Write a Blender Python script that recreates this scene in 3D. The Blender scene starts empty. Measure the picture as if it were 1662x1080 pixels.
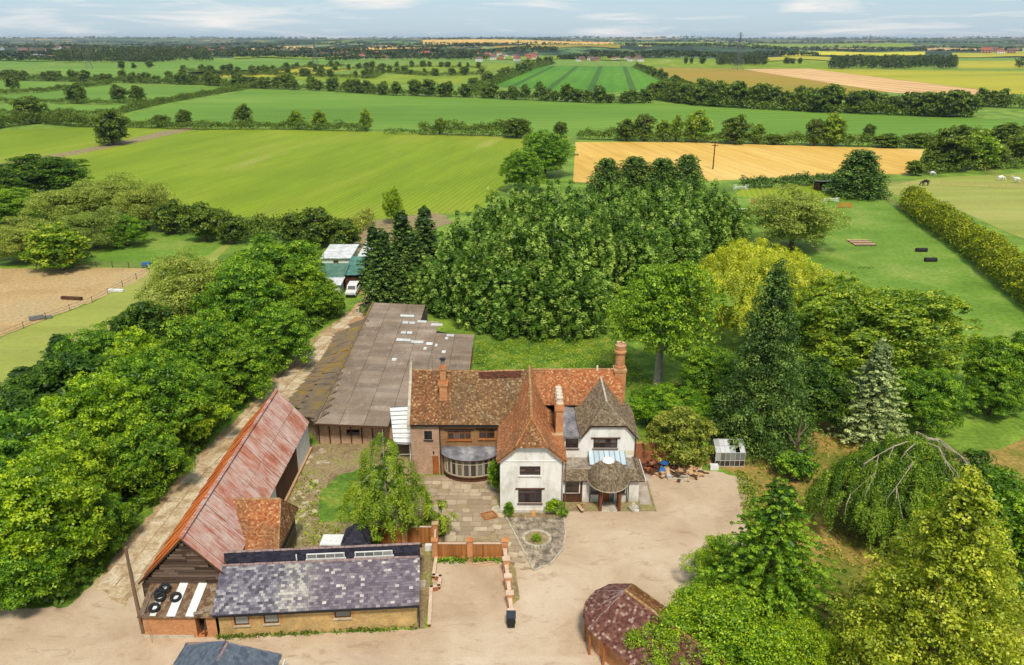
import bpy, bmesh, math, random
import numpy as np
from mathutils import Matrix, Vector

# ------------------------------------------------------------------ camera, sky, sun, exposure
sc = bpy.context.scene
COL = sc.collection
FOC, CAMH = 1300.0, 40.0
PITCH = math.atan(480 / FOC)
cam_d = bpy.data.cameras.new("camera"); cam = bpy.data.objects.new("camera", cam_d); COL.objects.link(cam)
cam_d.sensor_width = 36; cam_d.lens = 36 * FOC / 1662; cam_d.clip_end = 60000; cam_d.clip_start = 0.5
cam.location = (0, 0, CAMH); cam.rotation_euler = (math.pi / 2 - PITCH, 0, 0)
sc.camera = cam

SUN_EL, SUN_AZ = 56, 172          # azimuth clockwise from +Y: the sun stands high behind the camera
w = bpy.data.worlds.new("World"); sc.world = w; w.use_nodes = True
nt = w.node_tree; nt.nodes.clear()
out = nt.nodes.new('ShaderNodeOutputWorld'); bg = nt.nodes.new('ShaderNodeBackground')
sky = nt.nodes.new('ShaderNodeTexSky'); sky.sky_type = 'NISHITA'; sky.sun_disc = False
sky.sun_elevation = math.radians(SUN_EL); sky.sun_rotation = math.radians(SUN_AZ)
sky.air_density = 1.0; sky.dust_density = 0.6; sky.ozone_density = 2.2
bg.inputs[1].default_value = 0.14
tc = nt.nodes.new('ShaderNodeTexCoord'); mp = nt.nodes.new('ShaderNodeMapping'); mp.inputs['Scale'].default_value = (2.2, 2.2, 24)
nz = nt.nodes.new('ShaderNodeTexNoise'); nz.inputs['Scale'].default_value = 2.6; nz.inputs['Detail'].default_value = 8; nz.inputs['Roughness'].default_value = 0.6
nz.inputs['Distortion'].default_value = 0.35
rp = nt.nodes.new('ShaderNodeValToRGB'); rp.color_ramp.elements[0].position = 0.49; rp.color_ramp.elements[1].position = 0.68
mx = nt.nodes.new('ShaderNodeMix'); mx.data_type = 'RGBA'; mx.inputs['B'].default_value = (4.9, 4.75, 4.6, 1)
tint = nt.nodes.new('ShaderNodeMix'); tint.data_type = 'RGBA'; tint.inputs['Factor'].default_value = 0.8; tint.inputs['B'].default_value = (2.1, 2.95, 3.7, 1)
nt.links.new(tc.outputs['Generated'], mp.inputs[0]); nt.links.new(mp.outputs[0], nz.inputs[0])
nt.links.new(nz.outputs[0], rp.inputs[0]); nt.links.new(rp.outputs[0], mx.inputs['Factor'])
nt.links.new(sky.outputs[0], tint.inputs['A']); nt.links.new(tint.outputs['Result'], mx.inputs['A'])
nt.links.new(mx.outputs['Result'], bg.inputs[0]); nt.links.new(bg.outputs[0], out.inputs[0])

sd = bpy.data.lights.new("sun", 'SUN'); so = bpy.data.objects.new("sun", sd); COL.objects.link(so)
sd.energy = 2.9; sd.angle = math.radians(9); sd.color = (1, 0.945, 0.84)
_a, _e = math.radians(SUN_AZ), math.radians(SUN_EL)
so.rotation_euler = Vector((-math.sin(_a) * math.cos(_e), -math.cos(_a) * math.cos(_e), -math.sin(_e))).to_track_quat('-Z', 'Y').to_euler()
so.location = (0, 0, 60)
sc.view_settings.view_transform = 'Standard'; sc.view_settings.look = 'None'
sc.view_settings.exposure = 0.45; sc.view_settings.gamma = 1.0; sc.view_settings.use_curve_mapping = False
sc.render.engine = 'CYCLES'
cy = sc.cycles
cy.max_bounces = 5; cy.diffuse_bounces = 3; cy.glossy_bounces = 2; cy.transmission_bounces = 3; cy.volume_bounces = 0; cy.transparent_max_bounces = 6
cy.use_adaptive_sampling = True; cy.adaptive_threshold = 0.02; cy.use_denoising = True
try: cy.denoiser = 'OPENIMAGEDENOISE'
except Exception: pass

# ------------------------------------------------------------------ helpers
rng = np.random.default_rng(7); random.seed(7)
_c, _s = math.cos(PITCH), math.sin(PITCH)
def ray(px, py):
    u = (px - 831) / FOC; v = (540 - py) / FOC
    return (u, _c + v * _s, -_s + v * _c)
def G(px, py, z=0.0):
    d = ray(px, py); t = (z - CAMH) / d[2]
    return (d[0] * t, d[1] * t)
def atY(px, py, Y):
    d = ray(px, py); t = Y / d[1]
    return (d[0] * t, CAMH + d[2] * t)
def dist(x, y, z=0): return math.sqrt(x * x + y * y + (z - CAMH) ** 2)
def L(r, g, b, k=1.0):
    f = lambda c: (c / 255 / 12.92 if c / 255 <= 0.04045 else ((c / 255 + 0.055) / 1.055) ** 2.4) * k
    return (f(r), f(g), f(b), 1.0)

def tagp(o, label=None, cat=None, group=None, kind=None):
    if label: o['label'] = label
    if cat: o['category'] = cat
    if group: o['group'] = group
    if kind: o['kind'] = kind
    return o
def thing(name, label, cat, loc=(0, 0, 0), rot=0.0, group=None):
    o = bpy.data.objects.new(name, None); COL.objects.link(o)
    o.location = loc if len(loc) == 3 else (loc[0], loc[1], 0); o.rotation_euler = (0, 0, rot); o.empty_display_size = 0.5
    return tagp(o, label, cat, group)
def wmat(o):
    m = Matrix.Identity(4)
    while o is not None:
        m = (Matrix.Translation(o.location) @ o.rotation_euler.to_matrix().to_4x4() @ Matrix.Diagonal((*o.scale, 1))) @ m
        o = o.parent
    return m
def link(name, me, parent=None, M=None):
    o = bpy.data.objects.new(name, me); COL.objects.link(o)
    if parent is not None: o.parent = parent
    if M is not None:
        if parent is not None: M = wmat(parent).inverted() @ M
        l, r, s_ = M.decompose(); o.location = l; o.rotation_euler = r.to_euler(); o.scale = s_
    return o
class MB:
    def __init__(s): s.V = []; s.F = []; s.M = []; s.R = []
    def poly(s, pts, m=0, r=None):
        n = len(s.V); s.V += [tuple(p) for p in pts]; s.F.append(tuple(range(n, n + len(pts)))); s.M.append(m); s.R.append(random.random() if r is None else r); return s
    def obox(s, c, ux, uy, uz, m=0, r=None):
        r = random.random() if r is None else r
        c, ux, uy, uz = map(Vector, (c, ux, uy, uz)); n = len(s.V)
        for sx, sy, sz in ((-1,-1,-1),(1,-1,-1),(1,1,-1),(-1,1,-1),(-1,-1,1),(1,-1,1),(1,1,1),(-1,1,1)):
            s.V.append(tuple(c + ux * sx + uy * sy + uz * sz))
        for f in ((0,3,2,1),(4,5,6,7),(0,1,5,4),(1,2,6,5),(2,3,7,6),(3,0,4,7)):
            s.F.append(tuple(n + i for i in f)); s.M.append(m); s.R.append(r)
        return s
    def box(s, x0, x1, y0, y1, z0, z1, m=0, r=None):
        return s.obox(((x0+x1)/2,(y0+y1)/2,(z0+z1)/2), ((x1-x0)/2,0,0), (0,(y1-y0)/2,0), (0,0,(z1-z0)/2), m, r)
    def beam(s, p, q, w, h, m=0, r=None, up=(0,0,1)):
        p, q = Vector(p), Vector(q); d = q - p
        a = d.cross(Vector(up))
        if a.length < 1e-5: a = d.cross(Vector((1,0,0)))
        a.normalize(); b = a.cross(d).normalized()
        return s.obox((p+q)/2, d/2, a*w/2, b*h/2, m, r)
    def tube(s, pts, rad, n=8, m=0, cap=True, r=None):
        r = random.random() if r is None else r
        pts = [Vector(p) for p in pts]; base = len(s.V)
        for i, p in enumerate(pts):
            d = (pts[min(i+1, len(pts)-1)] - pts[max(i-1, 0)]).normalized()
            a = d.cross(Vector((0.13, 0.99, 0.07))); a = a.normalized() if a.length > 1e-4 else Vector((1,0,0)); b = d.cross(a)
            rr = rad[i] if isinstance(rad, (list, tuple)) else rad
            for k in range(n):
                t = 2*math.pi*k/n; s.V.append(tuple(p + a*math.cos(t)*rr + b*math.sin(t)*rr))
        for i in range(len(pts)-1):
            for k in range(n):
                k2 = (k+1) % n
                s.F.append((base+i*n+k, base+i*n+k2, base+(i+1)*n+k2, base+(i+1)*n+k)); s.M.append(m); s.R.append(r)
        if cap:
            s.F.append(tuple(base+k for k in range(n))[::-1]); s.M.append(m); s.R.append(r)
            s.F.append(tuple(base+(len(pts)-1)*n+k for k in range(n))); s.M.append(m); s.R.append(r)
        return s
    def mesh(s, name, mats, T=None):
        me = bpy.data.meshes.new(name)
        V = s.V if T is None else [tuple(T @ Vector(v)) for v in s.V]
        me.from_pydata(V, [], s.F); me.polygons.foreach_set('material_index', s.M)
        a = me.attributes.new('rnd', 'FLOAT', 'FACE'); a.data.foreach_set('value', np.array(s.R, dtype=np.float32))
        for m in (mats if isinstance(mats, (list, tuple)) else [mats]): me.materials.append(m)
        bm = bmesh.new(); bm.from_mesh(me); bmesh.ops.recalc_face_normals(bm, faces=bm.faces); bm.to_mesh(me); bm.free()
        me.update(); return me
    def build(s, name, mats, parent=None, **kw):      # vertices are world coordinates
        T = wmat(parent).inverted() if parent is not None else None
        o = link(name, s.mesh(name, mats, T), parent)
        return tagp(o, **kw)
def quadmesh(name, V, R, mat):
    n = len(V); me = bpy.data.meshes.new(name)
    me.vertices.add(4*n); me.vertices.foreach_set('co', V.reshape(-1).astype(np.float32))
    me.loops.add(4*n); me.loops.foreach_set('vertex_index', np.arange(4*n, dtype=np.int32))
    me.polygons.add(n); me.polygons.foreach_set('loop_start', np.arange(0, 4*n, 4, dtype=np.int32))
    me.update(calc_edges=True)
    a = me.attributes.new('rnd', 'FLOAT', 'FACE'); a.data.foreach_set('value', R.astype(np.float32))
    me.materials.append(mat); return me

# ------------------------------------------------------------------ materials
class NB:
    def __init__(s, nt): s.nt = nt
    def n(s, t, ins=None, **at):
        nd = s.nt.nodes.new('ShaderNode' + t)
        for k, v in at.items(): setattr(nd, k, v)
        for k, v in (ins or {}).items():
            if isinstance(v, bpy.types.NodeSocket): s.nt.links.new(v, nd.inputs[k])
            else: nd.inputs[k].default_value = v
        return nd
    def pos(s): return s.n('NewGeometry').outputs['Position']
    def obj(s): return s.n('TexCoord').outputs['Object']
    def attr(s): return s.n('Attribute', attribute_name='rnd').outputs['Fac']
    def oid(s): return s.n('ObjectInfo').outputs['Random']
    def map(s, v, sc=(1,1,1), rot=(0,0,0)): return s.n('Mapping', {0: v, 'Scale': sc, 'Rotation': rot}).outputs[0]
    def noise(s, v, scale, det=4, rough=.55, dist=0.0): return s.n('TexNoise', {'Vector': v, 'Scale': scale, 'Detail': det, 'Roughness': rough, 'Distortion': dist}).outputs[0]
    def ramp(s, f, stops, interp='LINEAR'):
        nd = s.n('ValToRGB', {0: f}); cr = nd.color_ramp; cr.interpolation = interp
        while len(cr.elements) < len(stops): cr.elements.new(0.5)
        for e, (p, c) in zip(cr.elements, stops):
            e.position = p; e.color = c if isinstance(c, (tuple, list)) else (c, c, c, 1)
        return nd.outputs[0]
    def mix(s, f, a, b, mode='MIX'):
        nd = s.n('Mix', data_type='RGBA', blend_type=mode)
        for k, v in (('Factor', f), ('A', a), ('B', b)):
            i = [x for x in nd.inputs if x.name == k and (x.type == 'RGBA' or k == 'Factor')][0]
            if isinstance(v, bpy.types.NodeSocket): s.nt.links.new(v, i)
            else: i.default_value = v
        return [x for x in nd.outputs if x.type == 'RGBA'][0]
    def math(s, op, a, b=0.0): return s.n('Math', {0: a, 1: b}, operation=op).outputs[0]
MATS = {}
def M(name, fn, rough=.85, spec=.25, bump=0.0, bd=.03, metal=0.0):
    if name in MATS: return MATS[name]
    m = bpy.data.materials.new(name); m.use_nodes = True; nt = m.node_tree; nt.nodes.clear(); b = NB(nt)
    o = b.n('OutputMaterial'); r = fn(b) if callable(fn) else fn
    h = None
    if isinstance(r, tuple) and len(r) == 2: r, h = r
    p = b.n('BsdfPrincipled', {'Base Color': r, 'Roughness': rough, 'Specular IOR Level': spec, 'Metallic': metal})
    if h is not None and bump: nt.links.new(b.n('Bump', {'Height': h, 'Strength': bump, 'Distance': bd}).outputs[0], p.inputs['Normal'])
    nt.links.new(p.outputs[0], o.inputs[0]); MATS[name] = m; return m
def leafmat(name, dark, mid, light, trans=.3, hue=.25):
    m = bpy.data.materials.new(name); m.use_nodes = True; nt = m.node_tree; nt.nodes.clear(); b = NB(nt)
    wm = lambda c, g: (min(.95, c[0]*g*1.12), min(.95, c[1]*g*1.1), c[2]*g*.72, 1)
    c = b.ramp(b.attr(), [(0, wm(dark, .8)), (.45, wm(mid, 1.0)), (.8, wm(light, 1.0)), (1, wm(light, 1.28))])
    c = b.n('HueSaturation', {'Saturation': 1.03, 'Color': c}).outputs[0]
    v = b.ramp(b.oid(), [(0, (.66,.82,.7,1)), (.35, (1.12,1.1,1,1)), (.65, (.9,.92,.8,1)), (1, (1.3,1.15,.9,1))])
    c = b.mix(hue*2, c, b.mix(1.0, c, v, 'MULTIPLY'))
    d = b.n('BsdfDiffuse', {0: c}); t = b.n('BsdfTranslucent', {0: b.mix(1.0, c, (1.25,1.2,.55,1), 'MULTIPLY')})
    g = b.n('BsdfGlossy', {0: (.8,.9,.8,1), 'Roughness': .5})
    s1 = b.n('MixShader', {0: trans}); nt.links.new(d.outputs[0], s1.inputs[1]); nt.links.new(t.outputs[0], s1.inputs[2])
    s2 = b.n('MixShader', {0: .03}); nt.links.new(s1.outputs[0], s2.inputs[1]); nt.links.new(g.outputs[0], s2.inputs[2])
    nt.links.new(s2.outputs[0], b.n('OutputMaterial').inputs[0]); return m
def C(r, g, b, k=1.0): return L(r, g, b, k)

def tri_noise(stops, scale, det=6, fine=None, fk=.25, rot=0, sc=(1,1,1), dist=.3, coord='pos'):
    def f(b):
        v = b.pos() if coord == 'pos' else b.obj()
        v = b.map(v, sc, (0,0,rot))
        n1 = b.noise(v, scale, det, .6, dist); c = b.ramp(n1, stops)
        h = n1
        if fine:
            n2 = b.noise(v, fine, 3, .6); c = b.mix(fk, c, b.ramp(n2, [(.3,(.1,.1,.1,1)),(.7,(1,1,1,1))]), 'OVERLAY'); h = n2
        return c, h
    return f
GR_M = M('grass_mat', tri_noise([(.28, C(86,112,30,.8)), (.45, C(108,136,40,.8)), (.6, C(134,160,52,.85)), (.75, C(165,150,75,.8))], .11, 8, 2.2, .35), bump=.5, bd=.15)
ROUGH_M = M('rough_grass_mat', tri_noise([(.3, C(60,92,24,.7)), (.5, C(105,138,40,.75)), (.68, C(160,160,64,.8))], .35, 8, 2.5, .4), bump=.6, bd=.2)
LAWN_M = M('bright_grass_mat', tri_noise([(.3, C(92,124,30,.8)), (.5, C(112,146,42,.8)), (.66, C(140,158,64,.8)), (.8, C(180,166,95,.8))], .09, 8, 1.4, .3), bump=.3, bd=.1)
DRY_M = M('dry_grass_mat', tri_noise([(.3, C(104,116,36,.75)), (.44, C(136,126,50,.8)), (.56, C(176,140,76,.8)), (.66, C(140,130,56,.8)), (.8, C(110,128,42,.7))], .16, 8, 2.5, .35), bump=.4, bd=.1)
def gravelf(b):
    p = b.pos(); n1 = b.noise(p, .16, 9, .62, .5); c = b.ramp(n1, [(.3, C(184,156,124,.8)), (.5, C(204,177,145,.82)), (.7, C(216,194,165,.85))])
    n2 = b.noise(b.map(p, (.5,1,1), (0,0,.5)), 1.1, 7, .72, .8); c = b.mix(b.ramp(n2, [(.55, 0.0), (.7, .6)]), c, C(158,120,90,.8))
    n3 = b.noise(b.map(p, (.12,1,1), (0,0,1.1)), .5, 6, .6, .6); c = b.mix(b.ramp(n3, [(.58, 0.0), (.7, .18)]), c, C(226,206,182,.88))
    n5 = b.noise(p, 4.5, 3, .8); c = b.mix(b.ramp(n5, [(.66, 0.0), (.74, .5)]), c, C(140,112,88,.8))
    n4 = b.noise(p, 9, 4, .7); return b.mix(.3, c, n4, 'OVERLAY'), n4
GRAVEL_M = M('gravel_mat', gravelf, bump=.25, bd=.02)
SAND_M = M('sand_mat', tri_noise([(.3, C(176,144,92,.8)), (.5, C(196,162,110,.8)), (.7, C(186,164,118,.8))], .08, 8, 2.0, .28), bump=.4, bd=.06)
TRACK_M = M('track_mat', tri_noise([(.3, C(140,112,76,.8)), (.5, C(178,148,108,.82)), (.7, C(206,180,142,.85))], .5, 9, 4, .35), bump=.5, bd=.04)
SLABC_M = M('concrete_slab_mat', tri_noise([(.32, C(158,130,94,.8)), (.45, C(192,166,128,.84)), (.6, C(216,196,164,.85)), (.8, C(150,132,84,.8))], .6, 9, 5, .3), bump=.4)
DIRT_M = M('dirt_mat', tri_noise([(.3, C(120,100,68,.75)), (.5, C(160,138,100,.8)), (.62, C(150,145,80,.75)), (.8, C(196,175,140,.8))], .5, 9, 4, .4), bump=.6, bd=.08)
BED_M = M('shingle_bed_mat', tri_noise([(.35, C(110,98,82,.75)), (.5, C(150,134,112,.8)), (.7, C(196,178,152,.85))], 1.6, 9, 8, .5), bump=.7, bd=.08)

def crop(stops, ang, width, k=.25, bare=None, ns=.02, tram=None):
    def f(b):
        p = b.pos(); v = b.map(p, (1,1,1), (0,0,ang))
        n1 = b.noise(b.map(v, (.25,1,1)), ns, 9, .62, .4); c = b.ramp(n1, stops)
        wv = b.n('TexWave', {'Vector': v, 'Scale': .314/width, 'Distortion': 1.2, 'Detail': 3, 'Detail Scale': .6}, bands_direction='Y').outputs['Color']
        c = b.mix(k, c, wv, 'OVERLAY')
        fn = b.noise(p, 1.1, 4, .7); c = b.mix(.28, c, fn, 'OVERLAY')
        fm = b.noise(b.map(v, (.12,1,1)), .16, 6, .7); c = b.mix(.35, c, fm, 'OVERLAY')
        if bare is not None:
            fb = b.ramp(b.noise(b.map(v, (.22,1.3,1)), .035, 8, .65, .3), [(.60, 0.0), (.70, .75)]); c = b.mix(fb, c, bare)
        if tram:
            sp, wd = tram
            y = b.n('SeparateXYZ', {0: v}).outputs[1]
            fr = b.math('FRACT', b.math('DIVIDE', y, sp)); fr = b.math('ABSOLUTE', b.math('SUBTRACT', fr, .5))
            c = b.mix(b.math('MULTIPLY', b.math('LESS_THAN', fr, wd / sp), .55), c, C(50,70,22,.6))
        c = b.n('HueSaturation', {'Saturation': 1.02, 'Color': c}).outputs[0]
        return c, fn
    return f
def CF(name, *a, **k): return M(name, crop(*a, **k), bump=.4, bd=.2)

def brick(c1, c2, mort, scale=1.0, stain=.3):
    def f(b):
        p = b.pos(); s = b.n('SeparateXYZ', {0: p}).outputs
        v = b.n('CombineXYZ', {0: b.math('ADD', s[0], s[1]), 1: s[2], 2: 0.0}).outputs[0]
        br = b.n('TexBrick', {'Vector': v, 'Color1': c1, 'Color2': c2, 'Mortar': mort, 'Scale': scale, 'Mortar Size': .012, 'Brick Width': .23, 'Row Height': .075, 'Bias': 0.0}).outputs[0]
        n1 = b.noise(p, .9, 8, .65); c = b.mix(stain, br, b.ramp(n1, [(.3,(.15,.13,.1,1)), (.5,(.5,.5,.5,1)), (.75,(.95,.9,.8,1))]), 'OVERLAY')
        n2 = b.noise(p, 7, 3, .7); return b.mix(.3, c, n2, 'OVERLAY'), n2
    return f
BRICK_PINK = M('pink_brick_mat', brick(C(176,118,88,.75), C(206,158,122,.8), C(200,180,155,.8)), bump=.5)
BRICK_BROWN = M('brown_brick_mat', brick(C(142,96,56,.75), C(166,118,72,.8), C(170,140,104,.8)), bump=.5)
BRICK_ORANGE = M('orange_brick_mat', brick(C(200,112,54,.75), C(216,142,82,.8), C(205,170,130,.8)), bump=.5)
BRICK_RED = M('red_brick_mat', brick(C(170,82,44,.7), C(196,112,66,.75), C(150,120,95,.8)), bump=.5)
BRICK_BUFF = M('buff_brick_mat', brick(C(196,152,84,.75), C(214,178,112,.8), C(196,170,125,.8), stain=.4), bump=.5)
def render_white(b):
    p = b.pos(); n1 = b.noise(b.map(p, (1,1,.5)), .8, 9, .6); n2 = b.noise(p, 5, 5, .7)
    c = b.ramp(n1, [(.28, C(205,196,182,.95)), (.5, C(238,232,222,.93)), (.7, C(244,240,234,.93))])
    c = b.mix(b.ramp(n2, [(.66, 0.0), (.8, .35)]), c, C(185,175,160))
    n3 = b.noise(b.map(p, (2.6,2.6,.22)), 1.0, 7, .7); c = b.mix(b.ramp(n3, [(.52, 0.0), (.72, .42)]), c, C(178,164,142))
    z = b.n('SeparateXYZ', {0: p}).outputs[2]; lo = b.math('MULTIPLY', b.ramp(b.math('ADD', b.math('MULTIPLY', z, .5), b.math('MULTIPLY', n2, .5)), [(.25, 1.0), (.62, 0.0)]), .6)
    c = b.mix(lo, c, C(150,136,108))
    cr = b.n('TexVoronoi', {'Vector': b.map(p, (.5,.5,1.1)), 'Scale': .9}, feature='DISTANCE_TO_EDGE').outputs[0]
    c = b.mix(b.ramp(cr, [(0.0, .4), (.008, 0.0)]), c, C(140,128,110)); return c, n2
WHITE_M = M('white_render_mat', render_white, bump=.25, bd=.02)
YELL_M = M('yellowed_render_mat', tri_noise([(.3, C(225,205,150,.9)), (.7, C(240,228,200,.9))], 1.5), bump=.2)
WOOD_D = M('dark_timber_mat', tri_noise([(.3, C(70,46,32,.8)), (.6, C(104,68,46,.8))], 2, sc=(1,1,.2)))
WOOD_O = M('orange_timber_mat', tri_noise([(.3, C(150,84,36,.8)), (.6, C(186,112,56,.8))], 2, sc=(1,1,.2)))
WOOD_G = M('weathered_board_mat', lambda b: (b.mix(.5, b.ramp(b.oid(), [(0, C(78,58,46,.8)), (.5, C(112,90,74,.8)), (1, C(146,122,102,.85))]), b.noise(b.map(b.pos(), (.6,1,9)), 1.6, 6, .7), 'OVERLAY'), b.noise(b.pos(), 6)), bump=.4)
WOOD_P = M('pale_timber_mat', tri_noise([(.3, C(196,150,100,.8)), (.6, C(224,186,140,.85))], 2))
FENCE_M = M('fence_board_mat', lambda b: b.mix(.35, b.ramp(b.oid(), [(0, C(150,92,44,.8)), (1, C(190,126,68,.8))]), b.noise(b.map(b.pos(), (3,3,.5)), 4), 'OVERLAY'))
LEAD_M = M('lead_mat', tri_noise([(.3, C(88,84,86,.8)), (.5, C(132,128,130,.8)), (.7, C(168,164,162,.85))], .9, 8, 4, .3), rough=.55, bump=.2)
FELT_M = M('felt_mat', tri_noise([(.3, C(120,108,92,.8)), (.5, C(160,146,128,.8)), (.7, C(186,174,156,.8))], .9, 8, 4, .4), bump=.3)
CONC_M = M('stone_coping_mat', tri_noise([(.3, C(170,156,132,.8)), (.7, C(214,202,178,.85))], 2))
COPING_M = M('pink_coping_mat', tri_noise([(.3, C(205,168,138,.85)), (.7, C(232,204,178,.88))], 2))
BLACK_M = M('black_paint_mat', (.02, .02, .022, 1), rough=.5)
RUBBER_M = M('rubber_mat', (.018, .018, .02, 1), rough=.75)
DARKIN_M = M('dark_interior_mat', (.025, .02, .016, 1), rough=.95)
WPAINT_M = M('white_paint_mat', tri_noise([(.3, C(215,212,204,.9)), (.7, C(240,238,232,.92))], 3), rough=.5)
CREAMF_M = M('cream_frame_mat', C(205,188,160,.85), rough=.5)
GREY_M = M('grey_metal_mat', C(128,128,126,.8), rough=.5)
PYL_M = M('pylon_steel_mat', C(108,112,118,.7), rough=.6)
def glassmat(name, c, rough=.08, spec=.8):
    return M(name, lambda b: b.ramp(b.oid(), [(0, c), (.6, tuple(min(1, x*2) for x in c[:3]) + (1,)), (1, tuple(min(1, x*6) for x in c[:3]) + (1,))]), rough=rough, spec=spec)  # brighter panes carry window reflections in their base colour
GLASS_M = glassmat('window_glass_mat', C(38,34,34,1))
GLASSB_M = glassmat('dim_window_glass_mat', C(92,92,88,1))
SKYG_M = M('skylight_glass_mat', lambda b: b.ramp(b.oid(), [(0, C(176,196,206,.9)), (1, C(216,228,232,.9))]), rough=.15, spec=.7)

def tilemat(name, cols, patch=None, ps=.35, lich=.35, moss=None):
    def f(b):
        p = b.pos(); r = b.attr()
        c = b.ramp(r, cols)
        if patch is not None:
            c = b.mix(b.ramp(b.noise(p, ps, 6, .6, .5), [(.42, 0.0), (.62, .85)]), c, b.ramp(r, patch))
        if lich: c = b.mix(b.ramp(b.noise(p, 6, 5, .75), [(.56, 0.0), (.74, lich)]), c, C(205,190,150,.85))
        if moss is not None: c = b.mix(b.ramp(b.noise(p, .8, 8, .7, .8), [(.55, 0.0), (.7, .8)]), c, moss)
        n = b.noise(p, 9, 3, .7); return b.mix(.3, c, n, 'OVERLAY'), n
    return M(name, f, bump=.4, bd=.03)
T_BROWN = tilemat('brown_tile_mat', [(0, C(100,74,48,.8)), (.5, C(124,96,66,.8)), (.85, C(142,114,80,.8)), (1, C(176,154,116,.85))], [(0, C(116,72,40,.8)), (.6, C(146,98,58,.8)), (1, C(176,140,96,.85))], .25, .4)
T_REDB = tilemat('red_brown_tile_mat', [(0, C(114,72,44,.8)), (.5, C(144,92,56,.8)), (.85, C(166,114,72,.8)), (1, C(202,168,120,.85))], [(0, C(90,58,34,.8)), (1, C(150,116,74,.8))], .5, .4)
T_ORANGE = tilemat('orange_tile_mat', [(0, C(152,86,48,.8)), (.4, C(180,106,60,.82)), (.85, C(198,128,78,.84)), (1, C(212,172,126,.85))], [(0, C(126,82,52,.8)), (1, C(170,124,82,.8))], .4, .4)
T_DARKB = tilemat('dark_brown_tile_mat', [(0, C(78,42,28,.8)), (1, C(118,70,48,.8))], None, .3, .05)
T_GREYB = tilemat('grey_brown_tile_mat', [(0, C(112,94,72,.8)), (.6, C(138,118,94,.8)), (1, C(166,148,120,.85))], [(0, C(84,66,50,.8)), (1, C(150,128,98,.8))], .6, .35)
T_SLATE = tilemat('slate_mat', [(0, C(98,86,94,.8)), (.5, C(120,108,114,.8)), (.9, C(138,126,130,.8)), (.96, C(170,156,154,.85)), (1, C(206,194,184,.9))], None, .3, .0)
T_SLATE2 = tilemat('mixed_slate_mat', [(0, C(80,78,86,.8)), (.4, C(116,112,120,.8)), (.75, C(142,138,140,.8)), (1, C(172,168,164,.85))], [(0, C(116,114,112,.8)), (.5, C(156,152,144,.85)), (1, C(196,184,162,.88))], .3, .0)
def slatef(b):
    p = b.pos(); r = b.attr(); x = b.n('SeparateXYZ', {0: p}).outputs[0]; n1 = b.noise(p, .9, 6, .7); xn = b.math('ADD', x, b.math('MULTIPLY', n1, 2.4))
    grey = b.ramp(r, [(0, C(76,72,80,.8)), (.45, C(112,106,116,.8)), (.8, C(142,136,140,.8)), (1, C(176,170,166,.85))]); purp = b.ramp(r, [(0, C(98,86,94,.8)), (.5, C(118,106,113,.8)), (.9, C(136,124,128,.8)), (.96, C(170,156,154,.85)), (1, C(206,194,184,.9))]); pale = b.ramp(r, [(0, C(118,112,112,.8)), (.5, C(158,150,142,.85)), (1, C(200,190,170,.88))])
    c = b.mix(b.ramp(b.n('MapRange', {0: xn, 1: -14.2, 2: -12.6, 3: 0.0, 4: 1.0}).outputs[0], [(0, 0.0), (1, 1.0)]), grey, purp)
    up = b.n('MapRange', {0: xn, 1: -15.6, 2: -14.6, 3: 0.0, 4: 1.0}).outputs[0]; dn = b.n('MapRange', {0: xn, 1: -13.6, 2: -12.4, 3: 1.0, 4: 0.0}).outputs[0]
    c = b.mix(b.math('MULTIPLY', b.math('MULTIPLY', up, dn), b.ramp(n1, [(.35, 0.2), (.6, .95)])), c, pale)
    return b.mix(.25, c, b.noise(p, 9, 3, .7), 'OVERLAY'), n1
T_SLATEX = M('patched_slate_mat', slatef, rough=.6, bump=.2)
T_DSLATE = tilemat('dark_slate_mat', [(0, C(36,34,44,.8)), (1, C(62,58,70,.8))], None, .3, .0)
T_BLUESLATE = tilemat('blue_slate_mat', [(0, C(84,92,104,.8)), (1, C(116,124,134,.8))], None, .3, .0)
T_PURPLE = tilemat('purple_tile_mat', [(0, C(92,52,44,.8)), (.5, C(122,76,62,.8)), (.85, C(140,94,78,.8)), (1, C(184,156,138,.85))], None, .3, .1)
T_MOSSY = tilemat('mossy_tile_mat', [(0, C(100,56,26,.8)), (.6, C(140,86,40,.8)), (1, C(180,140,90,.8))], None, .3, .1, moss=C(150,120,30,.75))
RIDGE_M = M('ridge_tile_mat', tri_noise([(.3, C(150,104,62,.8)), (.5, C(178,132,84,.8)), (.72, C(206,180,136,.85))], 3, 6, coord='pos'))
RIDGEP_M = M('purple_ridge_mat', tri_noise([(.3, C(130,100,98,.8)), (.7, C(176,150,140,.8))], 3, 4))
def rustm(b):
    o = b.oid(); p = b.pos()
    v = b.map(p, (.5, 3.2, .5)); n1 = b.noise(v, 1.2, 8, .7, .3); n2 = b.noise(p, .35, 5, .6)
    base = b.ramp(b.math('ADD', b.math('MULTIPLY', n2, .88), b.math('MULTIPLY', o, .12)), [(.28, C(164,86,56,.8)), (.42, C(186,124,100,.82)), (.56, C(196,168,154,.85)), (.68, C(184,112,76,.8)), (.85, C(170,82,44,.8))])
    n3 = b.noise(b.map(p, (.35, 7, .35)), 1.5, 6, .75); base = b.mix(b.ramp(n3, [(.5, 0.0), (.62, .6)]), base, C(214,196,188,.88)); n4 = b.noise(b.map(p, (.2, 9, .2)), .9, 5, .8, .2); base = b.mix(b.ramp(n4, [(.55, 0.0), (.62, .6)]), base, C(146,70,48,.8)); return b.mix(b.ramp(n1, [(.5, 0.0), (.62, .7)]), base, C(160,82,56,.8)), n1
RUST_M = M('rusty_sheet_mat', rustm, rough=.7, bump=.3, bd=.02)
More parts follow.
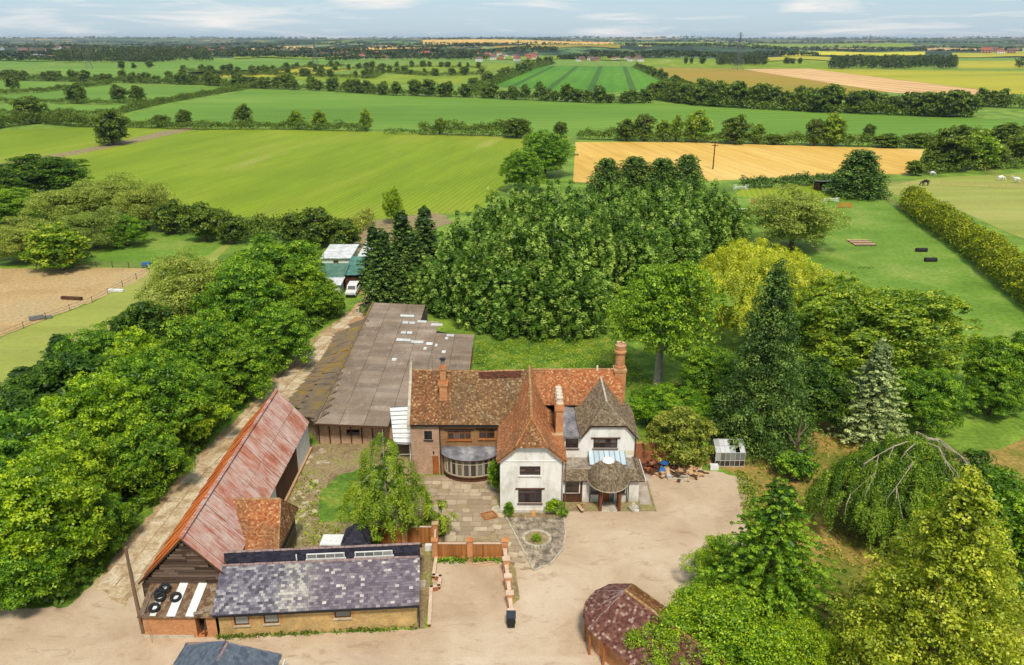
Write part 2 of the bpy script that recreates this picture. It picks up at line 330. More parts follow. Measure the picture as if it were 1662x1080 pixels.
def rusto(b):
    p = b.pos(); v = b.map(p, (.5, 3, .5)); n1 = b.noise(v, .9, 8, .7, .3)
    return b.mix(b.math('MULTIPLY', b.oid(), .35), b.ramp(n1, [(.3, C(172,74,24,.8)), (.5, C(206,104,40,.85)), (.62, C(220,150,90,.85)), (.75, C(165,120,95,.8))]), C(150,84,50,.8)), n1
RUSTO_M = M('orange_rust_sheet_mat', rusto, rough=.7, bump=.3, bd=.02)
def asb(b):
    p = b.pos(); n1 = b.noise(p, .18, 9, .65, .4); n2 = b.noise(b.map(p, (1,.35,1)), 1.6, 6, .75)
    c = b.ramp(n1, [(.3, C(128,106,84,.82)), (.5, C(158,136,114,.84)), (.7, C(182,162,140,.85))])
    c = b.mix(b.ramp(n2, [(.55, 0.0), (.72, .6)]), c, C(196,186,170,.85))
    c = b.mix(b.ramp(b.noise(p, .5, 8, .75, .5), [(.6, 0.0), (.7, .5)]), c, C(140,104,40,.75))
    return b.mix(b.math('MULTIPLY', b.oid(), .4), c, C(90,78,66,.8)), n2
ASB_M = M('asbestos_sheet_mat', asb, bump=.4, bd=.02)
def asb2(b):
    p = b.pos(); n2 = b.noise(b.map(p, (.3,1.6,1)), 1.1, 6, .75)
    c = b.ramp(b.noise(p, .5, 8, .7, .5), [(.32, C(98,82,66,.8)), (.5, C(128,110,88,.8)), (.62, C(150,120,52,.75)), (.75, C(160,130,50,.75))])
    return b.mix(.4, c, n2, 'OVERLAY'), n2
ASBL_M = M('mossy_asbestos_mat', asb2, bump=.4, bd=.02)
POLY_M = M('translucent_sheet_mat', lambda b: b.ramp(b.noise(b.pos(), .8, 6), [(.3, C(196,194,186,.85)), (.7, C(236,236,232,.9))]), rough=.4)
BARK_M = M('bark_mat', tri_noise([(.3, C(86,68,52,.8)), (.7, C(140,118,94,.8))], 3, 6, sc=(1,1,.3), coord='obj'), bump=.5)
PBARK_M = M('pale_bark_mat', tri_noise([(.3, C(150,134,114,.85)), (.7, C(206,194,174,.9))], 3, 6, coord='obj'))
BLUE_M = M('blue_plastic_mat', C(50,110,170,.8), rough=.5)
GREENSH_M = M('green_felt_mat', tri_noise([(.3, C(70,110,92,.8)), (.7, C(112,146,124,.8))], 1))
# ------------------------------------------------------------------ the ground, fields, drives
def sheet(name, pts, z, mat, pix=True, jit=0.0, kind='structure', sub=0):
    P = [G(*p) if pix else p for p in pts]
    if jit:
        Q = []
        for i, p in enumerate(P):
            q = P[(i+1) % len(P)]; d = math.dist(p, q); n = max(1, int(d / (jit * 3)))
            for k in range(n):
                t = k / n; Q.append((p[0]+(q[0]-p[0])*t + random.uniform(-jit, jit)*(k > 0), p[1]+(q[1]-p[1])*t + random.uniform(-jit, jit)*(k > 0)))
        P = Q
    return MB().poly([(x, y, z) for x, y in P]).build(name, mat, kind=kind)
MB().poly([(-16000, -300, 0), (16000, -300, 0), (16000, 15000, 0), (-16000, 15000, 0)]).build('ground', GR_M, kind='structure')

F_LIGHT = CF('light_crop_mat', [(.3, C(116,138,16,.8)), (.5, C(134,154,24,.8)), (.7, C(156,162,50,.8))], math.radians(101), 1.5, .12, C(184,168,104,.8), .03)
F_MID = CF('mid_green_crop_mat', [(.3, C(98,134,34,.8)), (.5, C(112,148,44,.8)), (.7, C(132,160,60,.8))], math.radians(-4), 14, .05, None, .012)
F_DEEP = CF('deep_green_crop_mat', [(.3, C(76,124,18,.8)), (.5, C(90,142,24,.8)), (.7, C(106,152,38,.8))], math.radians(96.8), 12, .05, None, .01, tram=(34, 3))
F_OLIVE = CF('olive_crop_mat', [(.3, C(138,134,30,.8)), (.5, C(164,142,44,.8)), (.7, C(182,140,58,.8))], math.radians(10), 18, .05, None, .008)
F_LIME = CF('lime_crop_mat', [(.3, C(156,158,30,.8)), (.5, C(180,170,44,.85)), (.7, C(194,178,62,.85))], math.radians(-12), 18, .05, None, .008)
F_TAN = CF('pinkish_soil_mat', [(.3, C(206,160,104,.8)), (.6, C(228,184,128,.85))], math.radians(82.7), 20, .16, None, .01)
F_STUB = CF('stubble_mat', [(.3, C(206,158,66,.8)), (.5, C(224,180,92,.85)), (.7, C(232,194,116,.85))], math.radians(80), 4, .05, None, .03)
F_RAPE = CF('yellow_crop_mat', [(.3, C(196,186,40,.8)), (.7, C(220,206,60,.85))], 0, 30, .1, None, .01)
F_PADD = CF('paddock_mat', [(.3, C(140,150,56,.8)), (.5, C(160,164,76,.8)), (.7, C(180,174,96,.8))], 0, 9, .03, None, .03)
def field(z, mat, *pts): return sheet('field', pts, z, mat)
field(.05, F_LIGHT, (-60,300), (-60,250), (0,212), (190,205), (310,208), (600,213), (868,224), (836,270), (815,310), (775,345), (700,348), (600,358), (330,352), (120,300))
field(.05, F_MID, (205,188), (260,172), (412,146), (700,158), (1000,168), (1250,174), (1590,192), (1760,200), (1760,226), (1500,232), (1200,228), (935,220), (600,211), (330,203), (200,203))
field(.05, F_MID, (-80,186), (-80,170), (170,171), (240,165), (200,182), (100,188))
field(.05, F_MID, (-60,163), (60,150), (180,138), (395,143), (255,163), (170,168))
field(.05, F_MID, (-60,152), (-60,132), (120,134), (150,138), (60,146))
field(.10, F_DEEP, (795,140), (858,107), (1030,108), (1098,144), (960,152))
field(.10, F_OLIVE, (1062,110), (1200,112), (1440,150), (1370,158), (1098,134))
field(.10, F_TAN, (1202,112.5), (1312,112), (1646,153), (1580,162), (1442,150))
field(.10, F_LIME, (1312,112), (1760,117), (1760,158), (1648,153))
field(.10, F_LIGHT, (1036,95), (1160,97), (1250,97), (1345,97), (1345,112), (1240,112), (1036,107))
field(.10, F_LIME, (1555,99), (1760,99), (1760,112), (1555,112))
field(.10, F_LIGHT, (430,125), (560,122), (786,122), (760,138), (560,136))
field(.10, F_LIGHT, (600,113), (700,103), (840,104), (790,119), (620,120))
field(.10, F_MID, (60,110), (200,102), (350,98), (500,97), (600,99), (480,108), (400,120), (250,128), (60,116))
field(.10, F_LIME, (300,118), (520,108), (590,112), (470,124), (330,127))
field(.10, F_MID, (-60,98), (90,98), (45,110), (-60,110))
field(.05, F_STUB, (934,231), (1100,231), (1500,243), (1492,262), (1475,284), (1380,282), (1200,292), (1000,300), (930,296))
field(.05, F_STUB, (1560,236), (1662,240), (1760,244), (1760,252), (1580,250))
sheet('paddock', [(1190,312), (1430,318), (1450,330), (1560,400), (1700,520), (1700,700), (1560,640), (1330,560), (1210,520), (1100,470)], .03, LAWN_M)
sheet('paddock', [(1430,305), (1500,290), (1760,276), (1760,420), (1640,380), (1520,325), (1440,316)], .03, F_PADD)
sheet('paddock', [(1205,306), (1350,296), (1430,303), (1432,318), (1300,330), (1190,318)], .034, F_LIGHT)
sheet('grass_strip', [(-80,720), (-80,560), (0,548), (60,525), (150,492), (243,441), (130,434), (210,395), (300,376), (390,384), (300,470), (250,500), (130,560), (40,620), (0,690)], .03, F_PADD)
sheet('lawn', [(130,432), (210,388), (290,376), (385,382), (330,420), (260,440), (236,436)], .036, LAWN_M)
sheet('sand_paddock', [(-90,435), (60,437), (237,436), (243,442), (222,458), (150,490), (50,528), (0,548), (-90,575)], .04, SAND_M, jit=.3)
sheet('farm_path', [(-40,272), (0,266), (60,256), (130,243), (210,227), (260,214), (310,207), (318,210), (225,231), (135,249), (60,262), (0,272), (-40,280)], .075, DIRT_M, jit=.3)
sheet('rough_grass', [(762,605), (764,552), (990,545), (1100,600), (1200,620), (1260,700), (1170,720), (1100,690), (1010,690)], .01, ROUGH_M)
sheet('dry_grass', [(1140,750), (1180,700), (1300,680), (1420,700), (1600,740), (1900,760), (1900,1180), (1150,1180), (1100,1000), (1222,880), (1212,780)], .012, DRY_M, jit=.4)
sheet('dry_grass', [(1560,750), (1700,700), (1800,760), (1600,790)], .02, DRY_M, jit=.4)
# gravel drive and yard
sheet('gravel_drive', [(-200,1000), (0,990), (110,985), (190,915), (240,960), (236,1030), (352,1036), (676,1022), (699,1018), (702,938), (706,905), (820,905), (840,912), (868,924), (905,890), (917,836), (930,822), (1034,822), (1050,800), (1052,765), (1100,758), (1160,765), (1210,777), (1222,880), (1105,962), (1060,1010), (1200,1250), (-200,1250)], .012, GRAVEL_M, jit=.12)
sheet('garden_ground', [(452,890), (470,730), (545,715), (668,720), (668,772), (812,770), (812,830), (868,924), (822,905), (690,915), (560,895)], .008, DIRT_M)
sheet('lawn', [(516,848), (520,800), (548,772), (600,760), (640,800), (628,846)], .02, ROUGH_M, jit=.15)
bed = sheet('shingle_bed', [(815,836), (822,838), (914,838), (917,868), (912,893), (890,918), (864,926)], .02, BED_M, jit=.05)
# concrete track along the barns with its separate slabs
TRK = [(150,945), (232,850), (300,762), (385,680), (455,600), (520,540), (560,510), (600,480)]
TRK2 = [(205,985), (262,900), (330,812), (420,712), (490,640), (545,575), (585,530), (612,488)]
track = sheet('concrete_track', TRK + TRK2[::-1], .014, TRACK_M, jit=.25)
sheet('yard_track', [(588,525), (540,560), (556,520), (590,482), (578,470), (586,455), (604,462), (640,470), (700,440), (716,452), (668,492), (612,500), (607,515)], .016, M('yard_dirt_mat', tri_noise([(.3, C(168,122,82,.8)), (.7, C(206,164,122,.85))], .3)), jit=.2)
sheet('dirt_patch', [(560,395), (600,360), (700,345), (722,350), (735,362), (640,392), (600,420)], .06, DIRT_M, jit=.4)
slab_me = MB().box(-.5,.5,-.5,.5,-.06,.0).mesh('concrete_slab', SLABC_M)
TW = [G(*p) for p in TRK]; TW2 = [G(*p) for p in TRK2]
def along(P, t):
    d = [math.dist(P[i], P[i+1]) for i in range(len(P)-1)]; s = t*sum(d)
    for i, x in enumerate(d):
        if s <= x or i == len(d)-1: return (P[i][0]+(P[i+1][0]-P[i][0])*s/x, P[i][1]+(P[i+1][1]-P[i][1])*s/x)
        s -= x
NS = 24
for i in range(NS):
    a, b = along(TW, (i+.5)/NS), along(TW2, (i+.5)/NS); a2 = along(TW, (i+1)/NS); a1 = along(TW, i/NS)
    ln = math.dist(a1, a2) * .96; ang = math.atan2(a2[1]-a1[1], a2[0]-a1[0])
    cross = abs((b[0]-a[0])*math.cos(ang+math.pi/2) + (b[1]-a[1])*math.sin(ang+math.pi/2))
    for j, (f0, f1) in enumerate(((.16,.5),(.52,.86))):
        if random.random() < .12: continue
        fm = (f0+f1)/2; c = (a[0]+(b[0]-a[0])*fm, a[1]+(b[1]-a[1])*fm)
        T = Matrix.Translation((c[0], c[1], .045 + random.uniform(-.008,.008))) @ Matrix.Rotation(ang+random.uniform(-.01,.01), 4, 'Z') @ Matrix.Rotation(random.uniform(-.003,.003), 4, 'X') @ Matrix.Diagonal((ln, cross*(f1-f0)*.97, 1, 1))
        link('concrete_slab', slab_me, track, T)
# patio paving slabs, each one its own stone
STONE_M = M('paving_stone_mat', lambda b: (b.mix(.4, b.ramp(b.oid(), [(0, C(160,140,112,.8)), (.5, C(182,160,130,.82)), (1, C(202,182,150,.85))]), b.noise(b.pos(), 1.4, 9, .7), 'OVERLAY'), b.noise(b.pos(), 5)), bump=.4)
patio = sheet('patio', [(700,772), (812,772), (812,830), (830,850), (868,924), (846,926), (800,882), (725,880), (690,850), (686,800)], .024, M('patio_joint_mat', tri_noise([(.3, C(140,118,84,.8)), (.6, C(172,148,112,.8)), (.8, C(150,140,80,.8))], 1.2, 6, 6, .3)))
st_me = MB().poly([(-.48,-.5,0),(.46,-.5,0),(.5,-.1,0),(.49,.47,0),(-.2,.5,0),(-.5,.46,0)]).poly([(-.48,-.5,-.04),(.46,-.5,-.04),(.46,-.5,0),(-.48,-.5,0)]).poly([(-.5,.46,-.04),(-.48,-.5,-.04),(-.48,-.5,0),(-.5,.46,0)]).poly([(.46,-.5,-.04),(.5,-.1,-.04),(.5,-.1,0),(.46,-.5,0)]).mesh('paving_slab', STONE_M)
def inpoly(p, poly):
    c = False; j = len(poly)-1
    for i in range(len(poly)):
        if (poly[i][1] > p[1]) != (poly[j][1] > p[1]) and p[0] < (poly[j][0]-poly[i][0])*(p[1]-poly[i][1])/(poly[j][1]-poly[i][1])+poly[i][0]: c = not c
        j = i
    return c
pp = [G(*p) for p in [(694,774), (812,774), (812,828), (800,870), (760,878), (725,878), (692,850), (686,800)]]
y = 56.8
while y < 69:
    h = random.uniform(.5, .95); x = -11 + random.uniform(-.4, 0)
    while x < 0:
        wd = random.uniform(.5, 1.25)
        if inpoly((x+wd/2, y+h/2), pp) and random.random() < .9:
            T = Matrix.Translation((x+wd/2, y+h/2, .05+random.uniform(-.006,.008))) @ Matrix.Rotation(random.choice((0,math.pi))+random.uniform(-.03,.03), 4, 'Z') @ Matrix.Diagonal((wd*.95, h*.94, 1, 1))
            link('paving_slab', st_me, patio, T)
        x += wd
    y += h
for k in range(10):          # the straight paved path beside the shingle bed
    for j in range(2):
        a = G(800 + 5.2*k*1.0 , 838 + 9.0*k); T = Matrix.Translation((a[0]-.2+j*.85, a[1]+.1*j, .052)) @ Matrix.Rotation(-.24, 4, 'Z') @ Matrix.Diagonal((.8, .66, 1, 1))
        link('paving_slab', st_me, patio, T)
# stones between the barn and the lawn
yardp = [G(*p) for p in [(466,880), (478,740), (545,724), (515,800), (512,850), (560,862), (560,885)]]
yard = sheet('stone_yard', [(462,886), (474,738), (548,722), (518,800), (514,848), (565,860), (565,888)], .016, DIRT_M)
for k in range(230):
    x, y = random.uniform(-21,-11), random.uniform(55,75)
    if inpoly((x, y), yardp):
        s = random.uniform(.35,.8)
        link('paving_slab', st_me, yard, Matrix.Translation((x, y, .03+random.uniform(0,.01)+k*.00005)) @ Matrix.Rotation(random.uniform(0,6.3), 4, 'Z') @ Matrix.Diagonal((s, s*.8, 1, 1)))

# far country: low ridges with patchwork fields, blue with air
def patch(b):
    p = b.map(b.pos(), (.0016, .0007, 0))
    v = b.n('TexVoronoi', {'Vector': b.mix(.1, p, b.n('TexNoise', {'Vector': p, 'Scale': 3.0}).outputs['Color']), 'Scale': 3.2})
    r = b.n('SeparateColor', {0: v.outputs['Color']}).outputs[0]
    c = b.ramp(r, [(0, C(52,78,40,.7)), (.2, C(112,138,56,.8)), (.35, C(74,108,48,.75)), (.5, C(206,178,104,.85)), (.6, C(150,160,84,.8)), (.72, C(70,96,52,.7)), (.86, C(196,160,96,.85)), (.93, C(110,140,70,.8))], 'CONSTANT')
    e = b.n('TexVoronoi', {'Vector': p, 'Scale': 3.2}, feature='DISTANCE_TO_EDGE').outputs[0]
    n = b.noise(b.map(b.pos(), (1,.4,0)), .012, 6, .7)
    return b.mix(b.ramp(n, [(.46, 0.0), (.52, 1.0)]), c, C(40,62,34,.6))
PATCH_M = M('far_country_mat', patch)
def hills():
    xs = np.linspace(-9000, 9000, 150); ys = np.concatenate([np.linspace(1500, 4500, 40), np.linspace(4700, 13000, 40)])
    V = []; 
    for y in ys:
        for x in xs:
            u = x / y
            h = 0
            # near low rise right of centre and village ridge on the left
            h += 18*math.exp(-((y-2500)/420)**2) * (.55+.45*math.sin(u*9+.6)) * (1 if -.35 < u < .32 else .45)
            h += 27*math.exp(-((y-4300)/700)**2) * (.6+.4*math.sin(u*7+2.1+math.sin(u*19)*.6))
            h += 33*math.exp(-((y-8500)/1600)**2) * (.86+.10*math.sin(u*11+.3)+.05*math.sin(u*37))
            h -= .6 if y < 1700 else 0
            V.append((x, y, h - .3*(y < 1560)))
    n = len(xs); F = [(j*n+i, j*n+i+1, (j+1)*n+i+1, (j+1)*n+i) for j in range(len(ys)-1) for i in range(n-1)]
    me = bpy.data.meshes.new('hills'); me.from_pydata(V, [], F); me.materials.append(PATCH_M)
    for p in me.polygons: p.use_smooth = True
    o = link('hills', me); o['kind'] = 'structure'
hills()
def hz(x, y):
    u = x/y; h = 18*math.exp(-((y-2500)/420)**2) * (.55+.45*math.sin(u*9+.6)) * (1 if -.35 < u < .32 else .45)
    return h + 27*math.exp(-((y-4300)/700)**2) * (.6+.4*math.sin(u*7+2.1+math.sin(u*19)*.6)) + 33*math.exp(-((y-8500)/1600)**2) * (.86+.10*math.sin(u*11+.3)+.05*math.sin(u*37))

# ------------------------------------------------------------------ roofs
def plane_frame(e0, e1, top):
    e0, e1, top = Vector(e0), Vector(e1), Vector(top)
    u = (e1-e0).normalized(); n = u.cross(top-e0).normalized()
    if n.z < 0: n = -n
    v = n.cross(u)
    if v.z < 0: v = -v
    return e0, u, v, n
def tiles(name, poly, mat, parent, tw=.17, ex=.14, lift=.03, wob=.03, warp=None, seed=0, jit=.008, skip=0.0):
    """separate tile courses over a convex roof face; poly[0]-poly[1] is the eave"""
    top = max(poly, key=lambda p: p[2]); o, u, v, n = plane_frame(poly[0], poly[1], top)
    uv = [((Vector(p)-o).dot(u), (Vector(p)-o).dot(v)) for p in poly]
    vmax = max(q[1] for q in uv); r = np.random.default_rng(seed+int(abs(o.x*13+o.y*7))); VV = []; RR = []
    k = 0; v0 = min(q[1] for q in uv)
    while v0 < vmax - ex*.3:
        vm = v0 + ex*.5; xs = []
        for i in range(len(uv)):
            a, b = uv[i], uv[(i+1) % len(uv)]
            if (a[1] <= vm) != (b[1] <= vm): xs.append(a[0]+(b[0]-a[0])*(vm-a[1])/(b[1]-a[1]))
        if len(xs) >= 2:
            lo, hi = min(xs), max(xs); st = np.arange(lo - (tw*.5 if k % 2 else 0) - r.random()*.02, hi, tw); en = np.minimum(st + tw - .012, hi); st = np.maximum(st, lo)
            ok = (en-st > .03) & (r.random(len(st)) >= skip); st, en = st[ok], en[ok]; m = len(st)
            if m:
                b0 = v0 + r.normal(0, jit, m); lf = lift*(.6+.8*r.random(m)); tp = np.minimum(v0+ex*1.12, vmax)
                w0 = wob*(1+.5*(np.sin(st*.9+vm*1.3)+np.sin(st*.37-vm*.7+1)))
                def P(U, Vv, N): return np.array(o)[None] + U[:,None]*np.array(u) + Vv[:,None]*np.array(v) + N[:,None]*np.array(n)
                tpv = np.full(m, tp)
                A, B = P(st, b0, w0+lf), P(en, b0, w0+lf+r.normal(0,.004,m)); Cc, D = P(en, tpv, w0+.004), P(st, tpv, w0+.004)
                A2, B2 = P(st, b0, w0-.01), P(en, b0, w0-.01)
                VV.append(np.stack([A,B,Cc,D],1)); VV.append(np.stack([A2,B2,B,A],1)); rr = r.random(m); RR += [rr, rr]
        v0 += ex; k += 1
    V = np.concatenate(VV); R = np.concatenate(RR)
    if warp: V = warp(V)
    T = np.array(wmat(parent).inverted()); V = V @ T[:3,:3].T + T[:3,3]
    o_ = link(name, quadmesh(name, V, R, mat), parent); o_['kind'] = 'stuff'; return o_
def roof(parent, name, poly, mat, deckm=None, th=.1, warp=None, label=None, **kw):
    """deck slab (a part) carrying its tile courses (a sub-part)"""
    top = max(poly, key=lambda p: p[2]); o, u, v, n = plane_frame(poly[0], poly[1], top)
    P = [Vector(p) for p in poly]
    if warp: P = [Vector(warp(np.array([[tuple(p)]]))[0,0]) for p in P]
    m = MB(); a = [p - n*.03 for p in P]; b = [p - n*(.03+th) for p in P]
    m.poly(a); m.poly(b[::-1])
    for i in range(len(P)): j = (i+1) % len(P); m.poly([b[i], b[j], a[j], a[i]])
    d = m.build(name, deckm or mat, parent, label=label)
    if parent.parent is None: tiles('roof_tiles', poly, mat, d, warp=warp, **kw)
    return d
def ridge(parent, p, q, mat=RIDGE_M, r=.13, step=.38, name='ridge_tiles'):
    p, q = Vector(p), Vector(q); n = max(1, int((q-p).length/step)); m = MB(); d = (q-p)/n
    side = d.cross(Vector((0,0,1))).normalized()
    for i in range(n):
        a, b = p+d*(i+.03), p+d*(i+.97)
        w = Vector((0,0,random.uniform(-.01,.012))); pts = []
        for t in (-1.0, -.55, 0, .55, 1.0): pts.append(side*math.sin(t*1.3)*r + Vector((0,0,1))*(math.cos(t*1.3)*r - r*.25))
        rr = random.random()
        for j in range(4): m.poly([a+pts[j]+w, b+pts[j]+w, b+pts[j+1]+w, a+pts[j+1]+w], 0, rr)
        m.poly([a+x+w for x in pts], 0, rr); m.poly([b+x+w for x in pts], 0, rr)
    o = m.build(name, mat, parent); o['kind'] = 'stuff'; return o

# ------------------------------------------------------------------ walls with openings, windows, doors
class Fr:
    """wall frame: s along the wall, z up, d outward"""
    def __init__(s, p0, p1):
        s.o = Vector((p0[0], p0[1], 0)); s.L = math.dist(p0, p1); s.u = Vector(((p1[0]-p0[0])/s.L, (p1[1]-p0[1])/s.L, 0)); s.n = s.u.cross(Vector((0,0,1)))
    def __call__(s, a, z, d=0): return s.o + s.u*a + Vector((0,0,z)) + s.n*d
def wall(parent, fr, z0, z1, ops, mat, name='wall', extra=(), depth=.16, s0=0, s1=None, label=None):
    """outer face with real openings, reveals and a back face coloured near-black for the unlit room; extra = polygons (s,z) added above"""
    s1 = fr.L if s1 is None else s1
    xs = sorted({s0, s1, *[o[0] for o in ops], *[o[1] for o in ops]}); zs = sorted({z0, z1, *[o[2] for o in ops], *[o[3] for o in ops]})
    m = MB()
    for i in range(len(xs)-1):
        for j in range(len(zs)-1):
            cx, cz = (xs[i]+xs[i+1])/2, (zs[j]+zs[j+1])/2
            if any(o[0] < cx < o[1] and o[2] < cz < o[3] for o in ops): continue
            m.poly([fr(xs[i], zs[j]), fr(xs[i+1], zs[j]), fr(xs[i+1], zs[j+1]), fr(xs[i], zs[j+1])])
    for a, b, c, d in [o[:4] for o in ops]:
        for p, q in (((a,c),(b,c)), ((b,c),(b,d)), ((b,d),(a,d)), ((a,d),(a,c))):
            m.poly([fr(*p), fr(*q), fr(*q, -depth-.5), fr(*p, -depth-.5)])
        m.poly([fr(a,c,-depth-.5), fr(b,c,-depth-.5), fr(b,d,-depth-.5), fr(a,d,-depth-.5)], 1)  # back face painted dark, standing in for the unlit room
    for e in extra: m.poly([fr(*p) for p in e])
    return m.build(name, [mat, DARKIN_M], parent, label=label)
def window(parent, fr, a, b, c, d, nx, ny, fm=WOOD_D, glass=GLASS_M, depth=.1, fw=.07, sill=True, lintel=None, name='window', mid=None, label=None, dd=0):
    m = MB(); D = -depth
    def bar(x0, x1, z0, z1, t=.05): m.obox(fr((x0+x1)/2, (z0+z1)/2, D), fr.u*(x1-x0)/2, fr.n*t/2, Vector((0,0,(z1-z0)/2)))
    bar(a, b, c, c+fw, .08); bar(a, b, d-fw, d, .08); bar(a, a+fw, c+fw, d-fw, .08); bar(b-fw, b, c+fw, d-fw, .08)
    iw, ih = (b-a-2*fw), (d-c-2*fw); bw = .045
    ed = [a+fw + iw*k/nx for k in range(nx+1)]; ez = [c+fw + ih*k/ny for k in range(ny+1)]
    if mid: ez = [c+fw, c+fw+ih*mid, d-fw]; ny = 2
    for k in range(1, nx): bar(ed[k]-bw/2, ed[k]+bw/2, c+fw, d-fw, .06)
    for k in range(1, ny):
        for i in range(nx): bar(ed[i]+bw/2*(i > 0), ed[i+1]-bw/2*(i < nx-1), ez[k]-bw/2, ez[k]+bw/2, .055)
    w_ = m.build(name, fm, parent, label=label)
    for i in range(nx):
        for j in range(ny):
            p = MB(); p.obox(fr((ed[i]+ed[i+1])/2, (ez[j]+ez[j+1])/2, D-.015), fr.u*(ed[i+1]-ed[i])/2*.985, fr.n*.006, Vector((0,0,(ez[j+1]-ez[j])/2*.985)))
            p.build('pane', glass, w_)
    if sill: MB().obox(fr((a+b)/2, c-.035, .03), fr.u*((b-a)/2+.08), fr.n*.1, Vector((0,0,.03))).build('sill', fm if sill is True else sill, w_)
    if lintel: MB().obox(fr((a+b)/2, d+.08, .02), fr.u*((b-a)/2+.25), fr.n*.05, Vector((0,0,.07))).build('lintel', WOOD_D, w_)
    return w_
def roof_bi(parent, e0, e1, r0, r1, mat, label, tw=.17, ex=.14, lift=.03):
    """roof slope between a level eave e0-e1 and a ridge r0-r1 that twists, as old roofs do"""
    e0, e1, r0, r1 = [np.array(p, float) for p in (e0, e1, r0, r1)]; R_ = np.random.default_rng(3)
    P = lambda s, t: (e0[None]*(1-s)[:,None]+e1[None]*s[:,None])*(1-t)[:,None] + (r0[None]*(1-s)[:,None]+r1[None]*s[:,None])*t[:,None]
    n = np.cross(e1-e0, r0-e0); n /= np.linalg.norm(n); n = n if n[2] > 0 else -n
    m = MB()
    for i in range(6):
        for j in range(4): m.poly([P(np.array([a]), np.array([b]))[0]-n*.04 for a, b in ((i/6,j/4),((i+1)/6,j/4),((i+1)/6,(j+1)/4),(i/6,(j+1)/4))])
    d = m.build('roof', mat, parent, label=label); L0 = np.linalg.norm(e1-e0); L1 = (np.linalg.norm(r0-e0)+np.linalg.norm(r1-e1))/2; rows = int(L1/ex); VV = []; RR = []
    for k in range(rows):
        w_ = L0+(np.linalg.norm(r1-r0)-L0)*k/rows; c = int(w_/tw); st = (np.arange(-1,c)+(.5 if k%2 else 0)+R_.random()*.1)/c; en = np.minimum(st+.94/c, 1); st = np.clip(st,0,1); ok = en > st+.01; st, en = st[ok], en[ok]; q = len(st)
        t0 = np.clip(k/rows+R_.normal(0,.0015,q),0,1); t1 = np.full(q, min(1,(k+1.1)/rows)); lf = (lift*(.6+.8*R_.random(q)))[:,None]*n
        A, B, Cc, D = P(st,t0)+lf, P(en,t0)+lf, P(en,t1), P(st,t1); VV += [np.stack([A,B,Cc,D],1), np.stack([P(st,t0),P(en,t0),B,A],1)]; r = R_.random(q); RR += [r, r]
    V = np.concatenate(VV); T = np.array(wmat(d).inverted()); V = V @ T[:3,:3].T + T[:3,3]; o = link('roof_tiles', quadmesh('roof_tiles', V, np.concatenate(RR), mat), d); o['kind'] = 'stuff'; return d
# ------------------------------------------------------------------ the farmhouse
H = thing('farmhouse', 'large farmhouse with white rendered gables and steep orange tiled roofs facing the gravel drive', 'house', (1, 66, 0))
# left range: pink brick end bay and brown brick front
f1 = Fr((-9.7, 68.45), (-6.95, 68.45)); f2 = Fr((-6.95, 68.62), (-1.05, 68.62))
wall(H, f1, 0, 5.5, [(1.3, 2.05, 3.75, 4.7), (2.0, 2.6, 0, 2.0)], BRICK_PINK, label='pink brick wall of the end bay')
window(H, f1, 1.3, 2.05, 3.75, 4.7, 2, 2, BLACK_M, GLASS_M)
d_ = MB(); d_.obox(f1(2.3, 1.0, -.08), f1.u*.3, f1.n*.03, (0,0,1.0)); d_.build('door', WOOD_O, H)
MB().tube([f1(2.15,2.45,.12), f1(2.15,2.6,.12)], [.09,.04], 6).build('lantern', BLACK_M, H)
ops2 = [(.75, 3.05, 3.65, 4.65), (3.75, 5.3, 3.75, 4.75)]
wall(H, f2, 0, 5.5, ops2 + [(.55, 5.6, .35, 2.35)], BRICK_BROWN, depth=.2, label='brown brick wall behind the curved bay')
window(H, f2, *ops2[0], 4, 1, WOOD_O, GLASS_M, mid=.75, lintel=True)
window(H, f2, *ops2[1], 2, 1, WOOD_O, GLASS_M, mid=.75, lintel=True)
MB().tube([(-6.9,68.3,5.2),(-6.9,68.36,0)], .05, 6).build('downpipe', BLACK_M, H)
wall(H, Fr((-9.7,75.4),(-9.7,68.45)), 0, 5.5, [], BRICK_PINK, extra=[[(0,5.5),(6.95,5.5),(3.4,9.5)]])
wall(H, Fr((10.7,68.9),(10.7,75.4)), 0, 5.5, [], BRICK_RED, extra=[[(0,5.5),(6.5,5.5),(3.1,9.6)]])
wall(H, Fr((10.7,75.4),(-9.7,75.4)), 0, 5.5, [], BRICK_RED)
# curved bay: plinth, mullioned glazing and lead roof
BX, BY, BRx, BRy = -4.0, 68.6, 2.55, 1.75
def bp(t, rx=BRx, ry=BRy): return (BX + rx*math.cos(t), BY - ry*math.sin(t))
bay = MB(); NBAY = 12; TS = [math.pi + math.pi*0 - math.pi*k/NBAY for k in range(NBAY+1)]
for k in range(NBAY):
    a, b = bp(TS[k]), bp(TS[k+1]); bay.poly([(*a,0),(*b,0),(*b,.5),(*a,.5)])
    a2, b2 = bp(TS[k],BRx+.12,BRy+.12), bp(TS[k+1],BRx+.12,BRy+.12); bay.poly([(*a2,.5),(*b2,.5),(*b2,.58),(*a2,.58)]); bay.poly([(*a2,.58),(*b2,.58),(*b,.6),(*a,.6)])
    bay.poly([(*a2,.5),(*b2,.5),(*b,.48),(*a,.48)])
bayo = bay.build('bay', WOOD_D, H, label='curved bay plinth of dark timber')
for k in range(NBAY):
    a, b = bp(TS[k]), bp(TS[k+1]); fr = Fr(a, b)
    window(bayo, fr, .02, fr.L-.02, .6, 2.42, 1, 1, CREAMF_M, GLASSB_M if k % 3 == 1 else GLASS_M, depth=-.0, fw=.075, sill=False, mid=.74)
lr = MB()
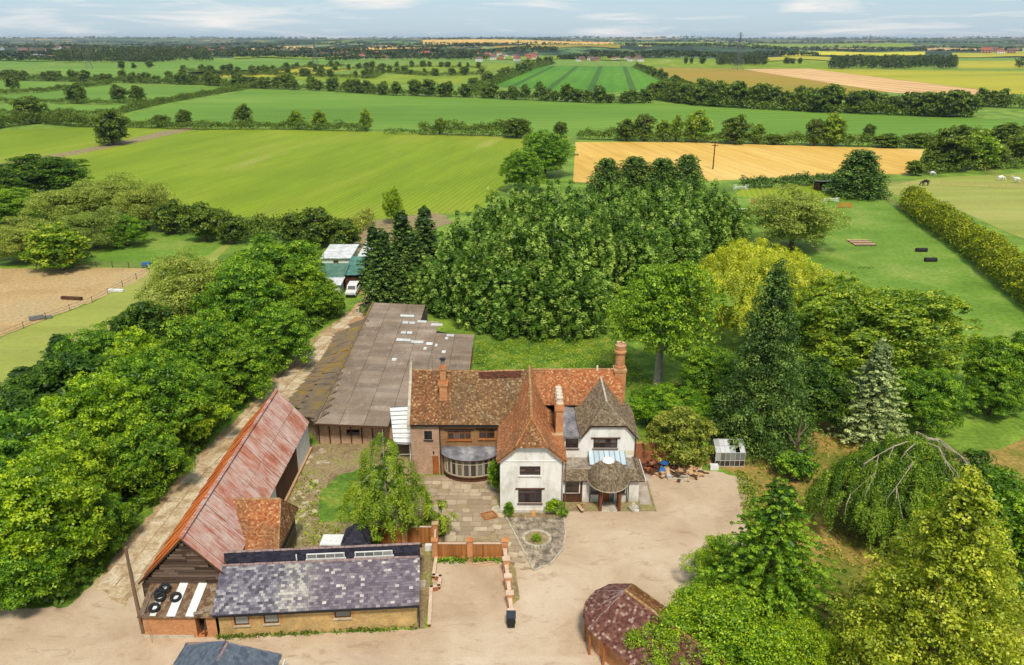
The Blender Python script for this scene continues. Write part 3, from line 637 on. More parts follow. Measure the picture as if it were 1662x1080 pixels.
for k in range(NBAY):
    a, b = bp(TS[k],BRx+.3,BRy+.3), bp(TS[k+1],BRx+.3,BRy+.3); c0 = (BX, BY, 3.05)
    a1 = (BX+(a[0]-BX)*.97, BY+(a[1]-BY)*.1, 3.02); b1 = (BX+(b[0]-BX)*.97, BY+(b[1]-BY)*.1, 3.02)
    lr.poly([(*a,2.52),(*b,2.52),b1,a1]); lr.poly([(*a,2.42),(*b,2.42),(*b,2.52),(*a,2.52)], 1); lr.poly([(*a,2.42),(*b,2.42),(BX,BY,2.42)], 1)
lr.poly([(BX-2.75,BY,3.0),(BX+2.75,BY,3.0),(BX+2.75,BY-.2,3.02),(BX-2.75,BY-.2,3.02)])
lr.build('bay_roof', [LEAD_M, WOOD_D], H, label='semicircular lead roof of the bay')

# main roof: three tiled stretches of the front slope and the rear slope
EY, EZ, RY, RZ = 68.3, 5.42, 72.0, 9.5
def warpm(V):
    W = V.copy(); t = np.clip((V[...,2]-EZ)/(RZ-EZ), 0, 1.1); W[...,2] -= .16*np.sin(np.clip((V[...,0]+9.7)/11.3, 0, 1)*np.pi)*t + .03*np.sin(V[...,0]*1.9)*t
    return W
def mainroof(x0, x1, mat, lab):
    return roof(H, 'roof', [(x0,EY,EZ),(x1,EY,EZ),(x1,RY,RZ),(x0,RY,RZ)], mat, label=lab, wob=.05, warp=warpm)
mainroof(-9.72, -5.9, T_REDB, 'reddish lichen-flecked tiles over the end bay')
mainroof(-5.9, 1.6, T_BROWN, 'brown mossy tiled slope of the left range')
def pt_on(t): return (EY+(RY-EY)*t, EZ+(RZ-EZ)*t)
tiles('patch_tiles', [(-3.2,*[EY+(RY-EY)*.86][0:1],EZ+(RZ-EZ)*.86+.05),(.9,EY+(RY-EY)*.86,EZ+(RZ-EZ)*.86+.05),(.9,RY,RZ+.05),(-3.2,RY,RZ+.05)], T_DARKB, H, lift=.05, warp=warpm)
roof(H, 'roof', [(1.6,69.6,EZ+(RZ-EZ)*(1.3/3.7)),(10.7,69.6,EZ+(RZ-EZ)*(1.3/3.7)),(10.7,RY,RZ+.1),(1.6,RY,RZ+.02)], T_ORANGE, label='orange tiled slope behind the right gable', wob=.05)
roof(H, 'roof', [(10.75,75.7,EZ),(-9.72,75.7,EZ),(-9.72,RY,RZ),(10.75,RY,RZ)], T_BROWN, label='rear slope of the main roof', tw=.4, ex=.3)
for k in range(9):
    pa_, pb_ = [tuple(warpm(np.array([[(-9.6+10.8*q/9, RY, RZ)]]))[0,0]+np.array((0,0,.04))) for q in (k, k+1)]
    ridge(H, pa_, pb_)
ridge(H, (2.0,RY,RZ+.08), (10.0,RY,RZ+.12))
cp = MB(); cp.beam((-9.82,68.15,5.5),(-9.82,72,9.85),.26,.2); cp.beam((-9.82,72,9.85),(-9.82,75.7,5.5),.26,.2); cp.box(-9.95,-9.69,71.85,72.15,9.7,10.25); cp.tube([(-9.82,72,10.25),(-9.82,72,10.5)],[.13,.05],8)
cp.box(-9.96,-9.68,68.1,68.5,5.0,5.6); cp.build('coping', CONC_M, H)
MB().beam((-9.6,68.22,5.36),(-1.3,68.22,5.34),.12,.1).build('gutter', BLACK_M, H)

# orange central gable
GXl, GXr, GY = -1.05, 4.5, 61.8
fg = Fr((GXl,GY),(GXr,GY))
gops = [(1.72, 3.55, 3.78, 4.68), (1.6, 3.7, .95, 2.35)]
wall(H, fg, 0, 5.35, gops, WHITE_M, extra=[[(0,5.35),(5.55,5.35),(4.3,6.5),(4.12,6.86),(1.4,6.86),(1.2,6.5)]], label='white rendered gable wall with hairline cracks')
window(H, fg, *gops[0], 4, 3, WOOD_D, GLASS_M, sill=WHITE_M)
window(H, fg, *gops[1], 4, 1, WOOD_D, GLASS_M, mid=.72, lintel=True)
wall(H, Fr((GXl,68.6),(GXl,GY)), 0, 5.35, [], WHITE_M)
wall(H, Fr((GXr,GY),(GXr,68.9)), 0, 5.35, [], WHITE_M)
MB().box(-1.08,4.53,61.74,61.8,5.18,5.24).build('string_course', WHITE_M, H)
MB().box(-1.1,4.55,61.68,61.8,0,.35).build('plinth', WHITE_M, H)
st = MB().tube([(4.42,61.68,5.2),(4.42,61.7,.2)], .045, 6).tube([(4.72,61.9,5.2),(4.72,61.9,.2)], .05, 6); st.build('downpipe', M('downpipe_mat', C(120,105,84,.8)), H)
GYf, GYb = 61.42, 74.3; T_MIX = M('hip_tile_mat', tri_noise([(.3, C(160,96,50,.8)), (.6, C(196,136,84,.85))], 4, 6))
def warpg(V):
    W = V.copy(); t = np.clip((V[...,2]-6.52)/2.8, 0, 1.2); W[...,2] += (V[...,1]-67.2)*.075*t + .05*np.sin(V[...,1]*1.7)*t
    return W
RG = 9.3; XR = 1.7
roof(H, 'roof', [(-1.32,GYf,5.25),(-1.32,70.5,5.25),(.14,70.5,6.52),(.14,GYf,6.52)], T_ORANGE, label='lower sprocketed left slope of the central gable')
roof(H, 'roof', [(4.75,GYf,5.25),(4.75,70.0,5.25),(3.28,70.0,6.52),(3.28,GYf,6.52)], T_ORANGE, label='lower sprocketed right slope of the central gable')
zz = 6.86; k_ = (zz-6.52)/(RG-6.52)
roof(H, 'roof', [(.14,GYf,6.52),(.14,73.2,6.52),(XR,72.6,RG),(XR,62.7,RG),(.14+(XR-.14)*k_,GYf,zz)], T_ORANGE, warp=warpg, label='steep orange left slope of the central gable')
roof(H, 'roof', [(3.28,GYf,6.52),(3.28,73.2,6.52),(XR,72.6,RG),(XR,62.7,RG),(3.28-(3.28-XR)*k_,GYf,zz)], T_ORANGE, warp=warpg, label='steep orange right slope of the central gable')
roof(H, 'roof', [(.14+(XR-.14)*k_-.12,GYf-.03,zz-.12),(3.28-(3.28-XR)*k_+.12,GYf-.03,zz-.12),(XR,62.72,RG)], T_REDB, warp=warpg, label='half hip of the central gable')
roof(H, 'roof', [(3.3,74.3,6.5),(.1,74.3,6.5),(XR,72.55,RG)], T_BROWN, warp=warpg, label='rear hip of the central gable')
def wp(p): return tuple(warpg(np.array([[p]]))[0,0])
a, b = wp((XR,62.7,RG)), wp((XR,72.6,RG))
for k in range(4):
    p, q = [Vector(a)+(Vector(b)-Vector(a))*t for t in (k/4, (k+1)/4)]; ridge(H, p+Vector((0,0,.03)), q+Vector((0,0,.03)))
ridge(H, wp((XR,62.7,RG)), (.3,GYf,zz-.02), T_MIX, r=.08); ridge(H, wp((XR,62.7,RG)), (3.12,GYf,zz-.02), T_MIX, r=.08)
vb = MB()   # dark verge boards under the gable eaves
for p, q in (((-1.25,5.16),(.16,6.4)), ((.16,6.4),(.32,6.74)), ((3.26,6.4),(3.1,6.74)), ((4.68,5.16),(3.26,6.4)), ((.3,6.72),(3.12,6.72))):
    vb.beam((p[0],61.6,p[1]),(q[0],61.6,q[1]),.12,.14)
vb.build('verge_board', WOOD_D, H)

# right wing with half-hipped gable, brown tiles
WY = 66.6; fw_ = Fr((4.5,WY),(11.45,WY))
wops = [(.5, 1.7, 3.85, 4.9), (3.1, 5.35, 3.85, 4.85)]
wall(H, fw_, 2.6, 5.1, wops, WHITE_M, extra=[[(1.9,5.1),(6.95,5.1),(5.95,6.3),(2.85,6.3)]], label='white rendered upper wall of the right wing')
window(H, fw_, *wops[0], 2, 2, WOOD_D, GLASS_M, lintel=True)
window(H, fw_, *wops[1], 4, 2, WOOD_D, GLASS_M, lintel=True)
MB().poly([fw_(5.6,3.65,.01), fw_(6.9,3.6,.01), fw_(6.9,3.15,.01), fw_(6.4,3.2,.01), fw_(6.2,3.4,.01)]).build('stain', YELL_M, H)
wall(H, Fr((11.45,WY),(11.45,72)), 0, 5.1, [], WHITE_M)
WX, WR = 8.75, 8.35
def warpw(V):
    W = V.copy(); t = np.clip((V[...,2]-6.3)/2.0, 0, 1.2); W[...,2] += (V[...,1]-67.4)*.16*t
    return W
WF = 66.22
roof_bi(H, (6.3,65.98,5.2), (5.95,70.2,6.7), (WX,67.1,WR), (8.6,71.7,9.05), T_GREYB, 'left slope of the right wing')
roof_bi(H, (11.8,65.98,5.0), (11.7,71.0,5.9), (WX,67.1,WR), (8.6,71.7,9.05), T_GREYB, 'right slope of the right wing')
roof(H, 'roof', [(7.2,66.33,6.33),(10.65,66.33,6.33),(WX,67.08,WR+.02)], T_GREYB, label='half hip of the right wing')
wq = lambda p: tuple(warpw(np.array([[p]]))[0,0])
ridge(H, (WX,67.1,WR+.04), (8.6,71.7,9.09), CONC_M, r=.1); ridge(H, (WX,67.1,WR), (7.25,66.36,6.38), CONC_M, r=.05); ridge(H, (WX,67.1,WR), (10.6,66.36,6.36), CONC_M, r=.05)
vb = MB()
for p, q in (((6.45,5.1),(7.3,6.2)), ((7.3,6.2),(10.55,6.2)), ((10.55,6.2),(11.75,4.9))): vb.beam((p[0],66.42,p[1]),(q[0],66.42,q[1]),.1,.12)
vb.build('verge_board', WOOD_D, H)
# lead-covered valley roof between the gables
MB().poly([(4.55,66.3,5.18),(6.5,66.3,5.18),(7.3,69.9,6.2),(4.55,69.9,6.95)]).poly([(4.55,66.3,5.02),(6.5,66.3,5.02),(6.5,66.3,5.18),(4.55,66.3,5.18)]).build('lead_roof', LEAD_M, H, label='patched grey lead roof between the two gables')
MB().tube([(11.52,66.5,5.0),(11.52,66.5,2.9)], .05, 6).build('downpipe', BLACK_M, H)

sheet('front_strip', [(-1.6,60.9),(4.7,60.9),(5.2,61.9),(13,61.9),(13,67),(-1.6,66)], .03, DIRT_M, pix=False)
# ground floor extension: flat felt roof, tiled skirt, skylight
fe = Fr((4.55,63.45),(11.55,63.45))
eops = [(.3, 1.55, .95, 2.35), (2.65, 3.35, .95, 2.3), (3.75, 4.75, 0, 2.15), (5.05, 5.75, .95, 2.3)]
wall(H, fe, 0, 2.6, eops, WHITE_M, s0=0, label='white front wall beside the porch')
window(H, fe, *eops[0], 2, 2, WOOD_D, GLASS_M); window(H, fe, *eops[1], 1, 1, WOOD_D, GLASSB_M); window(H, fe, *eops[3], 1, 1, WOOD_D, GLASSB_M)
rc = MB(); rc.obox(fe(.9,.5,.02), fe.u*.85, fe.n*.02, (0,0,.44)); rc.obox(fe(1.75,1.25,.03), fe.u*.1, fe.n*.04, (0,0,1.22)); rc.build('panelling', WOOD_D, H, label='brown timber panelling below the left window')
dr = MB(); dr.obox(fe(4.02,1.06,-.1), fe.u*.26, fe.n*.03, (0,0,1.05)); dr.build('door', WOOD_O, H, label='orange timber front door leaf')
dg = MB(); dg.obox(fe(4.5,1.06,-.1), fe.u*.2, fe.n*.03, (0,0,1.05)); dg.build('door', GLASSB_M, H, label='glazed side light of the front door')
wall(H, Fr((11.55,63.45),(11.55,66.9)), 0, 2.6, [], WHITE_M)
pil = MB()
for s in (2.55, 5.9, 6.05): pil.tube([fe(s,2.6,.06), fe(s,0,.06)], .04, 6)
pil.build('downpipe', BLACK_M, H)
MB().box(4.6,11.3,64.2,66.58,2.82,2.9).build('flat_roof', FELT_M, H, label='flat felt roof above the entrance')
MB().box(4.6,7.0,64.15,64.3,2.9,3.0).box(10.7,11.4,64.15,64.3,2.9,3.0).build('kerb_edging', CONC_M, H)
roof(H, 'roof', [(4.55,63.05,2.42),(12.0,63.05,2.42),(11.35,64.2,3.02),(4.55,64.2,3.02)], T_GREYB, label='tiled skirt along the front of the flat roof')
roof(H, 'roof', [(12.0,63.05,2.42),(12.0,67.0,2.42),(11.35,67.0,3.02),(11.35,64.2,3.02)], T_GREYB, label='tiled skirt along the side of the flat roof')
MB().beam((12.06,63.0,2.45),(12.06,67,2.45),.06,.12).build('fascia', WPAINT_M, H)
sk = MB(); SX0, SX1 = 7.15, 10.55
for k in range(8):
    x = SX0+(SX1-SX0)*k/7; sk.beam((x,64.9,3.02),(x,66.7,3.55),.06,.08)
sk.beam((SX0,64.9,3.02),(SX1,64.9,3.02),.08,.1); sk.beam((SX0,66.7,3.55),(SX1,66.7,3.55),.1,.1)
sk.poly([(SX0,64.9,2.9),(SX0,66.8,2.9),(SX0,66.7,3.5),(SX0,64.9,3.0)]); sk.poly([(SX1,64.9,2.9),(SX1,66.8,2.9),(SX1,66.7,3.5),(SX1,64.9,3.0)]); sk.poly([(SX0,66.75,2.9),(SX1,66.75,2.9),(SX1,66.75,3.55),(SX0,66.75,3.55)])
sko = sk.build('skylight', GREY_M, H, label='sloping glazed skylight on the flat roof')
for k in range(7):
    x = SX0+(SX1-SX0)*(k+.5)/7; p = MB(); w2 = (SX1-SX0)/14*.9
    p.poly([(x-w2,64.93,3.035),(x+w2,64.93,3.035),(x+w2,66.68,3.565),(x-w2,66.68,3.565)]); p.build('pane', SKYG_M, sko)
# domed porch with tile courses
PC = (8.68, 63.75); PRX, PRY, PZ0, PZ1 = 1.78, 2.45, 2.45, 4.25
pm = MB(); VV = []; RR = []
def dome(t, e, off=0):   # t along the half round 0..pi, e elevation 0..1
    c = math.cos(e*math.pi/2); s_ = math.sin(e*math.pi/2); flare = .10*math.exp(-e*9)
    return np.array((PC[0] - (PRX+off+flare)*math.cos(t)*c**.8, PC[1] - (PRY+off+flare)*math.sin(t)*c, PZ0 + (PZ1-PZ0)*s_**1.1 + off*.4 - .25*(1-s_)*math.sin(t)*0))
for i in range(15):
    e0, e1 = i/15*.9, (i+1)/15*.9; nn = int(46*math.cos((e0+e1)/2*math.pi/2))+4
    for j in range(nn):
        t0 = math.pi*(j+(.5 if i % 2 else 0))/nn; t1 = min(math.pi, t0+math.pi/nn*.94)
        if t0 >= math.pi: continue
        l = .035+random.random()*.02
        A, B, Cc, D = dome(t0,e0,l), dome(t1,e0,l), dome(t1,e1,.01), dome(t0,e1,.01); VV += [[A,B,Cc,D],[dome(t0,e0,0),dome(t1,e0,0),B,A]]; r = random.random(); RR += [r, r]
for i in range(10):
    for j in range(20):
        q = [dome(math.pi*(j+a)/20, (i+b)/10*.95, -.02) for a, b in ((0,0),(1,0),(1,1),(0,1))]; pm.poly(q)
prch = pm.build('porch_roof', WOOD_D, H, label='domed tiled roof over the front door')
T = np.array(wmat(prch).inverted()); V_ = np.array(VV); V_ = V_ @ T[:3,:3].T + T[:3,3]
o_ = link('roof_tiles', quadmesh('roof_tiles', V_, np.array(RR), T_GREYB), prch); o_['kind'] = 'stuff'
MB().tube([(PC[0],PC[1]-.05,4.0),(PC[0],PC[1]-.05,4.3)], [.75,.5], 16).build('lead_cap', WPAINT_M, prch)
vr = MB()
for j in range(20):
    a, b = dome(math.pi*j/20, 0, .05), dome(math.pi*(j+1)/20, 0, .05); vr.beam(a-np.array((0,0,.06)), b-np.array((0,0,.06)), .06, .05)
vr.build('verge', CONC_M, prch)
for x in (7.93, 9.6):
    for yy in (61.95, 62.7): MB().box(x-.12,x+.12,yy-.12,yy+.12,0,2.55).build('post', M('porch_oak_mat', tri_noise([(.3, C(104,56,32,.8)), (.7, C(140,84,50,.8))], 2)), H)
MB().box(7.8,9.7,61.8,63.4,.0,.07).build('step', CONC_M, H)
# chimneys
def chimney(label, shafts, pots=(), bands=(), caps=()):
    m = MB()
    for b in shafts: m.box(*b)
    for b in bands: m.box(*b)
    o = m.build('chimney', BRICK_ORANGE, H, label=label)
    for (x, y, z, r, h, mt) in pots:
        MB().tube([(x,y,z),(x,y,z+h*.15),(x,y,z+h*.2),(x,y,z+h*.85),(x,y,z+h*.86),(x,y,z+h)], [r*1.15,r*1.15,r*.92,r*.85,r*1.05,r*1.0], 10).build('chimney_pot', mt, o)
    return o
POT = M('pot_mat', tri_noise([(.3, C(190,120,76,.8)), (.7, C(226,196,160,.85))], 3)); POTW = M('pale_pot_mat', tri_noise([(.3, C(206,180,150,.85)), (.7, C(236,222,200,.9))], 3))
chimney('tall orange brick chimney with stepped bands on the left range', [(-6.95,-6.2,69.9,70.7,6.6,9.0),(-6.85,-6.3,70.0,70.6,9.0,10.6)], [(-6.58,70.3,10.85,.22,.5,GREY_M)], [(-7.05,-6.1,69.8,70.8,8.75,9.05),(-6.93,-6.22,69.92,70.68,10.35,10.6),(-6.88,-6.27,69.97,70.63,10.6,10.85)])
MB().tube([(-6.58,70.3,11.35),(-6.58,70.3,11.42),(-6.58,70.3,11.5)], [.3,.3,.02], 8).build('cowl', BLACK_M, H)
MB().tube([(-7.6,70.6,8.2),(-7.6,70.6,11.6)], .025, 5).beam((-8.0,70.6,11.3),(-7.2,70.6,11.3),.03,.03).beam((-7.9,70.6,11.1),(-7.3,70.6,11.1),.03,.03).build('aerial', GREY_M, H)
chimney('massive brick stack with four pale pots beside the central gable', [(3.95,4.62,65.0,67.9,2.6,8.6),(3.5,4.62,64.5,65.0,2.6,6.3)], [(4.28,65.35+.72*i,9.1,.3,.62,POTW) for i in range(4)], [(3.85,4.72,64.9,68.0,8.5,8.8),(3.95,4.62,65.0,67.9,8.8,9.1)])
m = chimney('tall round-shafted brick chimney at the right end of the ridge', [(9.95,11.05,71.4,72.6,5.0,9.6)], [(10.28,72.1,12.15,.2,.3,POT),(10.72,71.9,12.15,.2,.3,POT)], [(9.88,11.12,71.33,72.67,9.5,9.75)])
MB().tube([(10.5,72,9.75),(10.5,72,10.0),(10.5,72,10.05),(10.5,72,11.3),(10.5,72,11.4),(10.5,72,11.55),(10.5,72,11.65),(10.5,72,12.15)], [.56,.56,.47,.47,.6,.6,.5,.56], 10).build('shaft', BRICK_ORANGE, m)
MB().tube([(8.3,71.95,9.5),(8.3,71.95,10.0)], [.14,.1], 8).build('chimney_pot', POTW, H)

# garden wall running off behind the right wing
gw = thing('garden_wall', 'red brick garden wall with tiled top behind the right wing of the farmhouse', 'wall', (13.2, 70.2, 0))
MB().box(11.6,15.5,70.0,70.35,0,2.5).build('wall_face', BRICK_RED, gw); ridge(gw, (11.6,70.17,2.52), (15.5,70.17,2.52), r=.2, name='coping_tiles')
sheet('paved_strip', [(11.7,63),(12.7,63),(12.9,67.2),(14.5,68.9),(14.5,70),(11.7,70)], .038, M('grey_paving_mat', tri_noise([(.3, C(160,142,124,.8)), (.7, C(200,184,166,.85))], 1)), pix=False)

# ------------------------------------------------------------------ big grey sheet-roofed barn behind
BB = thing('large_barn', 'large low barn with grey asbestos sheet roof and rows of pale rooflights behind the house', 'barn', (-14, 88, 0))
def corr_mesh(name, mat, nw=6, amp=.03, th=0):
    V = []; F = []; n = nw*2
    for i in range(n+1):
        x = -.5 + i/n; z = amp*(1 if i % 2 else -1)
        V += [(x,-.5,z),(x,.5,z)]
    for i in range(n): F.append((2*i, 2*i+2, 2*i+3, 2*i+1))
    V += [(-.5,-.5,-.05),(.5,-.5,-.05)]; F.append(tuple([len(V)-2, len(V)-1] + [2*i for i in range(n, -1, -1)]))
    me = bpy.data.meshes.new(name); me.from_pydata(V, [], F); me.materials.append(mat); return me
ASBS = corr_mesh('roof_sheet', ASB_M, 8, .02); POLS = corr_mesh('roof_sheet_pale', POLY_M, 8, .02); ASBLS = corr_mesh('roof_sheet_mossy', ASBL_M, 8, .02)
def sheets(parent, e0, e1, r0, r1, nu, nv, me, alt=None, altf=None, over=1.06, sag=.012, skipf=None, name='roof_sheet'):
    """grid of overlapping roof sheets between eave e0-e1 and ridge r0-r1, each an object"""
    e0, e1, r0, r1 = map(Vector, (e0, e1, r0, r1))
    for j in range(nv):
        for i in range(nu):
            f = lambda s, t: (e0+(e1-e0)*s)*(1-t) + (r0+(r1-r0)*s)*t
            if skipf and skipf((i+.5)/nu, (j+.5)/nv): continue
            a, b, c, d = f(i/nu,j/nv), f((i+1)/nu,j/nv), f((i+1)/nu,(j+1)/nv), f(i/nu,(j+1)/nv)
            X = ((b-a)+(c-d))/2; Y = ((d-a)+(c-b))/2; N = X.cross(Y).normalized()
            if N.z < 0: N = -N
            ctr = (a+b+c+d)/4 + N*(.02*((i % 2)) + random.uniform(-sag, sag) + .01)
            Yd = Y*over + N*(-.035)
            Mx = Matrix(((X.x, Yd.x, N.x, ctr.x), (X.y, Yd.y, N.y, ctr.y), (X.z, Yd.z, N.z, ctr.z), (0,0,0,1)))
            use = alt if (altf and altf((i+.5)/nu, (j+.5)/nv)) else me
            xl, yl = X.length, Yd.length
            Rm = Matrix((( X.x/xl, Yd.x/yl, N.x), (X.y/xl, Yd.y/yl, N.y), (X.z/xl, Yd.z/yl, N.z))).to_quaternion().to_matrix().to_4x4()
            link(name, use, parent, Matrix.Translation(ctr) @ Rm @ Matrix.Diagonal((xl*.982, yl, 1, 1)))
BZ = lambda x: 3.0-(x+20.2)*.05      # height of the shallow right slope
dk = MB().poly([(x,y,BZ(x)-.16) for x, y in ((-20.2,73.7),(-12.6,73.4),(-12.6,76.6),(-5.1,76.8),(-5.2,101.4),(-7.8,101.6),(-10.2,102.6),(-12.0,106.8),(-12.4,111.6),(-20.6,113.2))]).build('roof', DARKIN_M, BB, label='wide shallow right slope of the barn roof')
dk2 = MB().poly([(-20.2,73.7,2.84),(-24.2,80.8,1.85),(-23.7,102.6,1.85),(-20.5,106.8,2.84)]).build('roof', ASBL_M, BB, label='mossy left slope of the barn roof')
NU, NV, Yf, Yb = 17, 6, 73.5, 113.0
for j in range(NV):
    for i in range(NU):
        y0, y1 = Yf+(Yb-Yf)*i/NU, Yf+(Yb-Yf)*(i+1)/NU; x0 = -20.2-.4*((y0-73)/40); x1 = -5.1; w1 = (x1-x0)/NV
        a, b = x0+w1*j, x0+w1*(j+1); ym = (y0+y1)/2; xm = (a+b)/2
        if (xm > -12.6 and ym < 76.5) or (xm > -7.6 and ym > 101.4) or (xm > -10.1 and ym > 102) or (xm > -12.4 and ym > 106.8): continue
        N = Vector((.05,0,1)).normalized(); X = Vector((b-a,0,BZ(b)-BZ(a))); xl = X.length
        Rm = Matrix((( X.x/xl, 0, N.x), (0, 1, 0), (X.z/xl, 0, N.z))).to_4x4()
        for q in range(2):
            T = Matrix.Translation((xm, y0+(y1-y0)*(q+.5)/2, BZ(xm)+random.uniform(0,.02))) @ Rm @ Matrix.Diagonal((xl*.986, (y1-y0)/2*.977, 1, 1)); link('roof_sheet', ASBS, dk, T)
for (px, py, wpx) in ((661,515,22),(658,526,9),(669,526,9),(685,523,14),(709,527,18),(655,542,8),(665,542,8),(655,554,22),(677,556,20),(697,558,10),(731,543,12),(720,570,6),(708,560,4),(725,548,5),(690,566,5),(640,586,7)):
    x, y = G(px, py, 2.6); ww = wpx/FOC*dist(x,y)/2
    o = MB().box(x-ww, x+ww, y-.42, y+.42, 0, .05); o.V = [(a, b, c+BZ(a)+.05) for a, b, c in o.V]; o.build('rooflight', POLY_M, dk)
ridge(dk, (-20.2,73.6,3.06), (-20.6,113,3.06), ASBL_M, r=.2, step=1.1, name='ridge_capping')
sheets(dk2, (-24.3,80.9,1.95), (-23.8,102.5,1.95), (-20.25,73.7,3.0), (-20.5,106.6,3.0), 18, 2, ASBLS)
wall(BB, Fr((-20.3,74.9),(-10.2,74.7)), 0, 2.3, [(3.0,4.4,.9,1.6)], BRICK_PINK, extra=[[(0,2.3),(10.1,2.3),(0,2.75)]], label='pinkish brick front wall of the barn')
wall(BB, Fr((-24.0,80.8),(-20.3,74.9)), 0, 1.85, [], BRICK_PINK, extra=[[(0,1.85),(6.96,1.85),(6.96,2.75)]])
for p, q, h in (((-23.6,102),(-24.0,80.8),1.8),((-5.2,76.9),(-5.3,101.2),2.0),((-5.3,101.2),(-7.8,101.4),2.1),((-7.8,101.4),(-10.1,102.4),2.2),((-10.1,102.4),(-12,106.6),2.3),((-12,106.6),(-12.4,111),2.3),((-12.4,111),(-20.5,112.8),2.5),((-20.5,112.8),(-20.4,106.6),2.7),((-20.4,106.6),(-23.6,102),1.8)): wall(BB, Fr(p,q), 0, h, [], BRICK_RED, name='side_wall')
ps = MB()
for k in range(9): ps.box(-20.2+k*1.12,-20.1+k*1.12,74.66,74.76,0,2.3)
ps.box(-20.3,-10.3,74.5,74.62,2.2,2.4); ps.build('timber_framing', WOOD_D, BB); MB().beam((-20.3,73.55,2.86),(-12.7,73.35,2.5),.08,.14).build('fascia', WOOD_D, BB)
WL = thing('lean_to', 'white sheeted lean-to canopy between the barn and the brick end of the house', 'lean-to', (-11.5, 73, 0))
MB().poly([(-12.9,76.6,3.3),(-10.15,76.9,3.35),(-10.0,70.3,2.35),(-11.7,70.6,2.3)]).poly([(-12.9,76.6,3.2),(-10.15,76.9,3.25),(-10.0,70.3,2.25),(-11.7,70.6,2.2)]).build('canopy_sheet', WPAINT_M, WL)
ribs = MB()
for k in range(9):
    t = k/8; ribs.beam((-12.85+t*1.15,76.5-t*5.9,3.34-t*1.0),(-10.12,76.8-t*6.4,3.38-t*1.0),.06,.05)
ribs.build('rib', GREY_M, WL)
pw = MB()
for x, y, z in ((-11.6,70.7,2.2),(-10.1,70.5,2.2),(-12.8,76.4,3.1)): pw.box(x-.05,x+.05,y-.05,y+.05,0,z)
pw.build('post', WPAINT_M, WL)

# ------------------------------------------------------------------ rusty barn
RB = thing('rusty_barn', 'long timber barn with rusty corrugated iron roof beside the concrete track', 'barn', (-23.8, 61, 0))
XL, XM, XRr, YF, YB = -26.95, -23.45, -20.55, 48.2, 73.6; ZE, ZL, ZR = 3.45, 2.95, 6.7
rsheet = corr_mesh('roof_sheet', RUST_M, 6, .025); osheet = corr_mesh('roof_sheet', RUSTO_M, 6, .025)
rdR = MB().poly([(XRr,YF,ZE-.22),(XRr-.2,YB,2.95),(XM-.1,YB-.3,6.6),(XM,YF,ZR-.22)]).build('roof', DARKIN_M, RB, label='pinkish rusted slope facing the garden')
rdL = MB().poly([(XL,YF,ZL-.22),(XL-.2,YB,ZL-.22),(XM-.1,YB-.3,6.6),(XM,YF,ZR-.22)]).build('roof', DARKIN_M, RB, label='bright orange rusted slope facing the track')
sheets(rdR, (XRr,YF-.15,ZE-.05), (XRr-.2,YB,3.15), (XM,YF-.15,ZR), (XM-.1,YB-.3,6.85), 27, 2, rsheet, sag=.01)
sheets(rdL, (XL,YF-.15,ZL-.05), (XL-.2,YB,ZL-.05), (XM,YF-.15,ZR), (XM-.1,YB-.3,6.85), 27, 2, osheet, sag=.02)
MB().beam((XM,YF-.15,ZR+.06),(XM-.1,YB-.3,6.9),.3,.05).build('ridge_capping', RUST_M, RB)
GA = MB().poly([(XL+.1,YF+.15,0),(XRr-.1,YF+.15,0),(XRr-.1,YF+.15,ZE-.2),(XM,YF+.15,ZR-.25),(XL+.1,YF+.15,ZL-.2)]).build('gable', DARKIN_M, RB, label='black weatherboarded gable end')
def zroof(x): return ZL-.2+(x-XL)/(XM-XL)*(ZR-ZL) if x < XM else ZE-.2+(XRr-x)/(XRr-XM)*(ZR-ZE)
bh = .24; z = 1.7
while z < ZR-.5:
    lo = XL+.12 if z+bh < ZL-.2 else XL+.05+(z+bh-ZL+.2)/(ZR-ZL)*(XM-XL); hi = XRr-.12 if z+bh < ZE-.2 else XRr-.05-(z+bh-ZE+.2)/(ZR-ZE)*(XRr-XM)
    cut = sorted([lo, hi] + [random.uniform(lo, hi) for _ in range(2)])
    for a, b in zip(cut[:-1], cut[1:]):
        if b-a < .25: continue
        yo = YF+.08+random.uniform(-.02,.02)
        MB().obox(((a+b)/2, yo, z+bh/2), ((b-a)/2-.01,0,0), (0,.015,-.01), (random.uniform(-.01,.01)*0,-.02,bh/2*.98)).build('board', WOOD_G, GA)
    z += bh*.93
MB().beam((XL-.1,YF-.12,ZL-.12),(XM,YF-.12,ZR-.08),.04,.14).beam((XRr+.1,YF-.12,ZE-.12),(XM,YF-.12,ZR-.08),.04,.14).build('verge_board', WOOD_D, RB)
SW = MB().poly([(XRr-.25,YF,0),(XRr-.45,YB,0),(XRr-.45,YB,2.9),(XRr-.25,YF,3.2)]).build('side_wall', DARKIN_M, RB, label='dark side wall towards the garden with white panels')
for k in range(26):
    y = 57.8+k*.6; z1 = 2.95
    white = (k in (0,1,2,3,4,5) or k > 17)
    MB().obox((XRr-.28,y+.29,(z1+.3)/2), (.02,0,0), (0,.28,0), (0,0,(z1-.3)/2)).build('board', WPAINT_M if white else WOOD_D, SW)
MB().box(XRr-.35,XRr-.05,57.5,73.4,0,.3).build('plinth', BRICK_ORANGE, RB)
MB().poly([(XL+.1,YB,0),(XL+.1,YF,0),(XL+.1,YF,2.75),(XL+.1,YB,2.75)]).poly([(XL,YB-.3,0),(XRr-.4,YB-.3,0),(XRr-.4,YB-.3,2.9),(XM,YB-.3,6.6),(XL,YB-.3,2.7)]).build('wall', WOOD_D, RB)
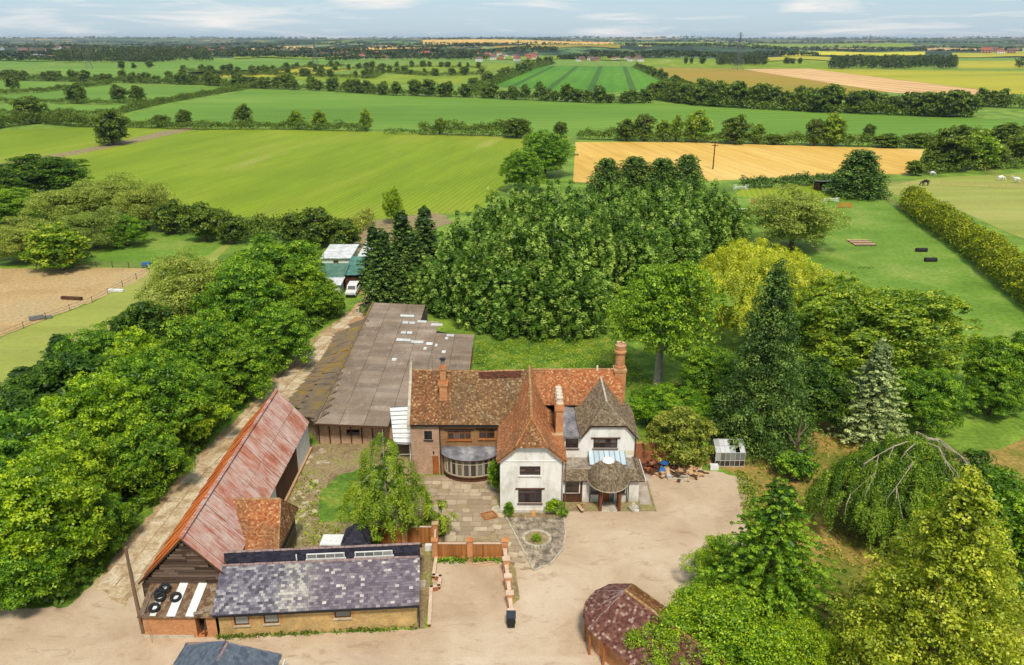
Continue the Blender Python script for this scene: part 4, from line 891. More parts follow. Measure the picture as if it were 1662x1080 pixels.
# midstrey porch with orange tiles
MS = [(-22.5,57.2,4.3), (-19.3,57.4,2.9)]
mp_ = thing('barn_porch', 'small hipped barn porch with orange clay tiles on the garden side', 'porch', (-19.6, 54.8, 0))
roof(mp_, 'roof', [(-23.2,51.9,3.0),(-18.0,51.9,2.95),(-18.5,55.4,5.35),(-23.2,55.4,5.35)], T_ORANGE, label='orange tiled near slope')
roof(mp_, 'roof', [(-17.9,57.9,2.95),(-23.2,57.9,3.0),(-23.2,55.4,5.35),(-18.5,55.4,5.35)], T_ORANGE, label='orange tiled far slope')
roof(mp_, 'roof', [(-18.0,51.9,2.95),(-17.9,57.9,2.95),(-18.5,55.4,5.35)], T_REDB, label='small tiled hip')
ridge(mp_, (-22.1,55.4,5.37), (-18.5,55.4,5.37)); ridge(mp_, (-18.5,55.4,5.37), (-18.0,52.0,3.0), r=.09); ridge(mp_, (-18.5,55.4,5.37), (-17.9,57.8,3.0), r=.09)
wo = MB()
wo.poly([(-22.4,52.4,0),(-18.3,52.4,0),(-18.3,52.4,2.9),(-22.4,52.4,2.9)]); wo.poly([(-18.3,52.4,0),(-18.25,57.6,0),(-18.25,57.6,2.85),(-18.3,52.4,2.85)])
wob = wo.build('wall', DARKIN_M, mp_)
for k in range(11):
    MB().obox((-18.22,54.95,.2+k*.25), (.02,0,.01), (0,2.62,0), (0,0,.125)).build('board', WOOD_G, wob)
    MB().obox((-20.35,52.34,.2+k*.25), (2.05,0,0), (0,.02,.01), (0,0,.125)).build('board', WOOD_G, wob)

# brick shed against the barn gable with scrap roof
BS = thing('brick_shed', 'low orange brick shed with broken doorway against the barn gable', 'shed', (-23.4, 47, 0))
fs = Fr((-26.0,45.85),(-20.85,45.85))
wall(BS, fs, 0, 1.85, [(3.7,4.45,.05,1.75)], BRICK_ORANGE, label='orange brick front with open doorway')
wall(BS, Fr((-26.0,48.2),(-26.0,45.85)), 0, 1.85, [], BRICK_ORANGE)
MB().box(-26.05,-22.5,45.78,45.84,0,.22).build('plinth', CONC_M, BS)
MB().beam((-21.75,45.85,.1),(-21.6,45.9,1.6),.06,.1).beam((-22.1,45.9,.4),(-21.5,45.9,.9),.05,.1).build('broken_door', WOOD_D, BS)
rdk = MB().poly([(-26.25,45.6,1.88),(-20.85,45.6,1.88),(-20.85,48.25,2.75),(-26.25,48.25,2.75)]).build('roof', M('rotten_roof_mat', tri_noise([(.3, C(70,48,34,.8)), (.5, C(120,92,66,.8)), (.7, C(160,140,110,.8))], 2.4, 8, 8, .4)), BS, label='decayed dark roof covering')
wsh = corr_mesh('sheet', WPAINT_M, 3, .02); gsh = corr_mesh('sheet', ASB_M, 3, .02)
def lz(y): return 1.9+(y-45.6)*(.87/2.65)
def shp(name, x, yc, wd, ln, me, rz=0, up=.06):
    T = Matrix.Translation((x, yc, lz(yc)+up)) @ Matrix.Rotation(rz, 4, 'Z') @ Matrix.Rotation(math.atan(.87/2.65), 4, 'X') @ Matrix.Diagonal((wd, ln, 1, 1)); link(name, me, rdk, T)
shp('roof_sheet', -25.15, 46.9, .42, 2.5, wsh, -.02); shp('roof_sheet', -23.85, 46.95, .62, 2.7, wsh, -.03); shp('roof_sheet', -22.5, 46.95, .62, 2.7, wsh, -.05)
for x, yc, a, bb, r in ((-21.3,46.2,.7,.4,.3),(-21.1,46.9,.5,.5,1.0),(-21.5,47.7,.4,.3,.6),(-22.0,45.9,.7,.25,.2),(-21.0,45.9,.6,.3,-.4),(-25.9,46.6,.2,1.9,0)): shp('roof_sheet', x, yc, a, bb, gsh, r, .1)
tyre_me = bpy.data.meshes.new('tyre'); bm = bmesh.new()
prof = [(.31,-.09),(.33,-.1),(.38,-.09),(.4,-.04),(.4,.04),(.38,.09),(.33,.1),(.31,.09),(.24,.07),(.21,.05),(.21,-.05),(.24,-.07)]
rings = [[bm.verts.new((r*math.cos(t), r*math.sin(t), z)) for r, z in prof] for t in [2*math.pi*k/20 for k in range(20)]]
for k in range(20):
    for i in range(len(prof)): bm.faces.new((rings[k][i], rings[(k+1)%20][i], rings[(k+1)%20][(i+1)%len(prof)], rings[k][(i+1)%len(prof)]))
bmesh.ops.recalc_face_normals(bm, faces=bm.faces); bm.to_mesh(tyre_me); bm.free(); tyre_me.materials.append(RUBBER_M)
for i, (x, yc, lab, up) in enumerate(((-25.25,47.35,'black tyre farthest up the shed roof in the leaning pile',.2),(-25.05,46.95,'black tyre in the middle of the pile on the shed roof',.32),(-25.2,46.2,'black tyre nearest the eave of the shed roof',.2),(-23.95,47.0,'lone black tyre lying on the white roof sheet',.2),(-24.9,47.5,'black tyre lying partly over the topmost tyre of the pile',.46))):
    o = bpy.data.objects.new('tyre', tyre_me); COL.objects.link(o); o.location = (x, yc, lz(yc)+up); o.rotation_euler = (math.atan(.33)+random.uniform(-.1,.1), random.uniform(-.1,.1), 0)
    tagp(o, lab, 'tyre', 'old tyres on the shed roof')

# ------------------------------------------------------------------ slate-roofed outbuilding
ang = math.atan2(46.89-45.85, 13.8)
SB = thing('slate_outbuilding', 'buff brick outbuilding with long patched slate roof and dark clerestory', 'outbuilding', (-20.65, 45.85, 0), ang)
def sl(x, y, z=0):
    v = Matrix.Translation(SB.location) @ Matrix.Rotation(ang, 4, 'Z') @ Vector((x, y, z)); return tuple(v)
LB = 13.85
fsb = Fr(sl(0,0)[:2], sl(LB,0)[:2])
sops = [(1.05,2.1,.95,1.95), (3.1,4.15,.98,1.98), (8.05,9.2,1.15,2.0)]
wall(SB, fsb, 0, 2.3, sops, BRICK_BUFF, label='long buff brick front wall')
for o in sops: window(SB, fsb, *o, 1, 1, WOOD_D, GLASSB_M, sill=CONC_M)
for o in sops:
    for s_ in (o[0]-.14, o[1]+.14):
        qn = MB()
        for k in range(5): qn.obox(fsb(s_, o[2]+.1+k*.2, .004), fsb.u*(.11 if k % 2 else .07), fsb.n*.012, (0,0,.1))
        qn.build('quoin', BRICK_ORANGE, SB)
wall(SB, Fr(sl(LB,0)[:2], sl(LB,6.5)[:2]), 0, 2.2, [], BRICK_BUFF, extra=[[(0,2.2),(6.5,2.2),(3.4,4.6),(3.2,4.0),(2.75,3.95)]])
wall(SB, Fr(sl(0,6.5)[:2], sl(0,0)[:2]), 0, 2.2, [], BRICK_BUFF, extra=[[(0,2.2),(6.5,2.2),(3.7,3.95),(3.1,4.6)]])
wall(SB, Fr(sl(LB,6.5)[:2], sl(0,6.5)[:2]), 0, 2.2, [], BRICK_BUFF)
def sroof(x0, x1, mat, lab, **k): return roof(SB, 'roof', [sl(x0,-.35,2.2), sl(x1,-.35,2.2), sl(x1,2.75,4.0), sl(x0,2.75,4.0)], mat, label=lab, tw=.29, ex=.2, lift=.025, wob=.04, **k)
sroof(-.25, 14.1, T_SLATEX, 'long slope of mottled grey, cream and purple slates')
ridge(SB, sl(-.2,2.78,4.04), sl(14.0,2.78,4.04), RIDGEP_M, r=.12, step=.45)
MB().poly([sl(-.2,2.85,3.92),sl(14.0,2.85,3.92),sl(14.0,3.2,3.75),sl(-.2,3.2,3.75)]).build('lead_gutter', LEAD_M, SB)
cl = MB().poly([sl(-.1,3.2,3.7),sl(14.1,3.2,3.7),sl(14.1,3.4,4.68),sl(-.1,3.4,4.68)]).build('clerestory', M('dark_cladding_mat', tri_noise([(.3, C(34,32,44,.8)), (.7, C(54,50,62,.8))], 1)), SB, label='dark slate-hung clerestory')
tiles('slates', [sl(-.1,3.17,3.75),sl(14.1,3.17,3.75),sl(14.1,3.37,4.68),sl(-.1,3.37,4.68)], T_DSLATE, cl, tw=.3, ex=.2, lift=.02)
fc = Fr(sl(0,3.17)[:2], sl(LB,3.17)[:2])
for a in (5.85, 9.35):
    w_ = window(SB, fc, a, a+2.75, 4.02, 4.5, 4, 1, WPAINT_M, GLASSB_M, depth=-.1, fw=.06, sill=WPAINT_M, label='white four-light clerestory window')
MB().obox(fc(5.1,4.2,.02), fc.u*.04, fc.n*.03, (0,0,.25)).build('vent_pipe', WPAINT_M, SB)
roof(SB, 'roof', [sl(14.1,6.9,2.1), sl(-.1,6.9,2.1), sl(-.1,3.4,4.7), sl(14.1,3.4,4.7)], T_DSLATE, label='dark rear slope', tw=.4, ex=.3)
ridge(SB, sl(-.2,3.4,4.74), sl(14.15,3.4,4.74), RIDGEP_M, r=.12, step=.45)
MB().beam(sl(-.2,-.4,2.12), sl(14.0,-.4,2.12), .1, .1).tube([sl(14.05,-.3,2.1), sl(14.0,-.05,0)], .045, 6).build('gutter', BLACK_M, SB)
# little pyramid roof and pale cover behind the outbuilding
PK = thing('brick_privy', 'small brick store with pointed slate roof behind the outbuilding', 'store', (-12.6, 55.2, 0))
cx, cyy = -12.4, 54.6; h0, r0 = 2.3, 1.1
wm = MB().box(cx-.9,cx+.9,cyy-.9,cyy+.9,0,2.25).build('wall', BRICK_RED, PK)
for k in range(4):
    a0, a1 = math.pi/4+k*math.pi/2, math.pi/4+(k+1)*math.pi/2; R_ = r0*1.414
    roof(PK, 'roof', [(cx+R_*math.cos(a0),cyy+R_*math.sin(a0),h0),(cx+R_*math.cos(a1),cyy+R_*math.sin(a1),h0),(cx,cyy,3.6)], T_DSLATE, tw=.3, ex=.22, lift=.02, th=.05)
pc = thing('white_cover', 'flat white plastic cover beside the pointed slate roof', 'cover', (-14.3, 54.4, 0))
MB().box(-15.3,-13.6,53.9,55.3,2.0,2.12).build('lid', WPAINT_M, pc); MB().box(-15.2,-13.7,54.0,55.2,0,2.0).build('box_body', GREY_M, pc)

# slate hipped roof at the foot of the picture
FH = thing('slate_pavilion', 'low building with blue grey hipped slate roof at the foot of the yard', 'building', (-18.5, 36, 0))
E_ = [(-22.3,30,2.3),(-14.9,30,2.3),(-14.95,41.6,2.3),(-21.6,42.6,2.3)]; A1, A2 = (-17.85,40.4,4.35), (-18.6,32.5,4.35); A3 = (-20.3,39.6,3.55)
roof(FH, 'roof', [E_[1],E_[2],A1,A2], T_BLUESLATE, tw=.3, ex=.22, lift=.015, wob=0, label='right slate slope')
roof(FH, 'roof', [E_[2],E_[3],A1], T_BLUESLATE, tw=.3, ex=.22, lift=.015, wob=0, label='far slate hip')
roof(FH, 'roof', [E_[3],E_[0],A2,A1], T_BLUESLATE, tw=.3, ex=.22, lift=.015, wob=0, label='left slate slope')
ridge(FH, A1, A2, RIDGEP_M, r=.12); ridge(FH, A1, E_[2], LEAD_M, r=.06); ridge(FH, A1, E_[3], RIDGEP_M, r=.12)
MB().box(-21.8,-15.2,30.4,40.7,0,2.35).build('wall', BRICK_BUFF, FH); MB().beam((-14.68,30,2.33),(-14.62,41.1,2.33),.06,.16).build('fascia', WPAINT_M, FH)

# round-ended outbuilding with purple tiles, lower right
RE = thing('round_ended_outbuilding', 'timber outbuilding with rounded end and purple red clay tile roof beside the drive', 'outbuilding', (9, 44, 0))
dv = Vector((.6,-.8,0)); R0 = Vector((7.75,45.4,4.35)); R1 = R0+dv*7.5
nv = Vector((.8,.6,0)); z2 = 2.15
near = [Vector((5.15,44.1,z2))+dv*7.6, Vector((5.15,44.1,z2))]; farp = Vector((8.9,48.9,z2))
endp = [Vector((5.15,44.1,z2)), Vector((4.95,45.5,z2)), Vector((5.25,46.9,z2)), Vector((6.05,48.1,z2)), Vector((7.25,48.9,z2)), farp]
def rot_(e0, e1, *t): return [tuple(e0), tuple(e1)] + [tuple(x) for x in t]
roof(RE, 'roof', rot_(near[0], near[1], R0, R1), T_PURPLE, label='near slope of mottled purple tiles', tw=.2, ex=.18)
roof(RE, 'roof', rot_(farp, farp+dv*8.5, R1+dv, R0), T_MOSSY, label='mossy brown far slope', tw=.2, ex=.18)
for i in range(5): roof(RE, 'roof', rot_(endp[i], endp[i+1], R0), T_PURPLE, label='tiled facet of the rounded end', tw=.2, ex=.18)
for q in endp[1:]: ridge(RE, R0+Vector((0,0,.03)), q+Vector((0,0,.03)), RIDGE_M if q is farp else RIDGEP_M, r=.07)
ridge(RE, R0+Vector((0,0,.03)), endp[0]+Vector((0,0,.03)), RIDGEP_M, r=.07)
ridge(RE, R0+Vector((0,0,.03)), R1+Vector((0,0,.03)), RIDGE_M, r=.12)
wl_ = MB(); inn = [R0.xy.to_3d() + (Vector((p.x,p.y,0))-Vector((R0.x,R0.y,0)))*.78 for p in [near[0]]+endp+[farp+dv*8.5]]
for i in range(len(inn)-1): wl_.poly([inn[i], inn[i+1], inn[i+1]+Vector((0,0,2.0)), inn[i]+Vector((0,0,2.0))])
wl_.build('wall', BRICK_ORANGE, RE); po = MB()
for p in [near[1]+dv*1.5, near[1], endp[1], endp[2]]:
    q = R0+(p-R0)*.93; po.box(q.x-.08,q.x+.08,q.y-.08,q.y+.08,0,2.1)
po.build('post', WOOD_O, RE)

# ------------------------------------------------------------------ courtyard fences, pillars and low walls
def fence_run(label, p, q, npan, z0, z1, pil_h, ends=(True,True), cat='fence', coping=COPING_M, bandh=.4):
    t = thing('courtyard_fence', label, cat, ((p[0]+q[0])/2, (p[1]+q[1])/2, 0), 0, 'timber and brick courtyard fences'); fr = Fr(p, q); n = npan
    for k in range(n+1):
        if (k == 0 and not ends[0]) or (k == n and not ends[1]): continue
        s = fr.L*k/n; pl_ = MB().obox(fr(s, pil_h/2, 0), fr.u*.22, fr.n*.22, (0,0,pil_h/2)).build('pillar', BRICK_ORANGE, t)
        MB().obox(fr(s, pil_h+.05, 0), fr.u*.28, fr.n*.28, (0,0,.05)).build('cap', BRICK_ORANGE, pl_)
    for k in range(n):
        a, b = fr.L*k/n+.24, fr.L*(k+1)/n-.24
        if z1 > z0:
            nb = max(2, int((b-a)/.17))
            for i in range(nb):
                s = a+(b-a)*(i+.5)/nb; hh = (z1-z0)/2+random.uniform(-.006,.006)
                MB().obox(fr(s, z0+hh, .02*(i%2)), fr.u*(b-a)/nb/2*.95, fr.n*.012, (0,0,hh)).build('board', FENCE_M, t)
            MB().obox(fr((a+b)/2, z1+.06, 0), fr.u*(b-a)/2, fr.n*.07, (0,0,.04)).build('capping_rail', COPING_M, t)
        if z0 > .1: MB().obox(fr((a+b)/2, z0/2, 0), fr.u*(b-a)/2, fr.n*.11, (0,0,z0/2)).build('brick_base', BRICK_ORANGE, t)
    return t
fence_run('rear courtyard fence of orange boards behind the slate outbuilding', (-11.5,57.0), (-6.4,57.0), 2, .1, 1.65, 2.0)
fence_run('courtyard fence of orange boards closing the top of the parking bay', (-6.25,54.8), (-.55,54.8), 2, .35, 1.55, 1.9)
fence_run('short return fence joining the two courtyard fences', (-6.4,57.0), (-6.25,54.8), 1, .3, 1.5, 1.9, ends=(False,False))
cw = thing('courtyard_wall', 'stepped orange brick wall with pale coping and capped pillars beside the parking bay', 'wall', (-.4, 51, 0))
fr = Fr((-.6,54.6),(-.02,47.4)); zt = [1.35,1.1,.95,.8]
for k in range(4):
    a, b = fr.L*k/4+.2, fr.L*(k+1)/4-.2
    MB().obox(fr((a+b)/2, zt[k]/2, 0), fr.u*(b-a)/2, fr.n*.11, (0,0,zt[k]/2)).build('wall_panel', BRICK_ORANGE, cw); MB().obox(fr((a+b)/2, zt[k]+.04, 0), fr.u*(b-a)/2, fr.n*.15, (0,0,.04)).build('coping', COPING_M, cw)
    MB().obox(fr(fr.L*(k+1)/4, zt[k]/2+.1, 0), fr.u*.2, fr.n*.24, (0,0,zt[k]/2+.1)).build('pillar', BRICK_ORANGE, cw); MB().obox(fr(fr.L*(k+1)/4, zt[k]+.24, 0), fr.u*.25, fr.n*.3, (0,0,.05)).build('cap', COPING_M, cw)
lw = thing('low_wall', 'low stepped kerb wall with pale coping left of the parking bay', 'wall', (-6, 50, 0))
for p, q in (((-6.15,54.6),(-6.15,52.3)),((-6.15,52.3),(-5.6,52.2)),((-5.6,52.2),(-5.62,51.0)),((-5.62,51.0),(-6.2,50.9)),((-6.2,50.9),(-5.95,46.8))):
    f_ = Fr(p, q); MB().obox(f_(f_.L/2,.2,0), f_.u*(f_.L/2-.085), f_.n*.08, (0,0,.2)).build('wall_panel', BRICK_RED, lw); MB().obox(f_(f_.L/2,.44,0), f_.u*(f_.L/2+.1), f_.n*.13, (0,0,.04)).build('coping', COPING_M, lw)
sheet('side_passage', [(-7.3,46.6),(-6.3,46.8),(-6.4,54.6),(-6.5,57),(-7.4,57)], .02, DIRT_M, pix=False)
sheet('bare_bed', [(-.2,49),(.6,50),(.2,54.5),(-.5,54.8),(-.2,51)], .02, DIRT_M, pix=False)
# ring-stone planter in the shingle bed
rp_ = thing('stone_ring_planter', 'round stone-edged flower bed with small shrub in the shingle bed', 'planter', (2.1, 57.55, 0))
for k in range(26):
    a = 2*math.pi*k/26; c = (2.1+1.12*math.cos(a), 57.55+1.12*math.sin(a), .12)
    MB().obox(c, (-.13*math.sin(a)*.95,.13*math.cos(a)*.95,0), (.12*math.cos(a),.12*math.sin(a),0), (0,0,.12+random.uniform(-.02,.03))).build('stone', CONC_M, rp_)
MB().tube([(2.1,57.55,.0),(2.1,57.55,.14)], 1.02, 24).build('soil', DIRT_M, rp_)
edg = thing('bed_edging', 'thin stone kerb round the shingle bed in front of the white gable', 'kerb', (2, 57, 0))
bpz = [G(*p) for p in [(820,838),(842,880),(866,927),(892,918),(913,893),(918,868),(915,840)]]
for p, q in zip(bpz[:-1], bpz[1:]):
    n = max(1, int(math.dist(p,q)/.6))
    for k in range(n):
        a = [p[i]+(q[i]-p[i])*(k+.03)/n for i in (0,1)]; b = [p[i]+(q[i]-p[i])*(k+.97)/n for i in (0,1)]
        MB().beam((*a,.06),(*b,.06),.12,.12).build('kerb_stone', CONC_M, edg)
# ------------------------------------------------------------------ trees
def leafquads(P, N, size, R_, asp=.62):
    """leaf-sized quads at points P facing roughly along N"""
    n = len(P); N = N/np.maximum(np.linalg.norm(N, axis=1, keepdims=True), 1e-6)
    a = R_.normal(size=(n,3)); t = np.cross(N, a); t /= np.maximum(np.linalg.norm(t, axis=1, keepdims=True), 1e-6); b = np.cross(N, t)
    s = (size*(.6+.8*R_.random(n)))[:,None]*.5
    return np.stack([P-t*s, P-b*s*asp, P+t*s, P+b*s*asp], 1)
def unit(n, R_): v = R_.normal(size=(n,3)); return v/np.linalg.norm(v, axis=1, keepdims=True)
def clump_leaves(C, rad, n, size, R_, flat=.75, up=.35, spread=.55, tone=.45):
    m = len(C); rad = np.broadcast_to(rad, (m,)); Cc = np.repeat(C, n, 0); r = np.repeat(rad, n); d = unit(m*n, R_)
    d[:,2] = np.where(d[:,2] < -.35, -d[:,2], d[:,2]); k = (.55+.45*R_.random(m*n)**.5)
    P = Cc + d*(r*k)[:,None]*np.array([1,1,flat]); N = d + np.array([0,0,up]) + R_.normal(size=(m*n,3))*spread
    rnd = np.clip(np.repeat(R_.random(m), n)*tone + R_.random(m*n)*(1-tone), 0, 1)
    return leafquads(P, N, size, R_), rnd
def crown(name, mat, seed, rx=5, rz=4, base=2.5, lobes=24, lobr=1.7, sub=20, cl=.55, n=34, leaf=.26, top=1.0, low=-.35, squash=1.0, ry=None, drop=0.0, tone=.6):
    """crown of big lobes, each built from leaf clumps; origin at the foot of the trunk"""
    R_ = np.random.default_rng(seed); ry = ry or rx
    i = np.arange(lobes)+.5; zc = 1-(1-low)*i/lobes; ph = i*2.39996+R_.normal(0,.25,lobes); rr = np.sqrt(np.maximum(0,1-zc**2))
    k = .52+.44*R_.random(lobes)
    C = np.stack([rr*np.cos(ph)*(rx-lobr*.6)*k, rr*np.sin(ph)*(ry-lobr*.6)*k, base+rz*(1+zc*k*top)*.98-.0], 1)
    C[:,2] = np.minimum(C[:,2], base+2*rz-lobr*.6); cen = np.array([0,0,base+rz*.9])
    lr = lobr*(.6+.8*R_.random(lobes)); LC = np.repeat(C, sub, 0); lrr = np.repeat(lr, sub); d = unit(lobes*sub, R_)
    o = LC-cen; o /= np.maximum(np.linalg.norm(o,axis=1,keepdims=True),1e-6); d = d + o*.75; d[:,2] += .25; d /= np.linalg.norm(d,axis=1,keepdims=True)
    CC = LC + d*(lrr*(.72+.34*R_.random(lobes*sub)))[:,None]*np.array([1,1,.85]); CC[:,2] = np.maximum(CC[:,2], .6*leaf+.3)
    V, rnd = clump_leaves(CC, cl*(.7+.6*R_.random(len(CC))), n, leaf, R_, flat=.7*squash, tone=tone)
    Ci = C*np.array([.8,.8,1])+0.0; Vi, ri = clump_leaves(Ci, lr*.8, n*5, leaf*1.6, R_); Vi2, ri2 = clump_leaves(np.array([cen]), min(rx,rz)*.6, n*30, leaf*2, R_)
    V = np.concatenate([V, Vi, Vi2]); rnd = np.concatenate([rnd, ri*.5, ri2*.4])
    return quadmesh(name, V, rnd, mat)
def poplar_crown(name, mat, seed, r=3.4, h=17, n=44, leaf=.27):
    """upright pointed plumes standing close together, inner leaves coloured darker to shade the gaps"""
    R_ = np.random.default_rng(seed); C = []; rad = []; nP = 15
    for i in range(nP):
        a = i*2.4+R_.normal(0,.25); q = r*.86*math.sqrt((i+.3)/nP); x0, y0 = q*math.cos(a), q*math.sin(a); top = h*(1-.36*(q/r)**1.5-.12*R_.random()); pr = .62+.3*R_.random(); m = int(top*1.9)
        for k in range(m):
            t = (k+.6)/m; z = .5+(top-.8)*t; w = pr*min(1, .7+t)*(1-max(0,t-.5)**1.4*2.0); b = R_.random()*6.3; sp = 1+.25*t
            for _ in range(2 if t < .85 else 1):
                C.append((x0*sp+w*math.cos(b), y0*sp+w*math.sin(b), z+R_.normal(0,.15))); rad.append(.40*(.75+.6*R_.random())*(1-.25*t)); b += 2.4
    C = np.array(C); V, rnd = clump_leaves(C, np.array(rad), n, leaf, R_, flat=2.1, up=.3, spread=.4, tone=.65)
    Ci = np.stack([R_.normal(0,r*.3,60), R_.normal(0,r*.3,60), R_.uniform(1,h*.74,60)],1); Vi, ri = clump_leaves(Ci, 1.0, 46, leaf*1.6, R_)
    return quadmesh(name, np.concatenate([V,Vi]), np.concatenate([rnd,ri*.25]), mat)  # inner leaves take the dark tones: shade of the gaps put into colour
def cone_crown(name, mat, seed, r=3.5, h=14, base=.3, layers=26, per=14, clump=.55, n=22, leaf=.2, power=.8, droop=.15, gap=0.0, puffy=False, inner=True, tone=.45, irr=.3):
    R_ = np.random.default_rng(seed); C = []; rad = []
    for i in range(layers):
        t = (i+.5)/layers; z = base+(h-base)*t; rr = r*(1-t)**power*(.86+.28*R_.random()); m = max(3, int(per*(rr/r)**.8)+2); ph = R_.random()*6.3
        for k in range(m):
            a = ph+2*math.pi*k/m+R_.normal(0,.12); rk = rr*(1-irr*.6+irr*1.2*R_.random()); nb = max(1, int(rk/(clump*1.15)))
            for q in range(nb):
                f = 1-q*clump*1.1/max(rk,.01); 
                if f < .25 or (q > 2 and not gap): break
                C.append((rk*f*math.cos(a), rk*f*math.sin(a), z-droop*rk*f+R_.normal(0,.12))); rad.append(clump*(.75+.5*R_.random())*(1-.35*t)*(1 if puffy else (.6+.5*(1-f))))
    C = np.array(C); C[:,2] = np.maximum(C[:,2], .3); V, rnd = clump_leaves(C, np.array(rad), n, leaf, R_, flat=.9 if puffy else .45, up=.3, tone=tone)
    Vs, rs = [V], [rnd]
    if inner:
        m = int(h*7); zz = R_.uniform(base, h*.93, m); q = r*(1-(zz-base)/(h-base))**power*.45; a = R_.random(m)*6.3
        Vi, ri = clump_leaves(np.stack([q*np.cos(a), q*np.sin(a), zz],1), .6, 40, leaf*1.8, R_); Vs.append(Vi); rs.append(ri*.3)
    return quadmesh(name, np.concatenate(Vs), np.concatenate(rs), mat)
def weep_crown(name, mat, seed, rx=4, h=10, base=1.0, strands=420, leaf=.2, dens=9, top=.5, long=.6, spread=1.0, fill=True, ry=None, jit=.05, bumps=5, pw=2.2, per=18, wid=.26):
    """hanging curtains: bundles of strands falling from an arching crown, with gaps between the bundles"""
    R_ = np.random.default_rng(seed); P = []; N = []; rnd = []; ry = ry or rx; ph = R_.random(bumps)*6.3
    for c_ in range(max(4, strands//per)):
        u = R_.random(); a = R_.random()*2*math.pi; rr = u**.5; bump = 1+.12*math.sin(a*3+ph[0])+.07*math.sin(a*7+ph[1]); X, Y = rx*rr*math.cos(a)*bump, ry*rr*math.sin(a)*bump
        Z = base+(h-base)*(1-(1-top)*rr**pw)*(1-.12*R_.random()) + .3*math.sin(X*1.7+ph[2])*math.cos(Y*1.9+ph[3]); LN = (Z-base)*long*(.45+.6*R_.random())*(.35+.65*rr); T_ = R_.random(); wd = wid*(.6+.8*R_.random())
        for i in range(per):
            q = R_.random()*6.3; s_ = wd*R_.random()**.5; ox, oy = s_*math.cos(q), s_*math.sin(q); ln = LN*(.55+.5*R_.random()); k = max(4, int(ln*dens)); t = np.arange(k)/k
            pts = np.stack([X+ox*(1.3-.5*t)+math.cos(a)*.35*spread*np.sqrt(t)+R_.normal(0,jit*.5,k), Y+oy*(1.3-.5*t)+math.sin(a)*.35*spread*np.sqrt(t)+R_.normal(0,jit*.5,k), Z-ln*t-s_*s_*1.2+.2*np.sin(t*math.pi)],1)
            n_ = np.tile([math.cos(q)+.5*math.cos(a),math.sin(q)+.5*math.sin(a),.55],(k,1))+R_.normal(0,.4,(k,3)); P.append(pts); N.append(n_); rnd.append(np.clip(T_*.5+.2*R_.random()+R_.random(k)*.35-.05,0,1))
    P = np.concatenate(P); N = np.concatenate(N); rnd = np.concatenate(rnd); P[:,2] = np.maximum(P[:,2], .15); V = leafquads(P, N, leaf, R_, .5)
    if fill:
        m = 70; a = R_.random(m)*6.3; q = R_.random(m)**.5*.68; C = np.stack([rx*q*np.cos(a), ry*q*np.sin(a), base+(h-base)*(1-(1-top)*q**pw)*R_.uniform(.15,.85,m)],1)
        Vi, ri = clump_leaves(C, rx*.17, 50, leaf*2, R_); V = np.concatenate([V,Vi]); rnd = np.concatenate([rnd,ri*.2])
    return quadmesh(name, V, rnd, mat)
def trunk_mesh(name, h, r, spread, seed, mat, nb=6, fork=.35, lean=.0, nseg=7):
    R_ = random.Random(seed); m = MB(); pts = [(R_.uniform(-.1,.1)*k*.4+lean*k/5, R_.uniform(-.1,.1)*k*.4, h*k/5) for k in range(6)]
    m.tube(pts, [r*1.3, r, r*.85, r*.65, r*.45, r*.2], nseg)
    for k in range(nb):
        t = fork+(1-fork)*.75*k/nb; i = min(4, int(t*5)); f = t*5-i; p = Vector(pts[i]).lerp(Vector(pts[i+1]), f); a = k*2.4+R_.random(); L_ = spread*(1.05-t*.6)
        d = Vector((math.cos(a), math.sin(a), .75)); q = p+d*L_*.5+Vector((0,0,R_.uniform(-.2,.3))); e = q+Vector((d.x*.5, d.y*.5, .45))*L_*.55
        m.tube([p, q, e], [r*.42, r*.28, r*.08], 5)
        g = q+Vector((math.cos(a+1.1)*.45, math.sin(a+1.1)*.45, .5))*L_*.4; m.tube([q, g], [r*.2, r*.05], 4)
    return m.mesh(name, mat)
LM_MAPLE = leafmat('maple_leaf_mat', C(56,92,18,.8), C(98,142,34,.85), C(162,190,66,.9), .35)
LM_LIME = leafmat('bright_leaf_mat', C(70,108,14,.85), C(124,160,32,.9), C(186,204,68,.95), .35)
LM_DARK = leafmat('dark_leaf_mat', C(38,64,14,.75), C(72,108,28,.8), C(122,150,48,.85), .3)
LM_POP = leafmat('poplar_leaf_mat', C(60,92,24,.8), C(100,138,50,.88), C(172,194,116,.95), .3)
LM_WILL = leafmat('grey_willow_leaf_mat', C(92,112,42,.85), C(142,158,76,.88), C(188,196,120,.9), .35)
LM_GOLD = leafmat('golden_willow_leaf_mat', C(132,148,32,.88), C(182,190,56,.93), C(220,218,100,.98), .4, .06)
LM_CYP = leafmat('cypress_leaf_mat', C(40,64,26,.8), C(76,106,48,.85), C(124,146,78,.9), .15)
LM_BLUE = leafmat('blue_spruce_leaf_mat', C(92,112,76,.85), C(146,162,120,.9), C(196,204,166,.92), .1, .1)
LM_FEATH = leafmat('feathery_conifer_leaf_mat', C(58,92,18,.8), C(106,146,36,.88), C(176,198,72,.92), .3)
LM_CHEST = leafmat('chestnut_leaf_mat', C(60,94,16,.8), C(114,146,36,.88), C(182,194,78,.92), .35)
LM_YG = leafmat('yellow_green_leaf_mat', C(92,112,20,.85), C(146,158,44,.9), C(204,204,92,.94), .35)
LM_OLIVE = leafmat('olive_leaf_mat', C(86,102,30,.85), C(132,144,60,.88), C(186,186,104,.9), .3)
LM_GHEDGE = leafmat('golden_conifer_leaf_mat', C(64,86,16,.8), C(120,136,28,.86), C(186,186,52,.92), .25, .05)
LM_HEDGE = leafmat('hedge_leaf_mat', C(50,74,18,.8), C(84,110,34,.82), C(136,152,60,.85), .25)
